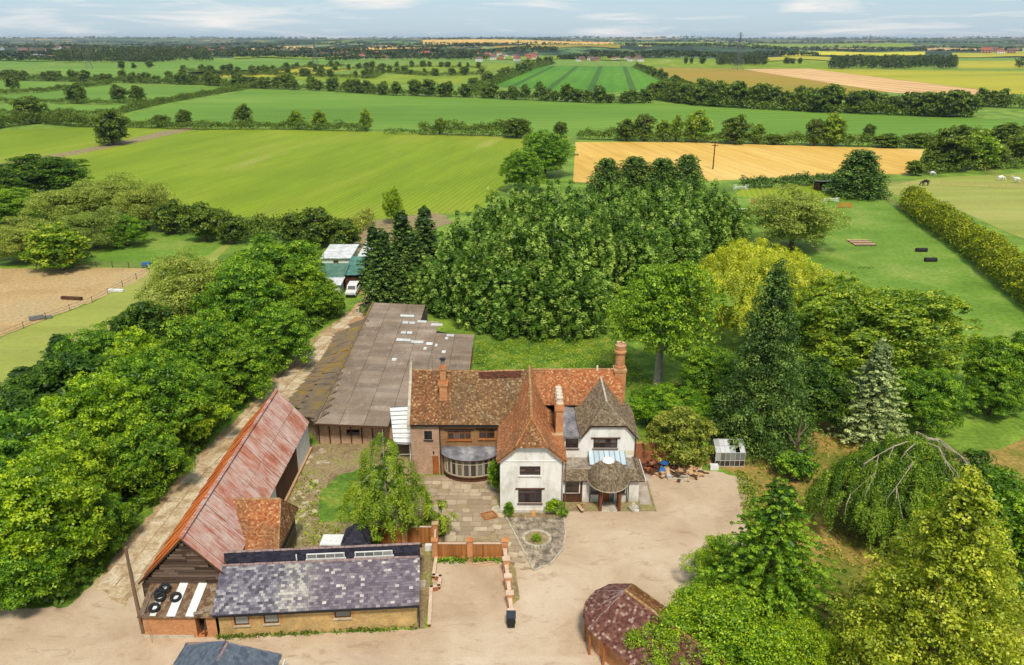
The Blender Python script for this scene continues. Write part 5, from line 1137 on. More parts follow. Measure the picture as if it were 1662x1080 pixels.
LM_BIRCH = leafmat('birch_leaf_mat', C(92,120,24,.85), C(138,162,46,.9), C(186,200,86,.95), .4, .1)
LM_FAR = leafmat('far_tree_leaf_mat', C(46,70,24,.75), C(84,110,40,.82), C(134,150,66,.85), .3)
LM_WOOD = leafmat('distant_wood_leaf_mat', C(28,46,20,.7), C(52,72,32,.75), C(86,100,46,.8), .15)
LM_WBEECH = leafmat('weeping_leaf_mat', C(58,90,22,.82), C(98,132,40,.85), C(152,178,70,.9), .3)

K = {}
def kind(key, crowns, h, r, trunk): K[key] = dict(c=crowns, h=h, r=r, t=trunk)
TB = trunk_mesh('trunk', 7.5, .32, 3.2, 3, BARK_M); TBS = trunk_mesh('trunk', 5, .18, 1.8, 4, BARK_M, 5); TC = MB().tube([(0,0,0),(0,0,6),(0,0,13)], [.35,.22,.04], 7).mesh('trunk', BARK_M); TCH, TPH = 13, 14; TP = MB().tube([(0,0,0),(0,.1,6),(0,0,14)], [.35,.25,.05], 7).mesh('trunk', PBARK_M)
kind('maple', [crown('crown', LM_MAPLE, s, 5, 4.4, .6, 30, 1.6, 24, .5, 40, .21, low=-.8) for s in (1,2)] , 9.4, 5, TB)
kind('lime', [crown('crown', LM_LIME, s, 5, 4.4, .6, 30, 1.6, 24, .48, 40, .21, low=-.8) for s in (4,5)], 9.5, 5, TB)
kind('dark', [crown('crown', LM_DARK, s, 4.5, 4.3, .5, 26, 1.5, 20, .5, 34, .24, low=-.8) for s in (7,)], 9.2, 4.5, TB)
kind('willow', [crown('crown', LM_WILL, s, 5, 4.3, .5, 34, 1.3, 20, .65, 40, .17, low=-.85, tone=.3) for s in (9,)], 9.2, 5, TB)
kind('poplar', [poplar_crown('crown', LM_POP, s) for s in (11,12,13)], 17.2, 3.6, TP)
kind('chestnut', [crown('crown', LM_CHEST, 15, 7.5, 6.2, .8, 70, 1.7, 22, .5, 36, .24, low=-.8, tone=.5)], 13.2, 7.5, TB)
kind('yellowgreen', [cone_crown('crown', LM_YG, 17, 5.2, 15, .6, 40, 20, .55, 50, .16, .84, .05, puffy=True, tone=.55)], 15, 5.2, TC)
kind('goldwillow', [weep_crown('crown', LM_GOLD, 19, 6.0, 11.5, .8, 4600, .17, 7, .5, .55, jit=.16, wid=.4)], 11.5, 6, TB)
kind('cypress', [cone_crown('crown', LM_CYP, 21, 4.1, 17, .2, 34, 15, .8, 66, .19, .74, .1, puffy=True, tone=.7)], 17, 4.1, TC)
kind('leylandii', [cone_crown('crown', LM_CYP, 23, 3.2, 9, .2, 22, 13, .75, 24, .32, .42, .05, puffy=True)], 9, 3.2, TC)
kind('spruce', [cone_crown('crown', LM_BLUE, 25, 3.2, 12, .5, 24, 13, .5, 30, .2, .85, .12, gap=1, tone=.5)], 12, 3.2, TC)
kind('conifer', [cone_crown('crown', LM_CYP, 26, 2.8, 12, .3, 26, 11, .6, 26, .26, .75, .12, gap=1)], 12, 2.8, TC)
kind('feathery', [cone_crown('crown', LM_FEATH, s, 4.6, 12.5, 1.2, 26, 14, .36, 50, .14, .72, .2, gap=1, tone=.5, irr=.5) for s in (27,)], 12.5, 4.6, TC)
kind('locust', [crown('crown', LM_FEATH, 31, 5.6, 4.6, 3.2, 34, 1.7, 20, .62, 36, .21, low=-.8, squash=.6, tone=.35)], 12.2, 5.6, trunk_mesh('trunk', 8.5, .42, 3.6, 6, PBARK_M, 7, .45))
kind('olive', [crown('crown', LM_OLIVE, 33, 2.9, 2.5, .1, 22, 1.0, 18, .35, 34, .17, low=-.8)], 5.1, 2.9, TBS)
kind('shrub', [crown('crown', LM_MAPLE, 35, 1.5, 1.2, .1, 10, .7, 12, .3, 26, .16, low=-.8), crown('crown', LM_LIME, 36, 1.5, 1.1, .1, 10, .7, 12, .3, 26, .16, low=-.8)], 2.4, 1.5, TBS)
kind('ash', [crown('crown', LM_LIME, 37, 4.2, 2.8, .6, 30, 1.1, 22, .5, 34, .14, low=-.7, squash=.55, tone=.35)], 6.2, 4.2, TBS)
kind('field', [crown('crown', LM_HEDGE, s, 3.6, 3.6, .3, 18, 1.3, 12, .7, 20, .42, low=-.95) for s in (41,42,43)], 7.6, 3.6, TB)
kind('fieldlime', [crown('crown', LM_CHEST, s, 3.6, 3.6, .3, 18, 1.3, 12, .7, 20, .42, low=-.95) for s in (44,)], 7.6, 3.6, TB)
kind('farT', [crown('crown', LM_FAR, s, 3.8, 3.4, .1, 12, 1.6, 8, .9, 12, .75, low=-1) for s in (46,47)] + [crown('crown', LM_HEDGE, s, 3.4, 3.8, .1, 14, 1.3, 8, .8, 14, .65, low=-1) for s in (61,62)], 7.2, 3.8, None)
kind('tiny', [crown('crown', LM_FAR, s, 4, 3.4, .2, 7, 2.0, 4, 1.3, 7, 1.7, low=-.8) for s in (48,49)], 7.2, 4, None)

def put(key, x, y, h, r, label, group=None, cat='tree', name='tree', z=0, rot=None, var=None, ry=None, trunk=True):
    k = K[key]; t = thing(name, label, cat, (x, y, z), random.random()*6.28 if rot is None else rot, group)
    c = bpy.data.objects.new('crown', random.choice(k['c']) if var is None else k['c'][var]); COL.objects.link(c); c.parent = t
    sx = r/k['r']; c.scale = (sx, (ry or r)/k['r'], h/k['h'])
    if k['t'] is not None and trunk:
        b = bpy.data.objects.new('trunk', k['t']); COL.objects.link(b); b.parent = t; b.scale = ((h*.88/13,)*3 if k['t'] is TC else (h*.8/14,)*3 if k['t'] is TP else (h/k['h'],)*3)
    return t
def tp(key, cx, cy, wpx, h, label, **kw):
    """the crown's middle is seen at pixel (cx, cy); its foot is worked out for a tree h metres tall"""
    x, y = G(cx, cy, h*.52); return put(key, x, y, h, wpx/2*dist(x, y, h/2)/FOC, label, **kw)
def tb(key, bx, by, top, wpx, label, far=0, **kw):
    x, y = G(bx, by); h = atY(bx, top, y+.15*wpx/2*dist(x,y)/FOC)[1]; return put(key, x, y, max(h, 2), wpx/2*dist(x, y)/FOC, label, **kw)

# left belt beside the concrete track
gL = 'broadleaved trees in the belt left of the concrete track'
for a in [
 ('lime',50,850,195,10,'bright green broadleaved tree lowest in the left corner of the belt'),
 ('maple',-10,770,220,10,'dense green tree cut by the left edge above the corner tree'),
 ('lime',110,785,150,9,'bright green rounded tree beside the track above the corner tree'),
 ('maple',25,925,140,6,'low spreading tree at the track mouth below the corner tree'),
 ('maple',150,845,95,6,'small leafy tree overhanging the track opposite the barn gable'),
 ('lime',150,700,170,11,'tall bright leafed tree in the middle of the left belt'),
 ('maple',225,745,130,7,'dark leafed tree overhanging the track midway along the rusty barn'),
 ('maple',250,655,170,10,'deep green tree behind the middle of the rusty barn'),
 ('lime',305,665,120,7,'bright tree overhanging the track by the far end of the rusty barn'),
 ('dark',110,640,180,9,'dark green tree on the paddock side of the belt'),
 ('maple',150,590,110,8,'pale domed tree standing against the paddock grass'),
 ('dark',230,545,110,9,'small dark tree topping the belt above the pale domed tree'),
 ('maple',335,580,140,10,'leafy green tree in the heart of the belt below the pale willow'),
 ('maple',385,605,115,7,'green tree overhanging the pale concrete track near the big barn'),
 ('maple',450,550,115,8,'round green tree beside the track by the grey barn roof'),
 ('maple',515,485,85,6,'round green tree at the bend of the track by the white van'),
 ('maple',445,445,170,11,'broad domed green tree at the top of the left belt'),
 ('lime',490,470,95,8,'bright green tree just before the sheds'),
 ('maple',400,500,150,12,'deep green tree behind the pale willow'),
 ('dark',20,700,170,8,'dark tree at the left edge beside the paddock'),
 ('lime',230,600,120,9,'bright small crown between the paddock and the track'),
]: tp(*a, group=gL)
tp('willow',330,485,185,12,'pale feathery willow leaning over the paddock at the top of the belt', group=gL)
tp('willow',290,450,100,8,'small pale willow at the paddock end of the belt', group=gL)
tp('conifer',45,650,110,8,'dark feathery conifer at the left paddock edge', name='conifer'); tp('conifer',100,585,90,7,'lower dark conifer beside the left paddock fence', name='conifer')
# upper left clump
gU = 'trees round the left paddock'
for a in [('dark',75,285,125,11,'tall dark green tree above the pale willows at the left'), ('dark',8,300,70,10,'dark tree cut by the left edge above the sand paddock'),
 ('maple',12,335,90,8,'mid green tree at the left edge above the grey willow'), ('willow',110,335,120,10,'pale green willow in the middle of the left clump'), ('willow',175,325,120,11,'rounded pale willow with upright crown in the left clump'),
 ('willow',235,335,95,10,'grey green willow at the right of the left clump'), ('willow',35,390,105,8,'grey leaved willow at the edge of the sand paddock'), ('willow',150,370,100,8,'low pale willow beside the paddock grass'),
 ('fieldlime',95,402,85,8,'yellow green round tree at the corner of the sand paddock'), ('maple',200,375,70,6,'short green tree where the hedge meets the left clump')]: tp(*a, group=gU)

# poplars behind the house
gP = 'tall poplars massed behind the house'
pop = [(765,408,105,17.5),(800,385,95,18.5),(850,367,95,19.5),(905,360,100,20.0),(952,373,95,19.5),(735,440,85,13),(785,440,100,16),(845,419,105,19.0),(900,419,110,19.0),(955,415,105,18.0),(1000,393,90,17.5),(1040,360,90,18.0),(1078,353,90,18.5),(1115,350,90,18.5),(1150,353,80,16.5),(1182,367,70,14.5),(880,473,105,12),(822,473,100,12),(938,473,105,12),(1040,413,105,16.5),(1100,393,100,15.5),(700,456,75,9),(1000,340,80,15.5)]
plab = ['short broad poplar at the left shoulder of the mass','poplar second from the left along the skyline of the mass','poplar left of the tallest crowns','tallest poplar crown in the mass above the house ridge','poplar just right of the tallest crown','low poplar beside the dirt yard at the left foot of the mass','front poplar behind the grey barn corner','front poplar above the left part of the house roof','front poplar above the central gable','front poplar above the right end of the ridge','poplar in the dip between the two skyline humps','pale tipped poplar starting the right hand hump','pale tipped poplar in the middle of the right hand hump','pale tipped poplar beside the olive field willow','pale tipped poplar at the right shoulder','last poplar of the row towards the jump paddock','leafy poplar skirt above the rough grass','low leafy poplar beside the barn roof edge','low leafy poplar right of the rough grass strip','poplar behind the locust like tree','poplar behind the golden willow','small leafy poplar beside the dirt yard','slim poplar tip behind the skyline dip']
for (a, b, c, d), lab in zip(pop, plab): tp('poplar', a, b, c, d, lab, group=gP)
# conifers by the yard, the tall tree and dark rows behind
for a in [('conifer',622,435,75,13,'front dark conifer at the fork of the farm yard'),('conifer',655,400,80,13,'conifer in the middle of the yard row'),('conifer',690,385,70,12,'conifer at the back of the yard row'),('conifer',640,455,70,9,'lighter green conifer at the foot of the yard row'),('conifer',608,415,60,11,'narrow conifer against the white sheds'),('conifer',672,430,70,11,'conifer overhanging the dirt yard')]: tp(*a, name='conifer', group='dark conifers at the farm yard')
tp('maple',885,250,90,13,'tall round tree standing in front of the yellow stubble'); tp('maple',850,278,75,11,'smaller round tree left of the stubble field')
for i, a in enumerate([(985,288,60,10),(1030,285,70,10),(1075,288,70,10),(1115,285,60,11)]): tp('leylandii', *a, ['leftmost dark clipped conifer before the stubble','second dark conifer before the stubble','third dark conifer before the stubble','dark conifer beside the telegraph pole'][i], name='conifer', group='dark conifers before the stubble field')
tp('leylandii',1396,280,78,12,'big domed dark conifer beside the field shelter', name='conifer')
# right garden
tp('willow',1290,355,150,12,'grey green olive willow at the corner of the jump paddock')
tp('goldwillow',1228,470,225,15,'golden weeping willow behind the dark cypress')
tp('locust',1075,530,180,15,'feathery green tree with pale trunk behind the right wing')
tb('cypress',1230,722,422,138,'tall dark cypress with puffy foliage beside the greenhouse', name='conifer')
tp('chestnut',1425,545,285,13,'huge spreading horse chestnut in the right garden', ry=6.5, rot=0.0)
tp('chestnut',1345,520,160,12,'green shoulder of chestnut behind the cypress')
tb('spruce',1407,712,546,112,'blue grey spruce before the spreading chestnut', name='conifer')
tp('maple',1505,650,110,7,'leafy green tree between the spruce and the open lawn')
tp('dark',1330,640,110,8,'dark tree in the shade right of the cypress')
tp('olive',1100,705,112,5.4,'rounded olive green bay tree beside the greenhouse')
tp('shrub',1292,755,65,3,'low green shrub on the dry grass near the greenhouse', cat='shrub', name='shrub', var=0)
tp('maple',1640,600,130,8,'green tree at the right edge above the dry grass'); tp('maple',1615,640,80,5,'leafy bush beside the tree at the right edge')
tb('yellowgreen',1494,1150,752,275,'tall yellow green conical tree in the lower right')
tp('maple',1640,860,200,8,'dark leafed tree at the lower right edge'); tp('dark',1585,800,110,7,'dark tree tucked behind the conical yellow green tree')
tb('feathery',1240,1015,765,205,'bright green feathery conifer beside the round ended outbuilding', name='conifer')
tp('ash',1180,1045,230,6,'light green leafy tree crowding the round ended outbuilding'); tp('ash',1090,1062,150,4.5,'leafy branches at the foot of the picture before the purple roof'); tp('ash',1290,1065,130,5,'light green leafy tree between the feathery conifer and the conical tree')
tp('ash',1165,915,105,4,'leafy branches spreading over the gravel edge left of the feathery conifer', cat='shrub', name='shrub')
tp('maple',1200,640,70,6,'leafy bush left of the cypress foot'); tp('maple',1090,660,130,4,'undergrowth bush beneath the pale trunked tree', cat='shrub', name='shrub', trunk=False)
tp('maple',1160,610,110,6,'leafy bush behind the pale trunked tree', cat='shrub', name='shrub', trunk=False)
# weeping birch in the courtyard
bx, by = G(632, 876)
bt = thing('weeping_birch', 'weeping birch hanging over the courtyard beside the curved bay', 'tree', (bx, by, 0))
link('crown', weep_crown('crown', LM_BIRCH, 51, 3.7, 11.2, 1.0, 1900, .15, 9, .18, .66, jit=.14, bumps=6, pw=1.15), bt)
me2 = weep_crown('side_bough', LM_BIRCH, 53, 1.1, 3.6, 1.0, 110, .19, 8, .7, .8, jit=.12, fill=False); o = link('side_bough', me2, bt); o.location = (4.3, -.5, .3); o['kind'] = 'stuff'
tr = MB(); tr.tube([(0,0,0),(.1,0,2.5),(-.1,0,5),(0,0,10.4)], [.2,.16,.1,.03], 8)
for k in range(9):
    a = k*2.4; z = 2.8+k*.5; tr.tube([(0,0,z),(1.3*math.cos(a),1.3*math.sin(a),z+1.1),(2.6*math.cos(a),2.6*math.sin(a),z+.9)], [.07,.04,.015], 5)
tr.tube([(0,0,2.6),(2.0,-.4,3.3),(3.2,-.5,3.2),(4.3,-.5,3.5)], [.09,.06,.05,.02], 5); link('trunk', tr.mesh('trunk', PBARK_M), bt)
# weeping beech with bare pale limbs
wx, wy = G(1450, 868)
wt = thing('weeping_tree', 'weeping tree with bare pale arching limbs in the right garden', 'tree', (wx, wy, 0))
link('crown', weep_crown('crown', LM_WBEECH, 55, 6.4, 9.6, .2, 6600, .17, 8, .42, .92, ry=5.4, jit=.2, bumps=6, pw=1.9), wt)
lb = MB(); lb.tube([(0,0,0),(0,0,4),(.2,0,8.4)], [.45,.35,.2], 8); R5 = random.Random(5)
for k, a in enumerate((-.3,.05,.45,.9,-.75,3.7,-1.95)):
    rr = R5.uniform(.72,1.0); X, Y = 6.5*rr*math.cos(a), 5.3*rr*math.sin(a); zt_ = 9.2+R5.uniform(0,.45)
    P0 = Vector((.2+.9*math.cos(a),.9*math.sin(a),9.2)); pts = [P0]
    for t in (.35,.55,.78,1.0): pts.append(Vector((X*t+R5.uniform(-.6,.6), Y*t+R5.uniform(-.5,.5), .2+9.4*(1-.58*(t*rr)**1.9)-.02+.22*R5.random())))
    lb.tube(pts, [.06,.05,.04,.03,.014], 6)
    for q in (1,2,2,3,3,4):
        p = pts[q]; e = p+Vector((X*.10+R5.uniform(-.7,.7), Y*.10+R5.uniform(-.7,.7), -R5.uniform(.5,1.3))); f_ = e+Vector((R5.uniform(-.2,.2), R5.uniform(-.2,.2), -R5.uniform(.6,1.4)))
        lb.tube([p,e,f_], [.04,.028,.012], 5)
link('limbs', lb.mesh('limbs', M('bleached_limb_mat', tri_noise([(.3, C(150,134,110,.8)), (.7, C(196,180,156,.85))], 3, coord='obj'))), wt)

# hedges: leafy bodies along a line
def hedge(name, label, pts, h, wd, mat, leaf=.35, per=60, cl=.7, pix=True, cat='hedge', rise=.25, kind=None, seed=0, shape=1.0, tone=.5):
    P = [G(*p) for p in pts] if pix else pts; R_ = np.random.default_rng(100+seed); C = []; rad = []
    for (a, b) in zip(P[:-1], P[1:]):
        d = math.dist(a, b); n = max(1, int(d/(cl*.8)))
        for i in range(n):
            t = i/n; x, y = a[0]+(b[0]-a[0])*t, a[1]+(b[1]-a[1])*t; ux, uy = -(b[1]-a[1])/d, (b[0]-a[0])/d
            hh = h*(1+rise*(math.sin(x*.31+y*.17)+.6*math.sin(x*.83+y*.5)+R_.normal(0,.4))*.6); m = max(2, int(wd*hh/(cl*cl)*.8*shape))
            for _ in range(m):
                a_ = R_.random()*math.pi; rr = .6+.4*R_.random(); C.append((x+ux*math.cos(a_)*wd/2*rr+R_.normal(0,cl*.3), y+uy*math.cos(a_)*wd/2*rr+R_.normal(0,cl*.3), max(cl*.4, (hh-cl*.5)*(math.sin(a_)**.6)*rr))); rad.append(cl*(.7+.6*R_.random()))
    C = np.array(C); V, rnd = clump_leaves(C, np.array(rad), max(3, int(per/10)), leaf, R_, flat=.9, tone=tone); cx_, cy_ = P[0]
    V = V - np.array((cx_, cy_, 0)); o = link(name, quadmesh(name, V, rnd, mat)); o.location = (cx_, cy_, 0)
    return tagp(o, label, cat, kind=kind)
hedge('hedge','golden yellow conifer hedge along the right paddock',[(1476,338),(1520,372),(1580,412),(1640,462),(1720,525),(1800,590)],5.6,5.5,LM_GHEDGE,.34,160,.8,rise=.12,seed=1)
hedge('hedge','dark clipped conifer hedge behind the jump paddock',[(1205,306),(1290,303),(1368,297)],3.2,3,LM_CYP,.45,110,.8,seed=2)
hedge('hedge','bushy field hedge along the foot of the light green field',[(262,372),(330,377),(400,384),(470,388),(520,392)],5,4.5,LM_HEDGE,.42,120,.9,seed=3)
hedge('hedge','brambly hedge beside the dirt patch',[(520,392),(545,400),(580,376),(600,362)],3.2,3,LM_OLIVE,.4,100,.8,seed=4)
for i, a in enumerate([(278,352,50,7),(330,362,60,7.5),(375,372,45,6),(470,372,40,6),(515,370,60,8),(560,380,50,6)]): tp('field', *a, ['hedgerow tree nearest the left clump','broad hedgerow tree left of the small gap','small hedgerow tree right of the broad one','small round hedgerow tree midway along the field foot','leafy tree in the hedge above the round domed tree','olive bush tree beside the dirt patch'][i], group='trees in the hedge below the light green field')
tp('lime',638,335,36,8,'small bright tree at the field edge behind the yard conifers')
H_ = [
 ('hedge of dense bushes at the left end of the light field',[(-60,222),(0,207),(70,200),(130,206),(200,207)],6.1,6.6),
 ('long hedge between the light field and the mid green field',[(200,207),(330,211),(440,210),(560,213),(600,214)],3.8,4.4),
 ('clipped low hedge beyond the light field',[(625,218),(690,219)],2.3,2.8),
 ('bushy hedge beyond the far corner of the light field',[(684,219),(740,220),(800,221),(865,224)],5.8,4.4),
 ('hedge along the top of the yellow stubble field',[(938,226),(1050,230),(1200,233),(1330,237),(1500,240)],4.3,4.4),
 ('hedge beyond the right paddocks',[(1500,240),(1560,232),(1680,222)],5.1,4.4),
 ('low hedge crossing the left fields',[(-60,188),(60,186),(170,188),(205,184)],3.2,3.3),
 ('diagonal hedge climbing the left fields',[(200,183),(255,170),(320,158),(405,144)],3.8,4.4),
 ('hedge across the farthest left strip',[(-60,167),(80,168),(175,170),(250,167)],3.2,3.3),
 ('hedge dividing the small left fields',[(-60,157),(60,151),(120,144),(180,137)],3.8,4.4),
]
for i, (lab, p, h, wd) in enumerate(H_): hedge('hedge', lab, p, h, wd, LM_HEDGE, .55, 110, 1.1, seed=10+i)
gH = 'single trees in the field hedges'
trs = [('field',50,200,157,46,'broad dark tree on the left field corner'),('field',22,146,120,18,'lone small tree on the far left hedge'),('field',126,168,136,28,'round tree on the hedge dividing the small fields'),
 ('field',193,167,138,22,'left of two round trees on the diagonal hedge'),('field',224,166,139,24,'right of two round trees on the diagonal hedge'),('field',186,236,180,46,'dark leaning tree standing on the farm path'),('field',178,232,205,36,'bushy growth at the foot of the path tree'),
 ('field',262,206,187,30,'hedge tree left of the lone oak'),('field',300,206,178,24,'small upright hedge tree before the mid green field'),('field',397,206,170,28,'oak like tree standing above the long hedge'),('fieldlime',482,209,180,24,'pale tree before the mid green field'),
 ('fieldlime',518,210,180,24,'pale tree right of its twin before the mid green field'),('fieldlime',595,213,178,20,'thin half bare tree at the hedge end'),('field',714,218,192,16,'slim tree in the bushy hedge'),('field',838,224,192,44,'round bushy tree above the field corner'),('field',910,222,198,24,'tree behind the tall round tree'),
 ('field',1017,229,194,34,'dark round tree on the stubble hedge'),('field',1046,229,186,32,'tall tree beside the dark round tree'),('fieldlime',1075,229,196,28,'paler tree in the stubble hedge group'),('fieldlime',1097,229,188,18,'narrow tree with bare stem in the stubble hedge'),('fieldlime',1130,230,181,44,'wide open crowned tree above the stubble'),
 ('field',1193,234,188,44,'dark rounded tree alone on the stubble hedge'),('fieldlime',1230,224,202,22,'small pale tree behind the hedge'),('field',1228,234,220,20,'small bush right of the dark rounded tree'),('field',1258,235,219,30,'low bush in the stubble hedge'),('field',1322,237,194,30,'left half of the tall pair above the stubble'),('fieldlime',1350,237,185,38,'right half of the tall pair above the stubble'),
 ('field',1409,231,202,18,'thin tree before the right end of the hedge'),('field',1440,240,218,40,'rounded bush near the hedge end'),('field',1486,240,217,40,'rounded bush at the hedge end'),
 ('field',1535,276,212,66,'large tree standing behind the right paddock'),('fieldlime',1588,274,214,54,'tall tree with open crown behind the right paddock'),('field',1552,240,204,36,'dark tree behind the large paddock tree'),('field',1632,232,200,40,'tree near the right edge beyond the paddock'),('field',1656,262,216,50,'tree cut by the right edge'),('field',1485,285,262,30,'small bush at the paddock corner'),('field',1510,278,245,30,'low tree left of the large paddock tree'),('field',1615,272,238,36,'bush right of the open crowned tree')]
for a in trs: tb(*a, group=gH)
hedge('hedge','scrubby hedge behind the right paddock fence',[(1500,283),(1560,278),(1680,272)],3,4,LM_HEDGE,.6,90,1.1,seed=33)

# far belts: a leafy body with its own trees standing in it
def belt(label, pts, h, wd, n, tl, hr=(6,10), seed=0, mat=LM_FAR, kd='farT', leaf=.95, rr=(.42,.62)):
    hedge('tree_belt', label, pts, h, wd, mat, leaf, 70, 1.9, seed=seed, rise=.35, cat='hedge'); P = [G(*p) for p in pts]; R_ = random.Random(seed)
    for k in range(n):
        x, y = along(P, (k+R_.random()*.8)/n); hh = R_.uniform(*hr); put(kd, x+R_.uniform(-wd,wd)*.4, y+R_.uniform(-wd,wd)*.4, hh, hh*R_.uniform(*rr), tl, group=tl)
belt('long tree belt beyond the left small fields',[(-60,132),(0,130),(180,134),(330,138),(420,144)],5,14,46,'round tree in the long belt beyond the left small fields',(6,11),60)
belt('tree belt along the top of the mid green field',[(420,144),(540,148),(640,155),(760,158),(860,163),(950,167),(1060,168)],4.5,10,50,'dark round tree along the top of the mid green field',(6,11),61)
belt('thick tree belt along the right of the mid green field',[(1060,160),(1150,172),(1300,180),(1440,186),(1580,190)],6,18,60,'leafy tree in the thick belt above the mid green field',(9,14),62,LM_HEDGE,'farT')
belt('dense trees beyond the right end of the belt',[(1575,172),(1662,176),(1760,180)],6,16,14,'dense tree beyond the right end of the belt',(7,11),63)
belt('tree line climbing away beside the tramlined field',[(765,150),(810,132),(860,112),(895,104)],5,14,18,'tree in the line beside the tramlined field',(8,12),64,LM_HEDGE)
belt('tree line on the right of the tramlined field',[(1030,110),(1062,124),(1098,140),(1130,156)],3,6,16,'round tree in the line right of the tramlined field',(6,9),65)
belt('shrubby belt crossing the left middle distance',[(300,116),(420,122),(540,126),(600,128),(620,118),(700,124),(790,122)],4,10,34,'round tree in the left middle distance hedge',(6,10),66)
belt('scattered hedge below the small wood',[(290,128),(400,124),(480,112),(560,108)],4,8,14,'tree in the hedge below the small wood',(6,9),67)
belt('hedge behind the lime green strip',[(500,118),(600,112),(700,109),(790,112)],3,6,18,'tree in the hedge behind the lime green strip',(6,9),68)
for i,(bx_,by_,tp_,w_) in enumerate([(198,112,100,12),(218,112,103,9),(243,111,99,12)]): tb('farT',bx_,by_,tp_,w_,'lone round tree out on the far left field',group='lone trees on the far left field')
for i,(bx_,by_,tp_,w_) in enumerate([(1113,104,93,9),(1122,104,94,8),(1140,104,92,12),(1277,104,94,12),(1286,104,94,9),(1298,104,95,9)]): tb('farT',bx_,by_,tp_,w_,'lone round tree in front of the far right woods',group='lone trees before the far right woods')
def wood(label, poly, h, n, seed, mat=LM_WOOD, leaf=2.2):
    P = [G(*p) for p in poly]; R_ = np.random.default_rng(seed); xs = [p[0] for p in poly]; ys = [p[1] for p in poly]; C = []
    while len(C) < n:
        q = (R_.uniform(min(xs),max(xs)), R_.uniform(min(ys),max(ys))); x, y = G(*q)
        if inpoly(q, poly): hh = h*(.8+.35*R_.random()); C += [(x,y,hh), (x+R_.normal(0,2),y+R_.normal(0,2),hh*.6), (x+R_.normal(0,2),y-1,hh*.25)]
    C = np.array(C); c0 = np.array((P[0][0],P[0][1],0)); V, rnd = clump_leaves(C, 2.6+1.4*R_.random(len(C)), 16, leaf, R_, flat=.8, tone=.6)
    o = link('woodland', quadmesh('woodland', V-c0, rnd, mat)); o.location = c0; tagp(o, label, 'wood', kind='stuff')
wood('dark wood in the left distance before the village', [(100,103),(345,101),(335,88),(120,86),(80,98)], 15, 2600, 70)
wood('low dark plantation block beside the right pylon', [(1160,107),(1245,107),(1242,101),(1165,101)], 10, 420, 71)
wood('wide dark plantation on the right', [(1347,113),(1556,113),(1550,102),(1350,101)], 10, 1300, 72)
wood('dark wood cut by the right edge', [(1640,111),(1760,111),(1760,104),(1650,103)], 9, 160, 73)
# very distant tree lines, each a fringe on the land
R6 = random.Random(9)
def fringe(label, y0, xa, xb, h, n, seed, wob=40):
    R_ = np.random.default_rng(seed); C = []
    for k in range(n):
        t = R_.random(); px = xa+(xb-xa)*t; x = (px-831)/FOC*y0/1.0*1.02; y = y0+wob*math.sin(px*.021+seed)+R_.normal(0,wob*.25); C.append((x, y, hz(x,y)+h*(.25+.4*R_.random()*(1+.6*math.sin(px*.043+seed)))))
    C = np.array(C); V, rnd = clump_leaves(C, h*.5*(.6+.7*R_.random(n)), 12, h*.42, R_, flat=.7, tone=.6); o = link('treeline', quadmesh('treeline', V, rnd, LM_WOOD)); tagp(o, label, 'trees', kind='stuff')
for i, a in enumerate([(1480,-60,330,9,420),(1560,560,800,9,260),(1750,300,780,11,600),(1900,-60,420,12,700),(2050,330,900,12,700),(2350,1000,1722,10,500),(1650,900,1200,10,420),(1850,950,1300,11,420),(2500,-60,800,12,800),(2900,700,1722,11,600),(3500,-60,1200,13,700),(4300,700,1722,13,420),(5200,-60,1722,15,500),(7600,-60,1722,22,800)]): fringe('distant line of trees in the hazy farmland', *a, seed=80+i)

def far_field(label, y0, y1, pa, pb, mat):
    """field draped over the distant rises; y0..y1 metres away, pa..pb its span seen in the picture"""
    m = MB(); n, q = 14, 5
    for j in range(q):
        for i in range(n):
            pts = []
            for a, b in ((i,j),(i+1,j),(i+1,j+1),(i,j+1)):
                y = y0+(y1-y0)*b/q + 60*math.sin(a*.7+pa); x = ((pa+(pb-pa)*a/n)-831)/FOC*y*1.04; pts.append((x, y, hz(x,y)+1.2))
            m.poly(pts)
    m.build('field', mat, kind='structure')
far_field('', 1500, 1750, 1165, 1345, F_LIME); far_field('', 1850, 2260, 1230, 1440, F_RAPE); far_field('', 1560, 1800, 800, 1000, F_LIGHT); far_field('', 2250, 2700, 805, 990, F_OLIVE)
far_field('', 2500, 3100, 560, 720, F_STUB); far_field('', 2600, 3300, 410, 540, F_TAN); far_field('', 2500, 3000, 1440, 1640, F_TAN); far_field('', 3200, 4100, 980, 1420, F_LIGHT); far_field('', 1750, 2200, 1480, 1700, F_LIME)
far_field('', 1500, 1700, 20, 300, F_MID); far_field('', 1650, 2050, 420, 600, F_LIGHT); far_field('', 3600, 4600, 700, 980, F_STUB)
# ------------------------------------------------------------------ village houses far off
def house_mesh(wm, rm):
    m = MB(); m.box(-5,5,-3.5,3.5,0,5,0)
    m.poly([(-5.3,-3.9,4.8),(5.3,-3.9,4.8),(5.3,0,8),(-5.3,0,8)],1).poly([(-5.3,3.9,4.8),(5.3,3.9,4.8),(5.3,0,8),(-5.3,0,8)],1).poly([(-5,-3.5,5),(-5,3.5,5),(-5,0,7.8)],0).poly([(5,-3.5,5),(5,3.5,5),(5,0,7.8)],0).box(2.5,3.4,-.5,.5,6.5,9,1)
    for x in (-3.5,-.5,2.5): m.box(x,x+1.2,-3.55,-3.5,1,2.3,2).box(x,x+1.2,-3.55,-3.5,3.2,4.3,2)
    return m.mesh('house', [wm, rm, DARKIN_M])
RT = M('far_red_roof_mat', C(168,96,76,.8)); RT2 = M('far_brown_roof_mat', C(120,96,88,.8)); WR = M('far_brick_wall_mat', C(188,140,112,.8))
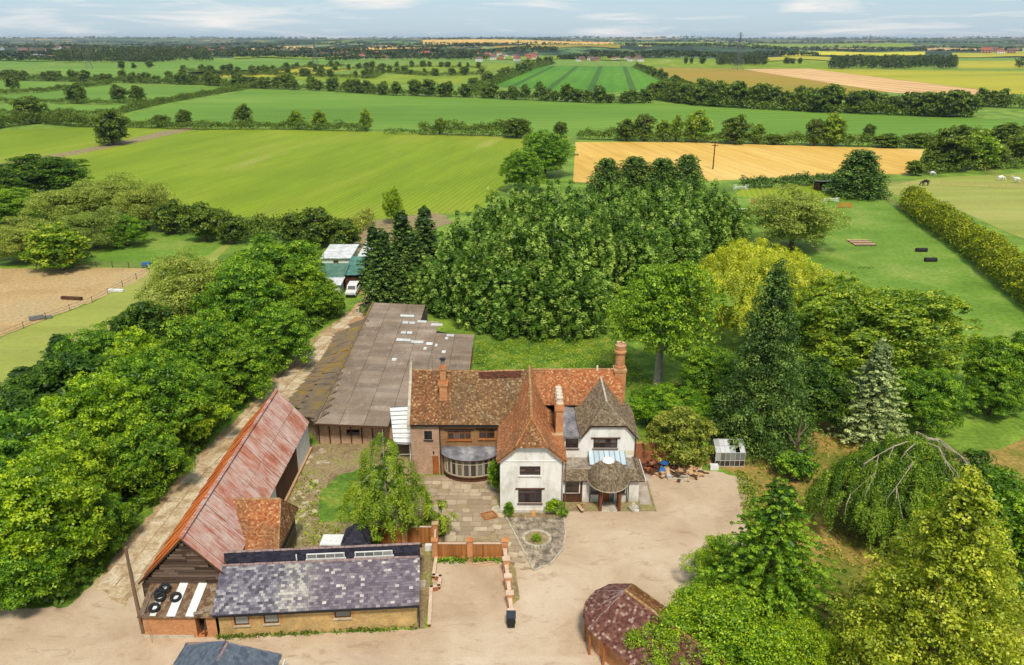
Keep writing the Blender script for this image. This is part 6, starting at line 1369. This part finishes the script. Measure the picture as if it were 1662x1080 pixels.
HM = [house_mesh(WPAINT_M, RT), house_mesh(WR, RT2), house_mesh(WPAINT_M, RT2), house_mesh(WR, RT)]
def village(n, pa, pb, ya, yb, lab, s=1.0, seed=0):
    R_ = random.Random(seed)
    for k in range(n):
        px = R_.uniform(pa, pb); y = R_.uniform(ya, yb); x = (px-831)/FOC*y*1.02; sc_ = s*R_.uniform(.8,1.3); o = link('house', R_.choice(HM), None, Matrix.Translation((x,y,hz(x,y)-.2)) @ Matrix.Rotation(R_.uniform(-.6,.6),4,'Z') @ Matrix.Diagonal((sc_*1.2,sc_,sc_,1)))
        tagp(o, lab, 'house', lab)
village(34, 330, 400, 1900, 2700, 'small house in the far village below the wooded hilltop', .9, 1)
village(26, 540, 730, 1650, 2300, 'small house among trees left of the far centre', .85, 2)
village(26, 775, 870, 1450, 1950, 'white or red roofed house in the village beyond the centre fields', .8, 3)
village(20, 930, 1030, 1450, 1750, 'low house in the row above the tramlined field', .75, 4)
village(10, 1510, 1662, 2000, 2300, 'farm building in the far right distance', 1.5, 5)
village(8, 40, 180, 1900, 2300, 'farm building in the far left distance', 1.5, 6)

# ------------------------------------------------------------------ pylons
def pylon_mesh():
    m = MB(); H0 = 48; wd = lambda z: 4.2*(1-z/30)**1.0+1.1 if z < 30 else 1.1-(z-30)/18*.8
    zs = [0,7,13,18,22.5,26.5,30,33.5,37,40.5,44,48]
    for i in range(len(zs)-1):
        a, b = zs[i], zs[i+1]; wa, wb = wd(a), wd(b)
        cs = lambda w_, z: [(w_,w_,z),(-w_,w_,z),(-w_,-w_,z),(w_,-w_,z)]
        A, B = cs(wa,a), cs(wb,b)
        for k in range(4):
            k2 = (k+1)%4; m.beam(A[k],B[k],.32,.32); m.beam(A[k],B[k2],.18,.18); m.beam(A[k2],B[k],.18,.18); m.beam(B[k],B[k2],.16,.16)
    for z, l in ((30,8.5),(37,7),(43.5,5.5)):
        for s in (-1,1):
            m.beam((0,.6,z),(s*l,0,z+.2),.22,.22).beam((0,-.6,z),(s*l,0,z+.2),.22,.22).beam((0,0,z+2.2),(s*l,0,z+.2),.2,.2); m.tube([(s*l,0,z+.1),(s*l,0,z-2.4)],.14,5)
            for t in (.3,.6): m.beam((s*l*t,0,z),(s*l*t,0,z+2.1*(1-t)),.14,.14)
    return m.mesh('pylon', PYL_M)
pym = pylon_mesh()
for (px, by_, top, lab) in ((1197,113,52,'tall steel lattice pylon beside the pink stripe field'),(145,112,65,'steel lattice pylon before the left distant wood'),(62,98,62,'small far pylon at the upper left'),(512,106,62,'steel pylon beyond the left middle hedges'),(841,106,64,'steel pylon at the end of the diagonal tree line'),(1410,76,56,'tiny far pylon on the right horizon')):
    x, y = G(px, by_); h = atY(px, top, y)[1]; o = link('pylon', pym, None, Matrix.Translation((x,y,0)) @ Matrix.Rotation(.5,4,'Z') @ Matrix.Diagonal((h/48,h/48,h/48,1))); tagp(o, lab, 'pylon', 'electricity pylons')

# ------------------------------------------------------------------ poles, fences and small things
up = thing('utility_pole', 'leaning wooden utility pole beside the brick shed', 'pole', (-26.35,46.3,0))
MB().tube([(-26.35,46.3,0),(-26.4,46.25,3.6),(-26.38,46.2,7.3)], [.15,.13,.1], 8).build('pole_shaft', M('pole_wood_mat', tri_noise([(.3, C(110,84,62,.8)), (.7, C(150,122,92,.8))], 2, sc=(1,1,.2))), up)
MB().tube([(-26.36,46.24,6.9),(-25.8,45.7,3.4),(-25.3,45.3,0)], .018, 4).build('stay_wire', GREY_M, up)
x, y = G(1157, 275); tpz = thing('telegraph_pole', 'telegraph pole with cross arm at the edge of the stubble field', 'pole', (x,y,0))
MB().tube([(x,y,0),(x,y,9)], [.22,.16], 6).build('pole_shaft', WOOD_D, tpz); MB().beam((x-1.4,y,8.3),(x+1.4,y,8.3),.2,.2).beam((x-1.0,y,7.5),(x+1.0,y,7.5),.2,.2).build('cross_arm', WOOD_D, tpz)
def pfence(label, pts, step, h=1.2, rails=(.5,.95), mat=WOOD_G, pix=True, pw_=.06):
    P = [G(*p) for p in pts] if pix else pts; t = thing('post_fence', label, 'fence', (*P[0], 0)); m = MB()
    for a, b in zip(P[:-1], P[1:]):
        d = math.dist(a, b); n = max(1, int(d/step))
        for k in range(n): x, y = a[0]+(b[0]-a[0])*k/n, a[1]+(b[1]-a[1])*k/n; MB().box(x-pw_,x+pw_,y-pw_,y+pw_,0,h).build('post', mat, t)
        for r in rails: m.beam((*a,r),(*b,r),.03,.07 if len(rails) > 2 or mat is not WOOD_G else .03)
    m.build('rail', mat, t); return t
pfence('wire fence round the sand paddock', [(-20,562),(0,550),(75,519),(150,492),(243,443),(236,436)], 4.2, 1.15, pw_=.035)
pfence('wooden rail fence along the top of the sand paddock', [(60,436),(130,434),(236,436)], 3.0, 1.2, (.35,.7,1.05))
pfence('rail fence between the two right paddocks', [(1430,303),(1500,301),(1580,304),(1662,308)], 4, 1.3, (.5,.9,1.2), WOOD_P)
pfence('rail fence beside the domed dark conifer', [(1432,318),(1448,333),(1465,345)], 3, 1.3, (.5,.9,1.2), WOOD_P)
pfence('rail fence running back between the far right paddocks', [(1590,276),(1625,290),(1662,302)], 4, 1.3, (.5,.9,1.2), WOOD_P)
# white van in the yard
vx, vy = G(573, 478); van = thing('white_van', 'white four by four parked in the yard beside the green roofed sheds', 'car', (vx, vy, 0), 0.0)
VN = lambda *p: (vx+p[0], vy+p[1], p[2])
def prism(prof, w0, w1, mb, m=0):
    """side profile (y,z) extruded across the car"""
    A = [VN(w0,y,z) for y,z in prof]; B = [VN(w1,y,z) for y,z in prof]; mb.poly(A,m); mb.poly(B[::-1],m)
    for i in range(len(prof)): j = (i+1)%len(prof); mb.poly([A[i],A[j],B[j],B[i]],m)
bd = MB(); prism([(-2.1,.35),(-2.15,.95),(-1.0,1.05),(2.1,1.05),(2.15,.4)], -.85, .85, bd); prism([(-1.0,1.05),(-.5,1.7),(1.9,1.75),(2.1,1.05)], -.78, .78, bd); bd.build('body', WPAINT_M, van)
gl = MB(); gl.poly([VN(-.66,-.98,1.13),VN(.66,-.98,1.13),VN(.6,-.56,1.64),VN(-.6,-.56,1.64)]); gl.build('windscreen', GLASS_M, van)
for s in (-1,1): MB().poly([VN(s*.79,-.75,1.12),VN(s*.79,1.8,1.12),VN(s*.79,1.75,1.6),VN(s*.79,-.45,1.6)]).build('side_window', GLASS_M, van); MB().box(vx+s*.55-.14,vx+s*.55+.14,vy-2.17,vy-2.12,.65,.85).build('headlight', SKYG_M, van)
for sx in (-.75,.75):
    for sy in (-1.35,1.35): MB().tube([VN(sx-.12,sy,.35),VN(sx+.12,sy,.35)], .35, 14).build('wheel', RUBBER_M, van)
MB().box(vx-.8,vx+.8,vy-2.2,vy-2.12,.4,.58).build('bumper', BLACK_M, van)
wxp, wyp = G(605, 483); MB().tube([(wxp,wyp,0),(wxp,wyp,.9),(wxp,wyp,1.2)], [.35,.35,.2], 10).build('water_butt', WPAINT_M, label='small white barrel at the corner of the grey barn', cat='barrel')
# sheds behind
def shed(name, label, x0, x1, y0, y1, h0, h1, wm, rm, cat='shed'):
    t = thing(name, label, cat, ((x0+x1)/2,(y0+y1)/2,0)); MB().box(x0,x1,y0,y1,0,h0-.05).poly([(x0,y0,h0-.05),(x0,y1,h0-.05),(x0,y1,h1-.05)]).poly([(x1,y0,h0-.05),(x1,y1,h0-.05),(x1,y1,h1-.05)]).poly([(x0,y1,h0-.05),(x1,y1,h0-.05),(x1,y1,h1-.05),(x0,y1,h1-.05)]).build('wall', wm, t)
    d = MB().poly([(x0-.3,y0-.3,h0-.02),(x1+.3,y0-.3,h0-.02),(x1+.3,y1+.3,h1-.02),(x0-.3,y1+.3,h1-.02)]).build('roof', rm, t)
    nn = max(2, int((x1-x0)/1.2)); me = {id(POLY_M): POLS}.get(id(rm)) or corr_mesh('roof_sheet', rm, 6, .02)
    sheets(d, (x0-.3,y0-.3,h0),(x1+.3,y0-.3,h0),(x0-.3,y1+.3,h1),(x1+.3,y1+.3,h1), nn, 2, me)
    fr = Fr((x0,y0),(x1,y0)); MB().obox(fr(fr.L*.5,.95,.01), fr.u*.45, fr.n*.02, (0,0,.95)).build('door', WOOD_D, t)
    return t
shed('green_shed','shed with grey green felt roof left of the white car',-32.6,-28.4,129,134,2.3,3.2,WOOD_D,GREENSH_M)
shed('green_shed','open shed with teal roof behind the white car',-28.3,-24.6,130.5,138,2.3,3.3,WOOD_D,M('teal_roof_mat', tri_noise([(.3, C(60,118,104,.8)), (.7, C(110,150,134,.8))], 1)))
shed('white_shed','flat white roofed store in front of the green sheds',-31.5,-28.2,125.5,128.6,2.0,2.3,WPAINT_M,POLY_M)
shed('white_shed','long white roofed store behind the green sheds',-34.5,-29.5,141,149,2.4,2.8,WPAINT_M,POLY_M)
shed('white_shed','narrow white roofed building beside the conifers',-27.8,-25.2,141,151,2.6,3.0,WPAINT_M,POLY_M)
# greenhouse
gh = thing('greenhouse', 'small old white framed greenhouse with whitewashed roof panes beside the bay tree', 'greenhouse', (21.4, 71.3, 0))
gx0, gx1, gy0, gy1 = 20.1, 23.0, 69.9, 72.6; m = MB()
for k in range(7):
    x = gx0+(gx1-gx0)*k/6
    m.beam((x,gy0,0),(x,gy0,1.55),.05,.05).beam((x,gy0,1.55),(x,(gy0+gy1)/2,2.35),.05,.05).beam((x,gy1,1.55),(x,(gy0+gy1)/2,2.35),.05,.05).beam((x,gy1,0),(x,gy1,1.55),.05,.05)
for y, z in ((gy0,1.55),(gy0,.7),(gy0,.05),(gy1,1.55),((gy0+gy1)/2,2.35),((3*gy0+gy1)/4,1.95)): m.beam((gx0,y,z),(gx1,y,z),.06,.06)
for x in (gx0,gx1):
    for z in (.05,.8,1.55): m.beam((x,gy0,z),(x,gy1,z),.05,.05)
    m.beam((x,(gy0+gy1)/2,0),(x,(gy0+gy1)/2,2.35),.05,.05)
m.build('frame', M('old_frame_mat', C(186,182,174,.85)), gh); GHW = M('whitewashed_pane_mat', lambda b: b.ramp(b.oid(), [(0, C(160,162,160,.85)), (1, C(208,206,204,.88))]), rough=.4); ym = (gy0+gy1)/2
for k in range(6):
    a, b = gx0+(gx1-gx0)*k/6+.03, gx0+(gx1-gx0)*(k+1)/6-.03
    for j in range(2):
        t0, t1 = j/2+.02, (j+1)/2-.02; y0, y1, z0, z1 = gy0+(ym-gy0)*t0, gy0+(ym-gy0)*t1, 1.56+.8*t0, 1.56+.8*t1
        if (k, j) not in ((3,1),(4,1),(4,0)): MB().poly([(a,y0,z0),(b,y0,z0),(b,y1,z1),(a,y1,z1)]).build('pane', GHW, gh)
    MB().poly([(a,gy1,1.56),(b,gy1,1.56),(b,ym,2.33),(a,ym,2.33)]).build('pane', GHW, gh)
    MB().poly([(a,gy0,.75),(b,gy0,.75),(b,gy0,1.5),(a,gy0,1.5)]).build('pane', GLASSB_M, gh)
    MB().poly([(a,gy0+.01,.08),(b,gy0+.01,.08),(b,gy0+.01,.68),(a,gy0+.01,.68)]).build('pane', GLASS_M, gh)
MB().box(19.5,20.3,69.2,69.7,0,.5).build('white_crate', WPAINT_M, label='white box standing in front of the greenhouse', cat='box')
MB().tube([(18.6,69.6,0),(18.6,69.6,.5),(18.6,69.6,.62),(18.6,69.6,.95)], [.2,.2,.1,.09], 10).build('gas_bottle', M('cream_paint_mat', C(226,206,150,.85)), label='cream gas bottle left of the greenhouse', cat='gas bottle')
# heap of timber and rubbish beside the wing
def sticks(name, label, cx, cy, rx, ry, h, n, mats, seed, ln=(.6,2.2)):
    R_ = random.Random(seed); m = MB()
    for k in range(n):
        a, q = R_.random()*6.3, R_.random()**.5; x, y = cx+rx*q*math.cos(a), cy+ry*q*math.sin(a); z = h*(1-q)*R_.random()+.08; d = R_.random()*3.14; l = R_.uniform(*ln)/2; w_ = R_.uniform(.05,.16)
        m.obox((x,y,z), (l*math.cos(d),l*math.sin(d),R_.uniform(-.25,.25)*l), (-math.sin(d)*w_,math.cos(d)*w_,0), (0,0,w_*.6), R_.randrange(len(mats)))
    o = m.build(name, mats, label=label, cat='heap'); o['kind'] = 'stuff'; return o
sticks('timber_heap','heap of broken timber and sticks beside the right wing',16.0,68.7,2.2,1.0,1.0,150,[WOOD_P,WOOD_P,WOOD_G,WOOD_D],1)
sticks('tile_heap','dark heap of old tiles and boards next to the garden wall',13.8,69.3,1.3,.9,1.1,120,[WOOD_D,T_DARKB,BRICK_RED],2,(.3,.8))
MB().poly([(14.4,68.9,.9),(15.1,68.5,.95),(15.4,68.9,1.1),(15.0,69.5,1.0),(14.5,69.4,.8)]).poly([(14.2,68.1,.4),(14.7,67.8,.3),(14.9,68.3,.8),(14.5,68.6,.85)]).build('tarpaulin', BLUE_M, label='crumpled blue tarpaulin on the timber heap', cat='tarpaulin')
MB().tube([(15.1,67.6,.0),(15.1,67.6,.45),(15.1,67.6,.5)], [.25,.25,.2], 12).build('barrel', M('white_band_mat', WPAINT_M and C(200,200,205,.8)), label='small dark and white drum at the foot of the timber heap', cat='drum')
tr_ = MB(); tr_.box(14.9,17.0,67.0,67.1,0,.4).box(14.9,17.0,67.5,67.6,0,.4).box(14.9,15.0,67.1,67.5,0,.4).box(16.9,17.0,67.1,67.5,0,.4).box(15,16.9,67.1,67.5,0,.08); tr_.build('trough', CONC_M, label='long stone trough in front of the timber heap', cat='trough')
# rubble bag by the porch, plank, drum, manhole, round cover, hedge ball
sticks('rubbish_bag','torn white rubble bag spilling by the porch',11.0,62.3,.45,.4,.5,36,[WPAINT_M,GREY_M,CONC_M],3,(.2,.5))
MB().obox((6.15,62.0,.35),(.17,-.55,.05),(.14,.04,0),(0,0,.03)).obox((6.35,62.3,.5),(.1,-.4,.35),(.1,.03,0),(0,0,.03)).build('plank', WOOD_P, label='pale plank propped beside the left porch window', cat='plank')
mh = sheet('drain_cover', [(-2.7,61.35),(-1.75,61.75),(-1.35,61.0),(-2.3,60.55)], .09, M('rusty_cover_mat', tri_noise([(.3, C(150,100,60,.8)), (.7, C(196,146,96,.8))], 4)), pix=False, kind=None); tagp(mh, 'square rusty drain cover set in the patio', 'drain cover')
fm_ = MB(); P4 = [(-2.8,61.38),(-1.72,61.85),(-1.25,60.98),(-2.35,60.45)]
for p, q in zip(P4, P4[1:]+P4[:1]): fm_.beam((*p,.09),(*q,.09),.09,.09)
fm_.build('cover_frame', WOOD_O, mh)
MB().tube([(-1.35,62.2,0),(-1.35,62.2,.12)], .5, 20).build('millstone', CONC_M, label='round stone disc leaning by the corner of the white gable', cat='stone')
tp('shrub',826,827,19,1.3,'small clipped round green bush at the left corner of the white gable', cat='shrub', name='shrub', var=0, trunk=False)
tp('shrub',803,775,24,3.4,'tall climbing shrub between the bay and the white gable', cat='shrub', name='shrub', var=0, trunk=False); tp('shrub',898,822,28,1.5,'straggly shrub at the foot of the white gable', cat='shrub', name='shrub', var=1, trunk=False)
tp('shrub',915,833,16,.9,'small plant at the right foot of the white gable', cat='shrub', name='shrub', var=0, trunk=False); tp('shrub',871,874,17,.7,'small shrub growing in the stone ring planter', cat='plant', name='plant', var=1, trunk=False)
tp('olive',700,850,60,1.6,'low spreading yellow green shrub under the birch', cat='shrub', name='shrub', trunk=False); tp('shrub',598,872,50,2.2,'dark green bush behind the slate outbuilding', cat='shrub', name='shrub', var=0, trunk=False)
MB().tube([(1.9,61.35,0),(1.9,61.35,.35)], [.28,.22], 10).build('plant_pot', M('terracotta_mat', C(214,160,104,.8)), label='terracotta pot standing before the white gable', cat='pot')
# wheelie bin
wb = thing('wheelie_bin', 'black wheelie bin at the end of the courtyard wall', 'bin', (-.05, 47.0, 0))
m = MB(); b0 = [(-.33,46.72,.1),(.2,46.72,.1),(.2,47.25,.1),(-.33,47.25,.1)]; t0 = [(-.38,46.62,1.0),(.25,46.62,1.0),(.25,47.32,1.0),(-.38,47.32,1.0)]
for i in range(4): j = (i+1)%4; m.poly([b0[i],b0[j],t0[j],t0[i]])
m.poly(b0[::-1]); m.build('body', BLACK_M, wb); MB().obox((-.065,46.97,1.05),(.34,0,0),(0,.38,.03),(0,0,.035)).build('lid', M('bin_lid_mat', C(60,64,70,.8), rough=.4), wb); MB().tube([(-.4,47.3,.12),(.27,47.3,.12)], .11, 10).build('wheel', RUBBER_M, wb)
# loose planks in the bay, pallet, rollers, jumps
MB().beam((-3.2,54.2,.06),(-1.6,54.5,.1),.12,.06).beam((-2.6,53.9,.05),(-1.2,54.25,.08),.1,.05).build('plank', WOOD_P, label='pale planks lying at the foot of the courtyard fence', cat='plank')
MB().box(-7.2,-6.7,51.2,52.0,.02,.2).build('slab', CONC_M, label='loose pale slab in the narrow passage', cat='slab')
MB().box(-7.2,-6.6,56.0,56.4,.02,.5).build('white_box', WPAINT_M, label='white box behind the end of the slate outbuilding', cat='box')
px_, py_ = G(1399,396); pal = thing('pallet', 'flat grey timber pallet lying on the bright paddock', 'pallet', (px_,py_,0))
for k in range(6): MB().box(px_-2.2,px_+2.2,py_-2+k*.8,py_-1.35+k*.8,.15,.25).build('plank', WOOD_P if k%2 else WOOD_G, pal)
MB().box(px_-2.1,px_-1.8,py_-2,py_+2.6,0,.15).box(px_+1.8,px_+2.1,py_-2,py_+2.6,0,.15).build('bearer', WOOD_D, pal)
for q, lab in (((1495,409),'black drum jump farther up the bright paddock'),((1510,425),'black drum jump nearer the golden hedge')):
    a, b = G(*q); MB().tube([(a-1.1,b,.4),(a+1.1,b,.4)], .42, 12).build('drum_jump', RUBBER_M, label=lab, cat='barrel', group='black drums in the bright paddock')
a, b = G(1405,437); j = MB()
for k in range(6): j.beam((a-1.5+k*.5,b,.2+.25*(k%2)),(a-1+k*.5,b,.45-.25*(k%2)),.1,.08)
j.build('cavaletti', WOOD_D, label='low zigzag pole jump on the bright paddock', cat='jump')
def jump(px, py, label, mat, wd=3.2, poles=2, wing=1.5):
    x, y = G(px, py); t = thing('horse_jump', label, 'jump', (x,y,0), 0, 'horse jumps in the far paddock')
    for s in (-1,1):
        m = MB()
        for u in (-.35,0,.35): m.box(x+s*wd/2+u-.05,x+s*wd/2+u+.05,y-.05,y+.05,0,wing)
        m.beam((x+s*wd/2-.35,y,wing*.9),(x+s*wd/2+.35,y,wing*.9),.1,.08).beam((x+s*wd/2-.35,y,.2),(x+s*wd/2+.35,y,.2),.1,.08); m.build('wing', mat, t)
    for k in range(poles): MB().tube([(x-wd/2,y,.45+.4*k),(x+wd/2,y,.45+.4*k)], .08, 6).build('pole', mat, t)
ORP = M('orange_paint_mat', C(224,120,50,.85)); RDP = M('red_paint_mat', C(200,70,50,.85))
jump(1202,308,'white jump by the poplars', WPAINT_M); jump(1228,332,'red and white jump half hidden by the olive willow', RDP, 2); jump(1348,328,'white jump with low poles in the paddock middle', WPAINT_M, 3.4, 2, 1.2); jump(1371,338,'orange jump beside the white one', ORP, 2.6, 3, 1.3); jump(1208,342,'low white pole jump at the paddock corner', WPAINT_M, 3, 1, .6)
x, y = G(1340, 309); fsd = thing('field_shelter', 'small open field shelter with grey roof in the far paddock', 'shelter', (x,y,0))
MB().box(x-2.6,x+2.6,y+2.2,y+2.3,0,2.1).box(x-2.6,x-2.5,y-1.8,y+2.2,0,2.1).box(x+2.5,x+2.6,y-1.8,y+2.2,0,2.1).build('wall', WOOD_D, fsd); MB().obox((x,y+.2,2.45),(2.9,0,0),(0,2.4,-.35),(0,0,.08)).build('roof', GREY_M, fsd); MB().box(x-1.8,x+1.6,y-2.6,y-1.9,.3,1.0).build('trough', WPAINT_M, fsd)
# things round the sand paddock
def lowbox(name, label, cat, px, py, l, wd, h, mat, rz=0.0):
    x, y = G(px, py); c, s = math.cos(rz), math.sin(rz); MB().obox((x,y,h*.55),(l/2*c,l/2*s,0),(-wd/2*s,wd/2*c,0),(0,0,h*.35)).obox((x-l*.35*c,y-l*.35*s,h*.1),(.08,0,0),(0,.08,0),(0,0,h*.1)).obox((x+l*.35*c,y+l*.35*s,h*.1),(.08,0,0),(0,.08,0),(0,0,h*.1)).build(name, mat, label=label, cat=cat)
lowbox('log_jump','dark log jump lying on the sand paddock','jump',117,487,3.6,.5,.6,WOOD_D,-.15); lowbox('feeding_trough','white trough on the grass beside the sand paddock','trough',189,474,2.6,.6,.5,WPAINT_M,-.1); lowbox('metal_hurdle','grey metal hurdle leaning by the paddock fence','hurdle',60,520,2.0,.5,.8,GREY_M,.5); lowbox('metal_hurdle','grey metal hurdle lying right of the first one','hurdle',74,518,1.8,.5,.5,GREY_M,.3); lowbox('water_tank','blue water tank at the corner of the sand paddock','tank',238,434,1.4,.9,1.0,BLUE_M); lowbox('wood_stack','pale boards lying at the top of the sand paddock','boards',134,434,2.4,.8,.4,WOOD_P)
# horses, each one continuous body
def horse(px, py, mat, label, face=1, graze=True, s=1.0):
    x, y = G(px, py); bm = bmesh.new(); sk = bm.verts.layers.skin.verify(); V = {}
    def v(n, co, r): q = bm.verts.new((co[0]*face, co[1], co[2])); q[sk].radius = (r, r); V[n] = q
    v('p',(-.55,0,1.15),.3); v('m',(0,0,1.12),.33); v('c',(.5,0,1.18),.3); v('n',(.85,0,1.3 if not graze else 1.0),.18); v('h',(1.15,0,1.75 if not graze else .45),.12); v('mz',(1.45,0,1.6 if not graze else .15),.08)
    v('t',(-.9,0,1.15),.06); v('t2',(-1.0,0,.6),.05)
    for a, yy in (('a',.16),('b',-.16)):
        v('f1'+a,(.5,yy,.85),.11); v('f2'+a,(.52+.05*yy,yy,.45),.06); v('f3'+a,(.5,yy,.05),.055); v('r1'+a,(-.5,yy,.85),.14); v('r2'+a,(-.68,yy,.5),.07); v('r3'+a,(-.6,yy,.05),.055)
    for a, b in ('pm','mc','cn','nh'): bm.edges.new((V[a],V[b]))
    for a, b in (('h','mz'),('p','t'),('t','t2'),('c','f1a'),('f1a','f2a'),('f2a','f3a'),('c','f1b'),('f1b','f2b'),('f2b','f3b'),('p','r1a'),('r1a','r2a'),('r2a','r3a'),('p','r1b'),('r1b','r2b'),('r2b','r3b')): bm.edges.new((V[a],V[b]))
    V['m'][sk].use_root = True; me = bpy.data.meshes.new('horse'); bm.to_mesh(me); bm.free(); me.materials.append(mat)
    o = link('horse', me); o.location = (x,y,0); o.scale = (s,s,s); o.modifiers.new('skin','SKIN'); sm = o.modifiers.new('sub','SUBSURF'); sm.levels = sm.render_levels = 1
    tagp(o, label, 'horse')
HB = M('black_coat_mat', (.02,.018,.016,1)); horse(1501,302,HB,'black horse grazing behind the golden hedge',-1,True,1.25); horse(1624,294,WPAINT_M,'white horse grazing beyond the right rail fence',1,True,1.15); horse(1649,297,WPAINT_M,'white horse standing near the right edge of the paddock',-1,False,1.15); horse(1513,285,WPAINT_M,'small white pony at the far side of the paddock',1,True,.9)
# ground cover: rough grass behind the house and weeds at wall feet
def cover(name, label, poly, n, size, mat, seed, pix=True, hgt=.35):
    P = [G(*p) for p in poly] if pix else poly; R_ = np.random.default_rng(seed); xs = [p[0] for p in P]; ys = [p[1] for p in P]; pts = []
    while len(pts) < n:
        x, y = R_.uniform(min(xs),max(xs)), R_.uniform(min(ys),max(ys))
        if inpoly((x,y),P) and math.sin(x*1.3+seed)*math.sin(y*1.1)+R_.normal(0,.6) > -.3: pts.append((x,y,R_.random()*hgt))
    V, rnd = clump_leaves(np.array(pts), size*1.2, 5, size, R_, up=.1, tone=.6); c0 = np.array((P[0][0],P[0][1],0)); o = link(name, quadmesh(name, V-c0, rnd, mat)); o.location = c0; tagp(o, label, 'grass', kind='stuff')
cover('rough_grass','rough uncut grass behind the house',[(765,600),(768,556),(985,548),(1040,600),(1090,650),(1030,670),(1010,600)],2600,.17,LM_BIRCH,1,hgt=.08)
cover('undergrowth','undergrowth beneath the tree behind the right wing',[(1020,672),(1030,640),(1170,620),(1200,690),(1150,700)],2500,.35,LM_MAPLE,2)
cover('weeds','weeds along the foot of the slate outbuilding',[(352,1034),(676,1018),(676,1023),(352,1040)],260,.14,LM_HEDGE,3,hgt=.25)
cover('weeds','weeds and ivy in the stone yard beside the lawn',[(462,886),(474,760),(520,790),(514,848),(565,860),(565,888)],260,.18,LM_BIRCH,4,hgt=.15)
cover('weeds','weeds at the foot of the courtyard fence',[(706,905),(815,905),(815,914),(706,914)],260,.2,LM_MAPLE,5)
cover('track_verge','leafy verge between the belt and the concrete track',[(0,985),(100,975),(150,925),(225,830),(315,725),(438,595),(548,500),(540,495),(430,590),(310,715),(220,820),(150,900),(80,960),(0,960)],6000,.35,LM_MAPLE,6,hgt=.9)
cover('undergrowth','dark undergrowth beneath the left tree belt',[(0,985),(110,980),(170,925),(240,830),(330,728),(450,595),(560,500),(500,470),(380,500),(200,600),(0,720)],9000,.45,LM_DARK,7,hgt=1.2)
cover('weeds','ragged weeds creeping over the edge of the gravel drive',[(1195,765),(1228,775),(1240,885),(1218,890)],500,.2,LM_OLIVE,9,hgt=.15)
cover('flower_clump','scattered tufts on the dry garden grass',[(1210,777),(1300,700),(1420,730),(1640,780),(1662,1080),(1250,1080),(1222,880)],2500,.2,LM_OLIVE,8,hgt=.1)

# the air between here and the horizon
hb = MB().box(-15800,15800,-280,14900,-1,64).mesh('haze', [])
hm = bpy.data.materials.new('haze_mat'); hm.use_nodes = True; hn = hm.node_tree; hn.nodes.clear(); ho = hn.nodes.new('ShaderNodeOutputMaterial'); pv = hn.nodes.new('ShaderNodeVolumePrincipled')
pv.inputs['Color'].default_value = (.72,.82,.95,1); pv.inputs['Density'].default_value = HAZE_D if 'HAZE_D' in globals() else .00005; pv.inputs['Anisotropy'].default_value = .1
hn.links.new(pv.outputs[0], ho.inputs['Volume']); hb.materials.append(hm); hz_o = link('haze', hb); hz_o['kind'] = 'stuff'
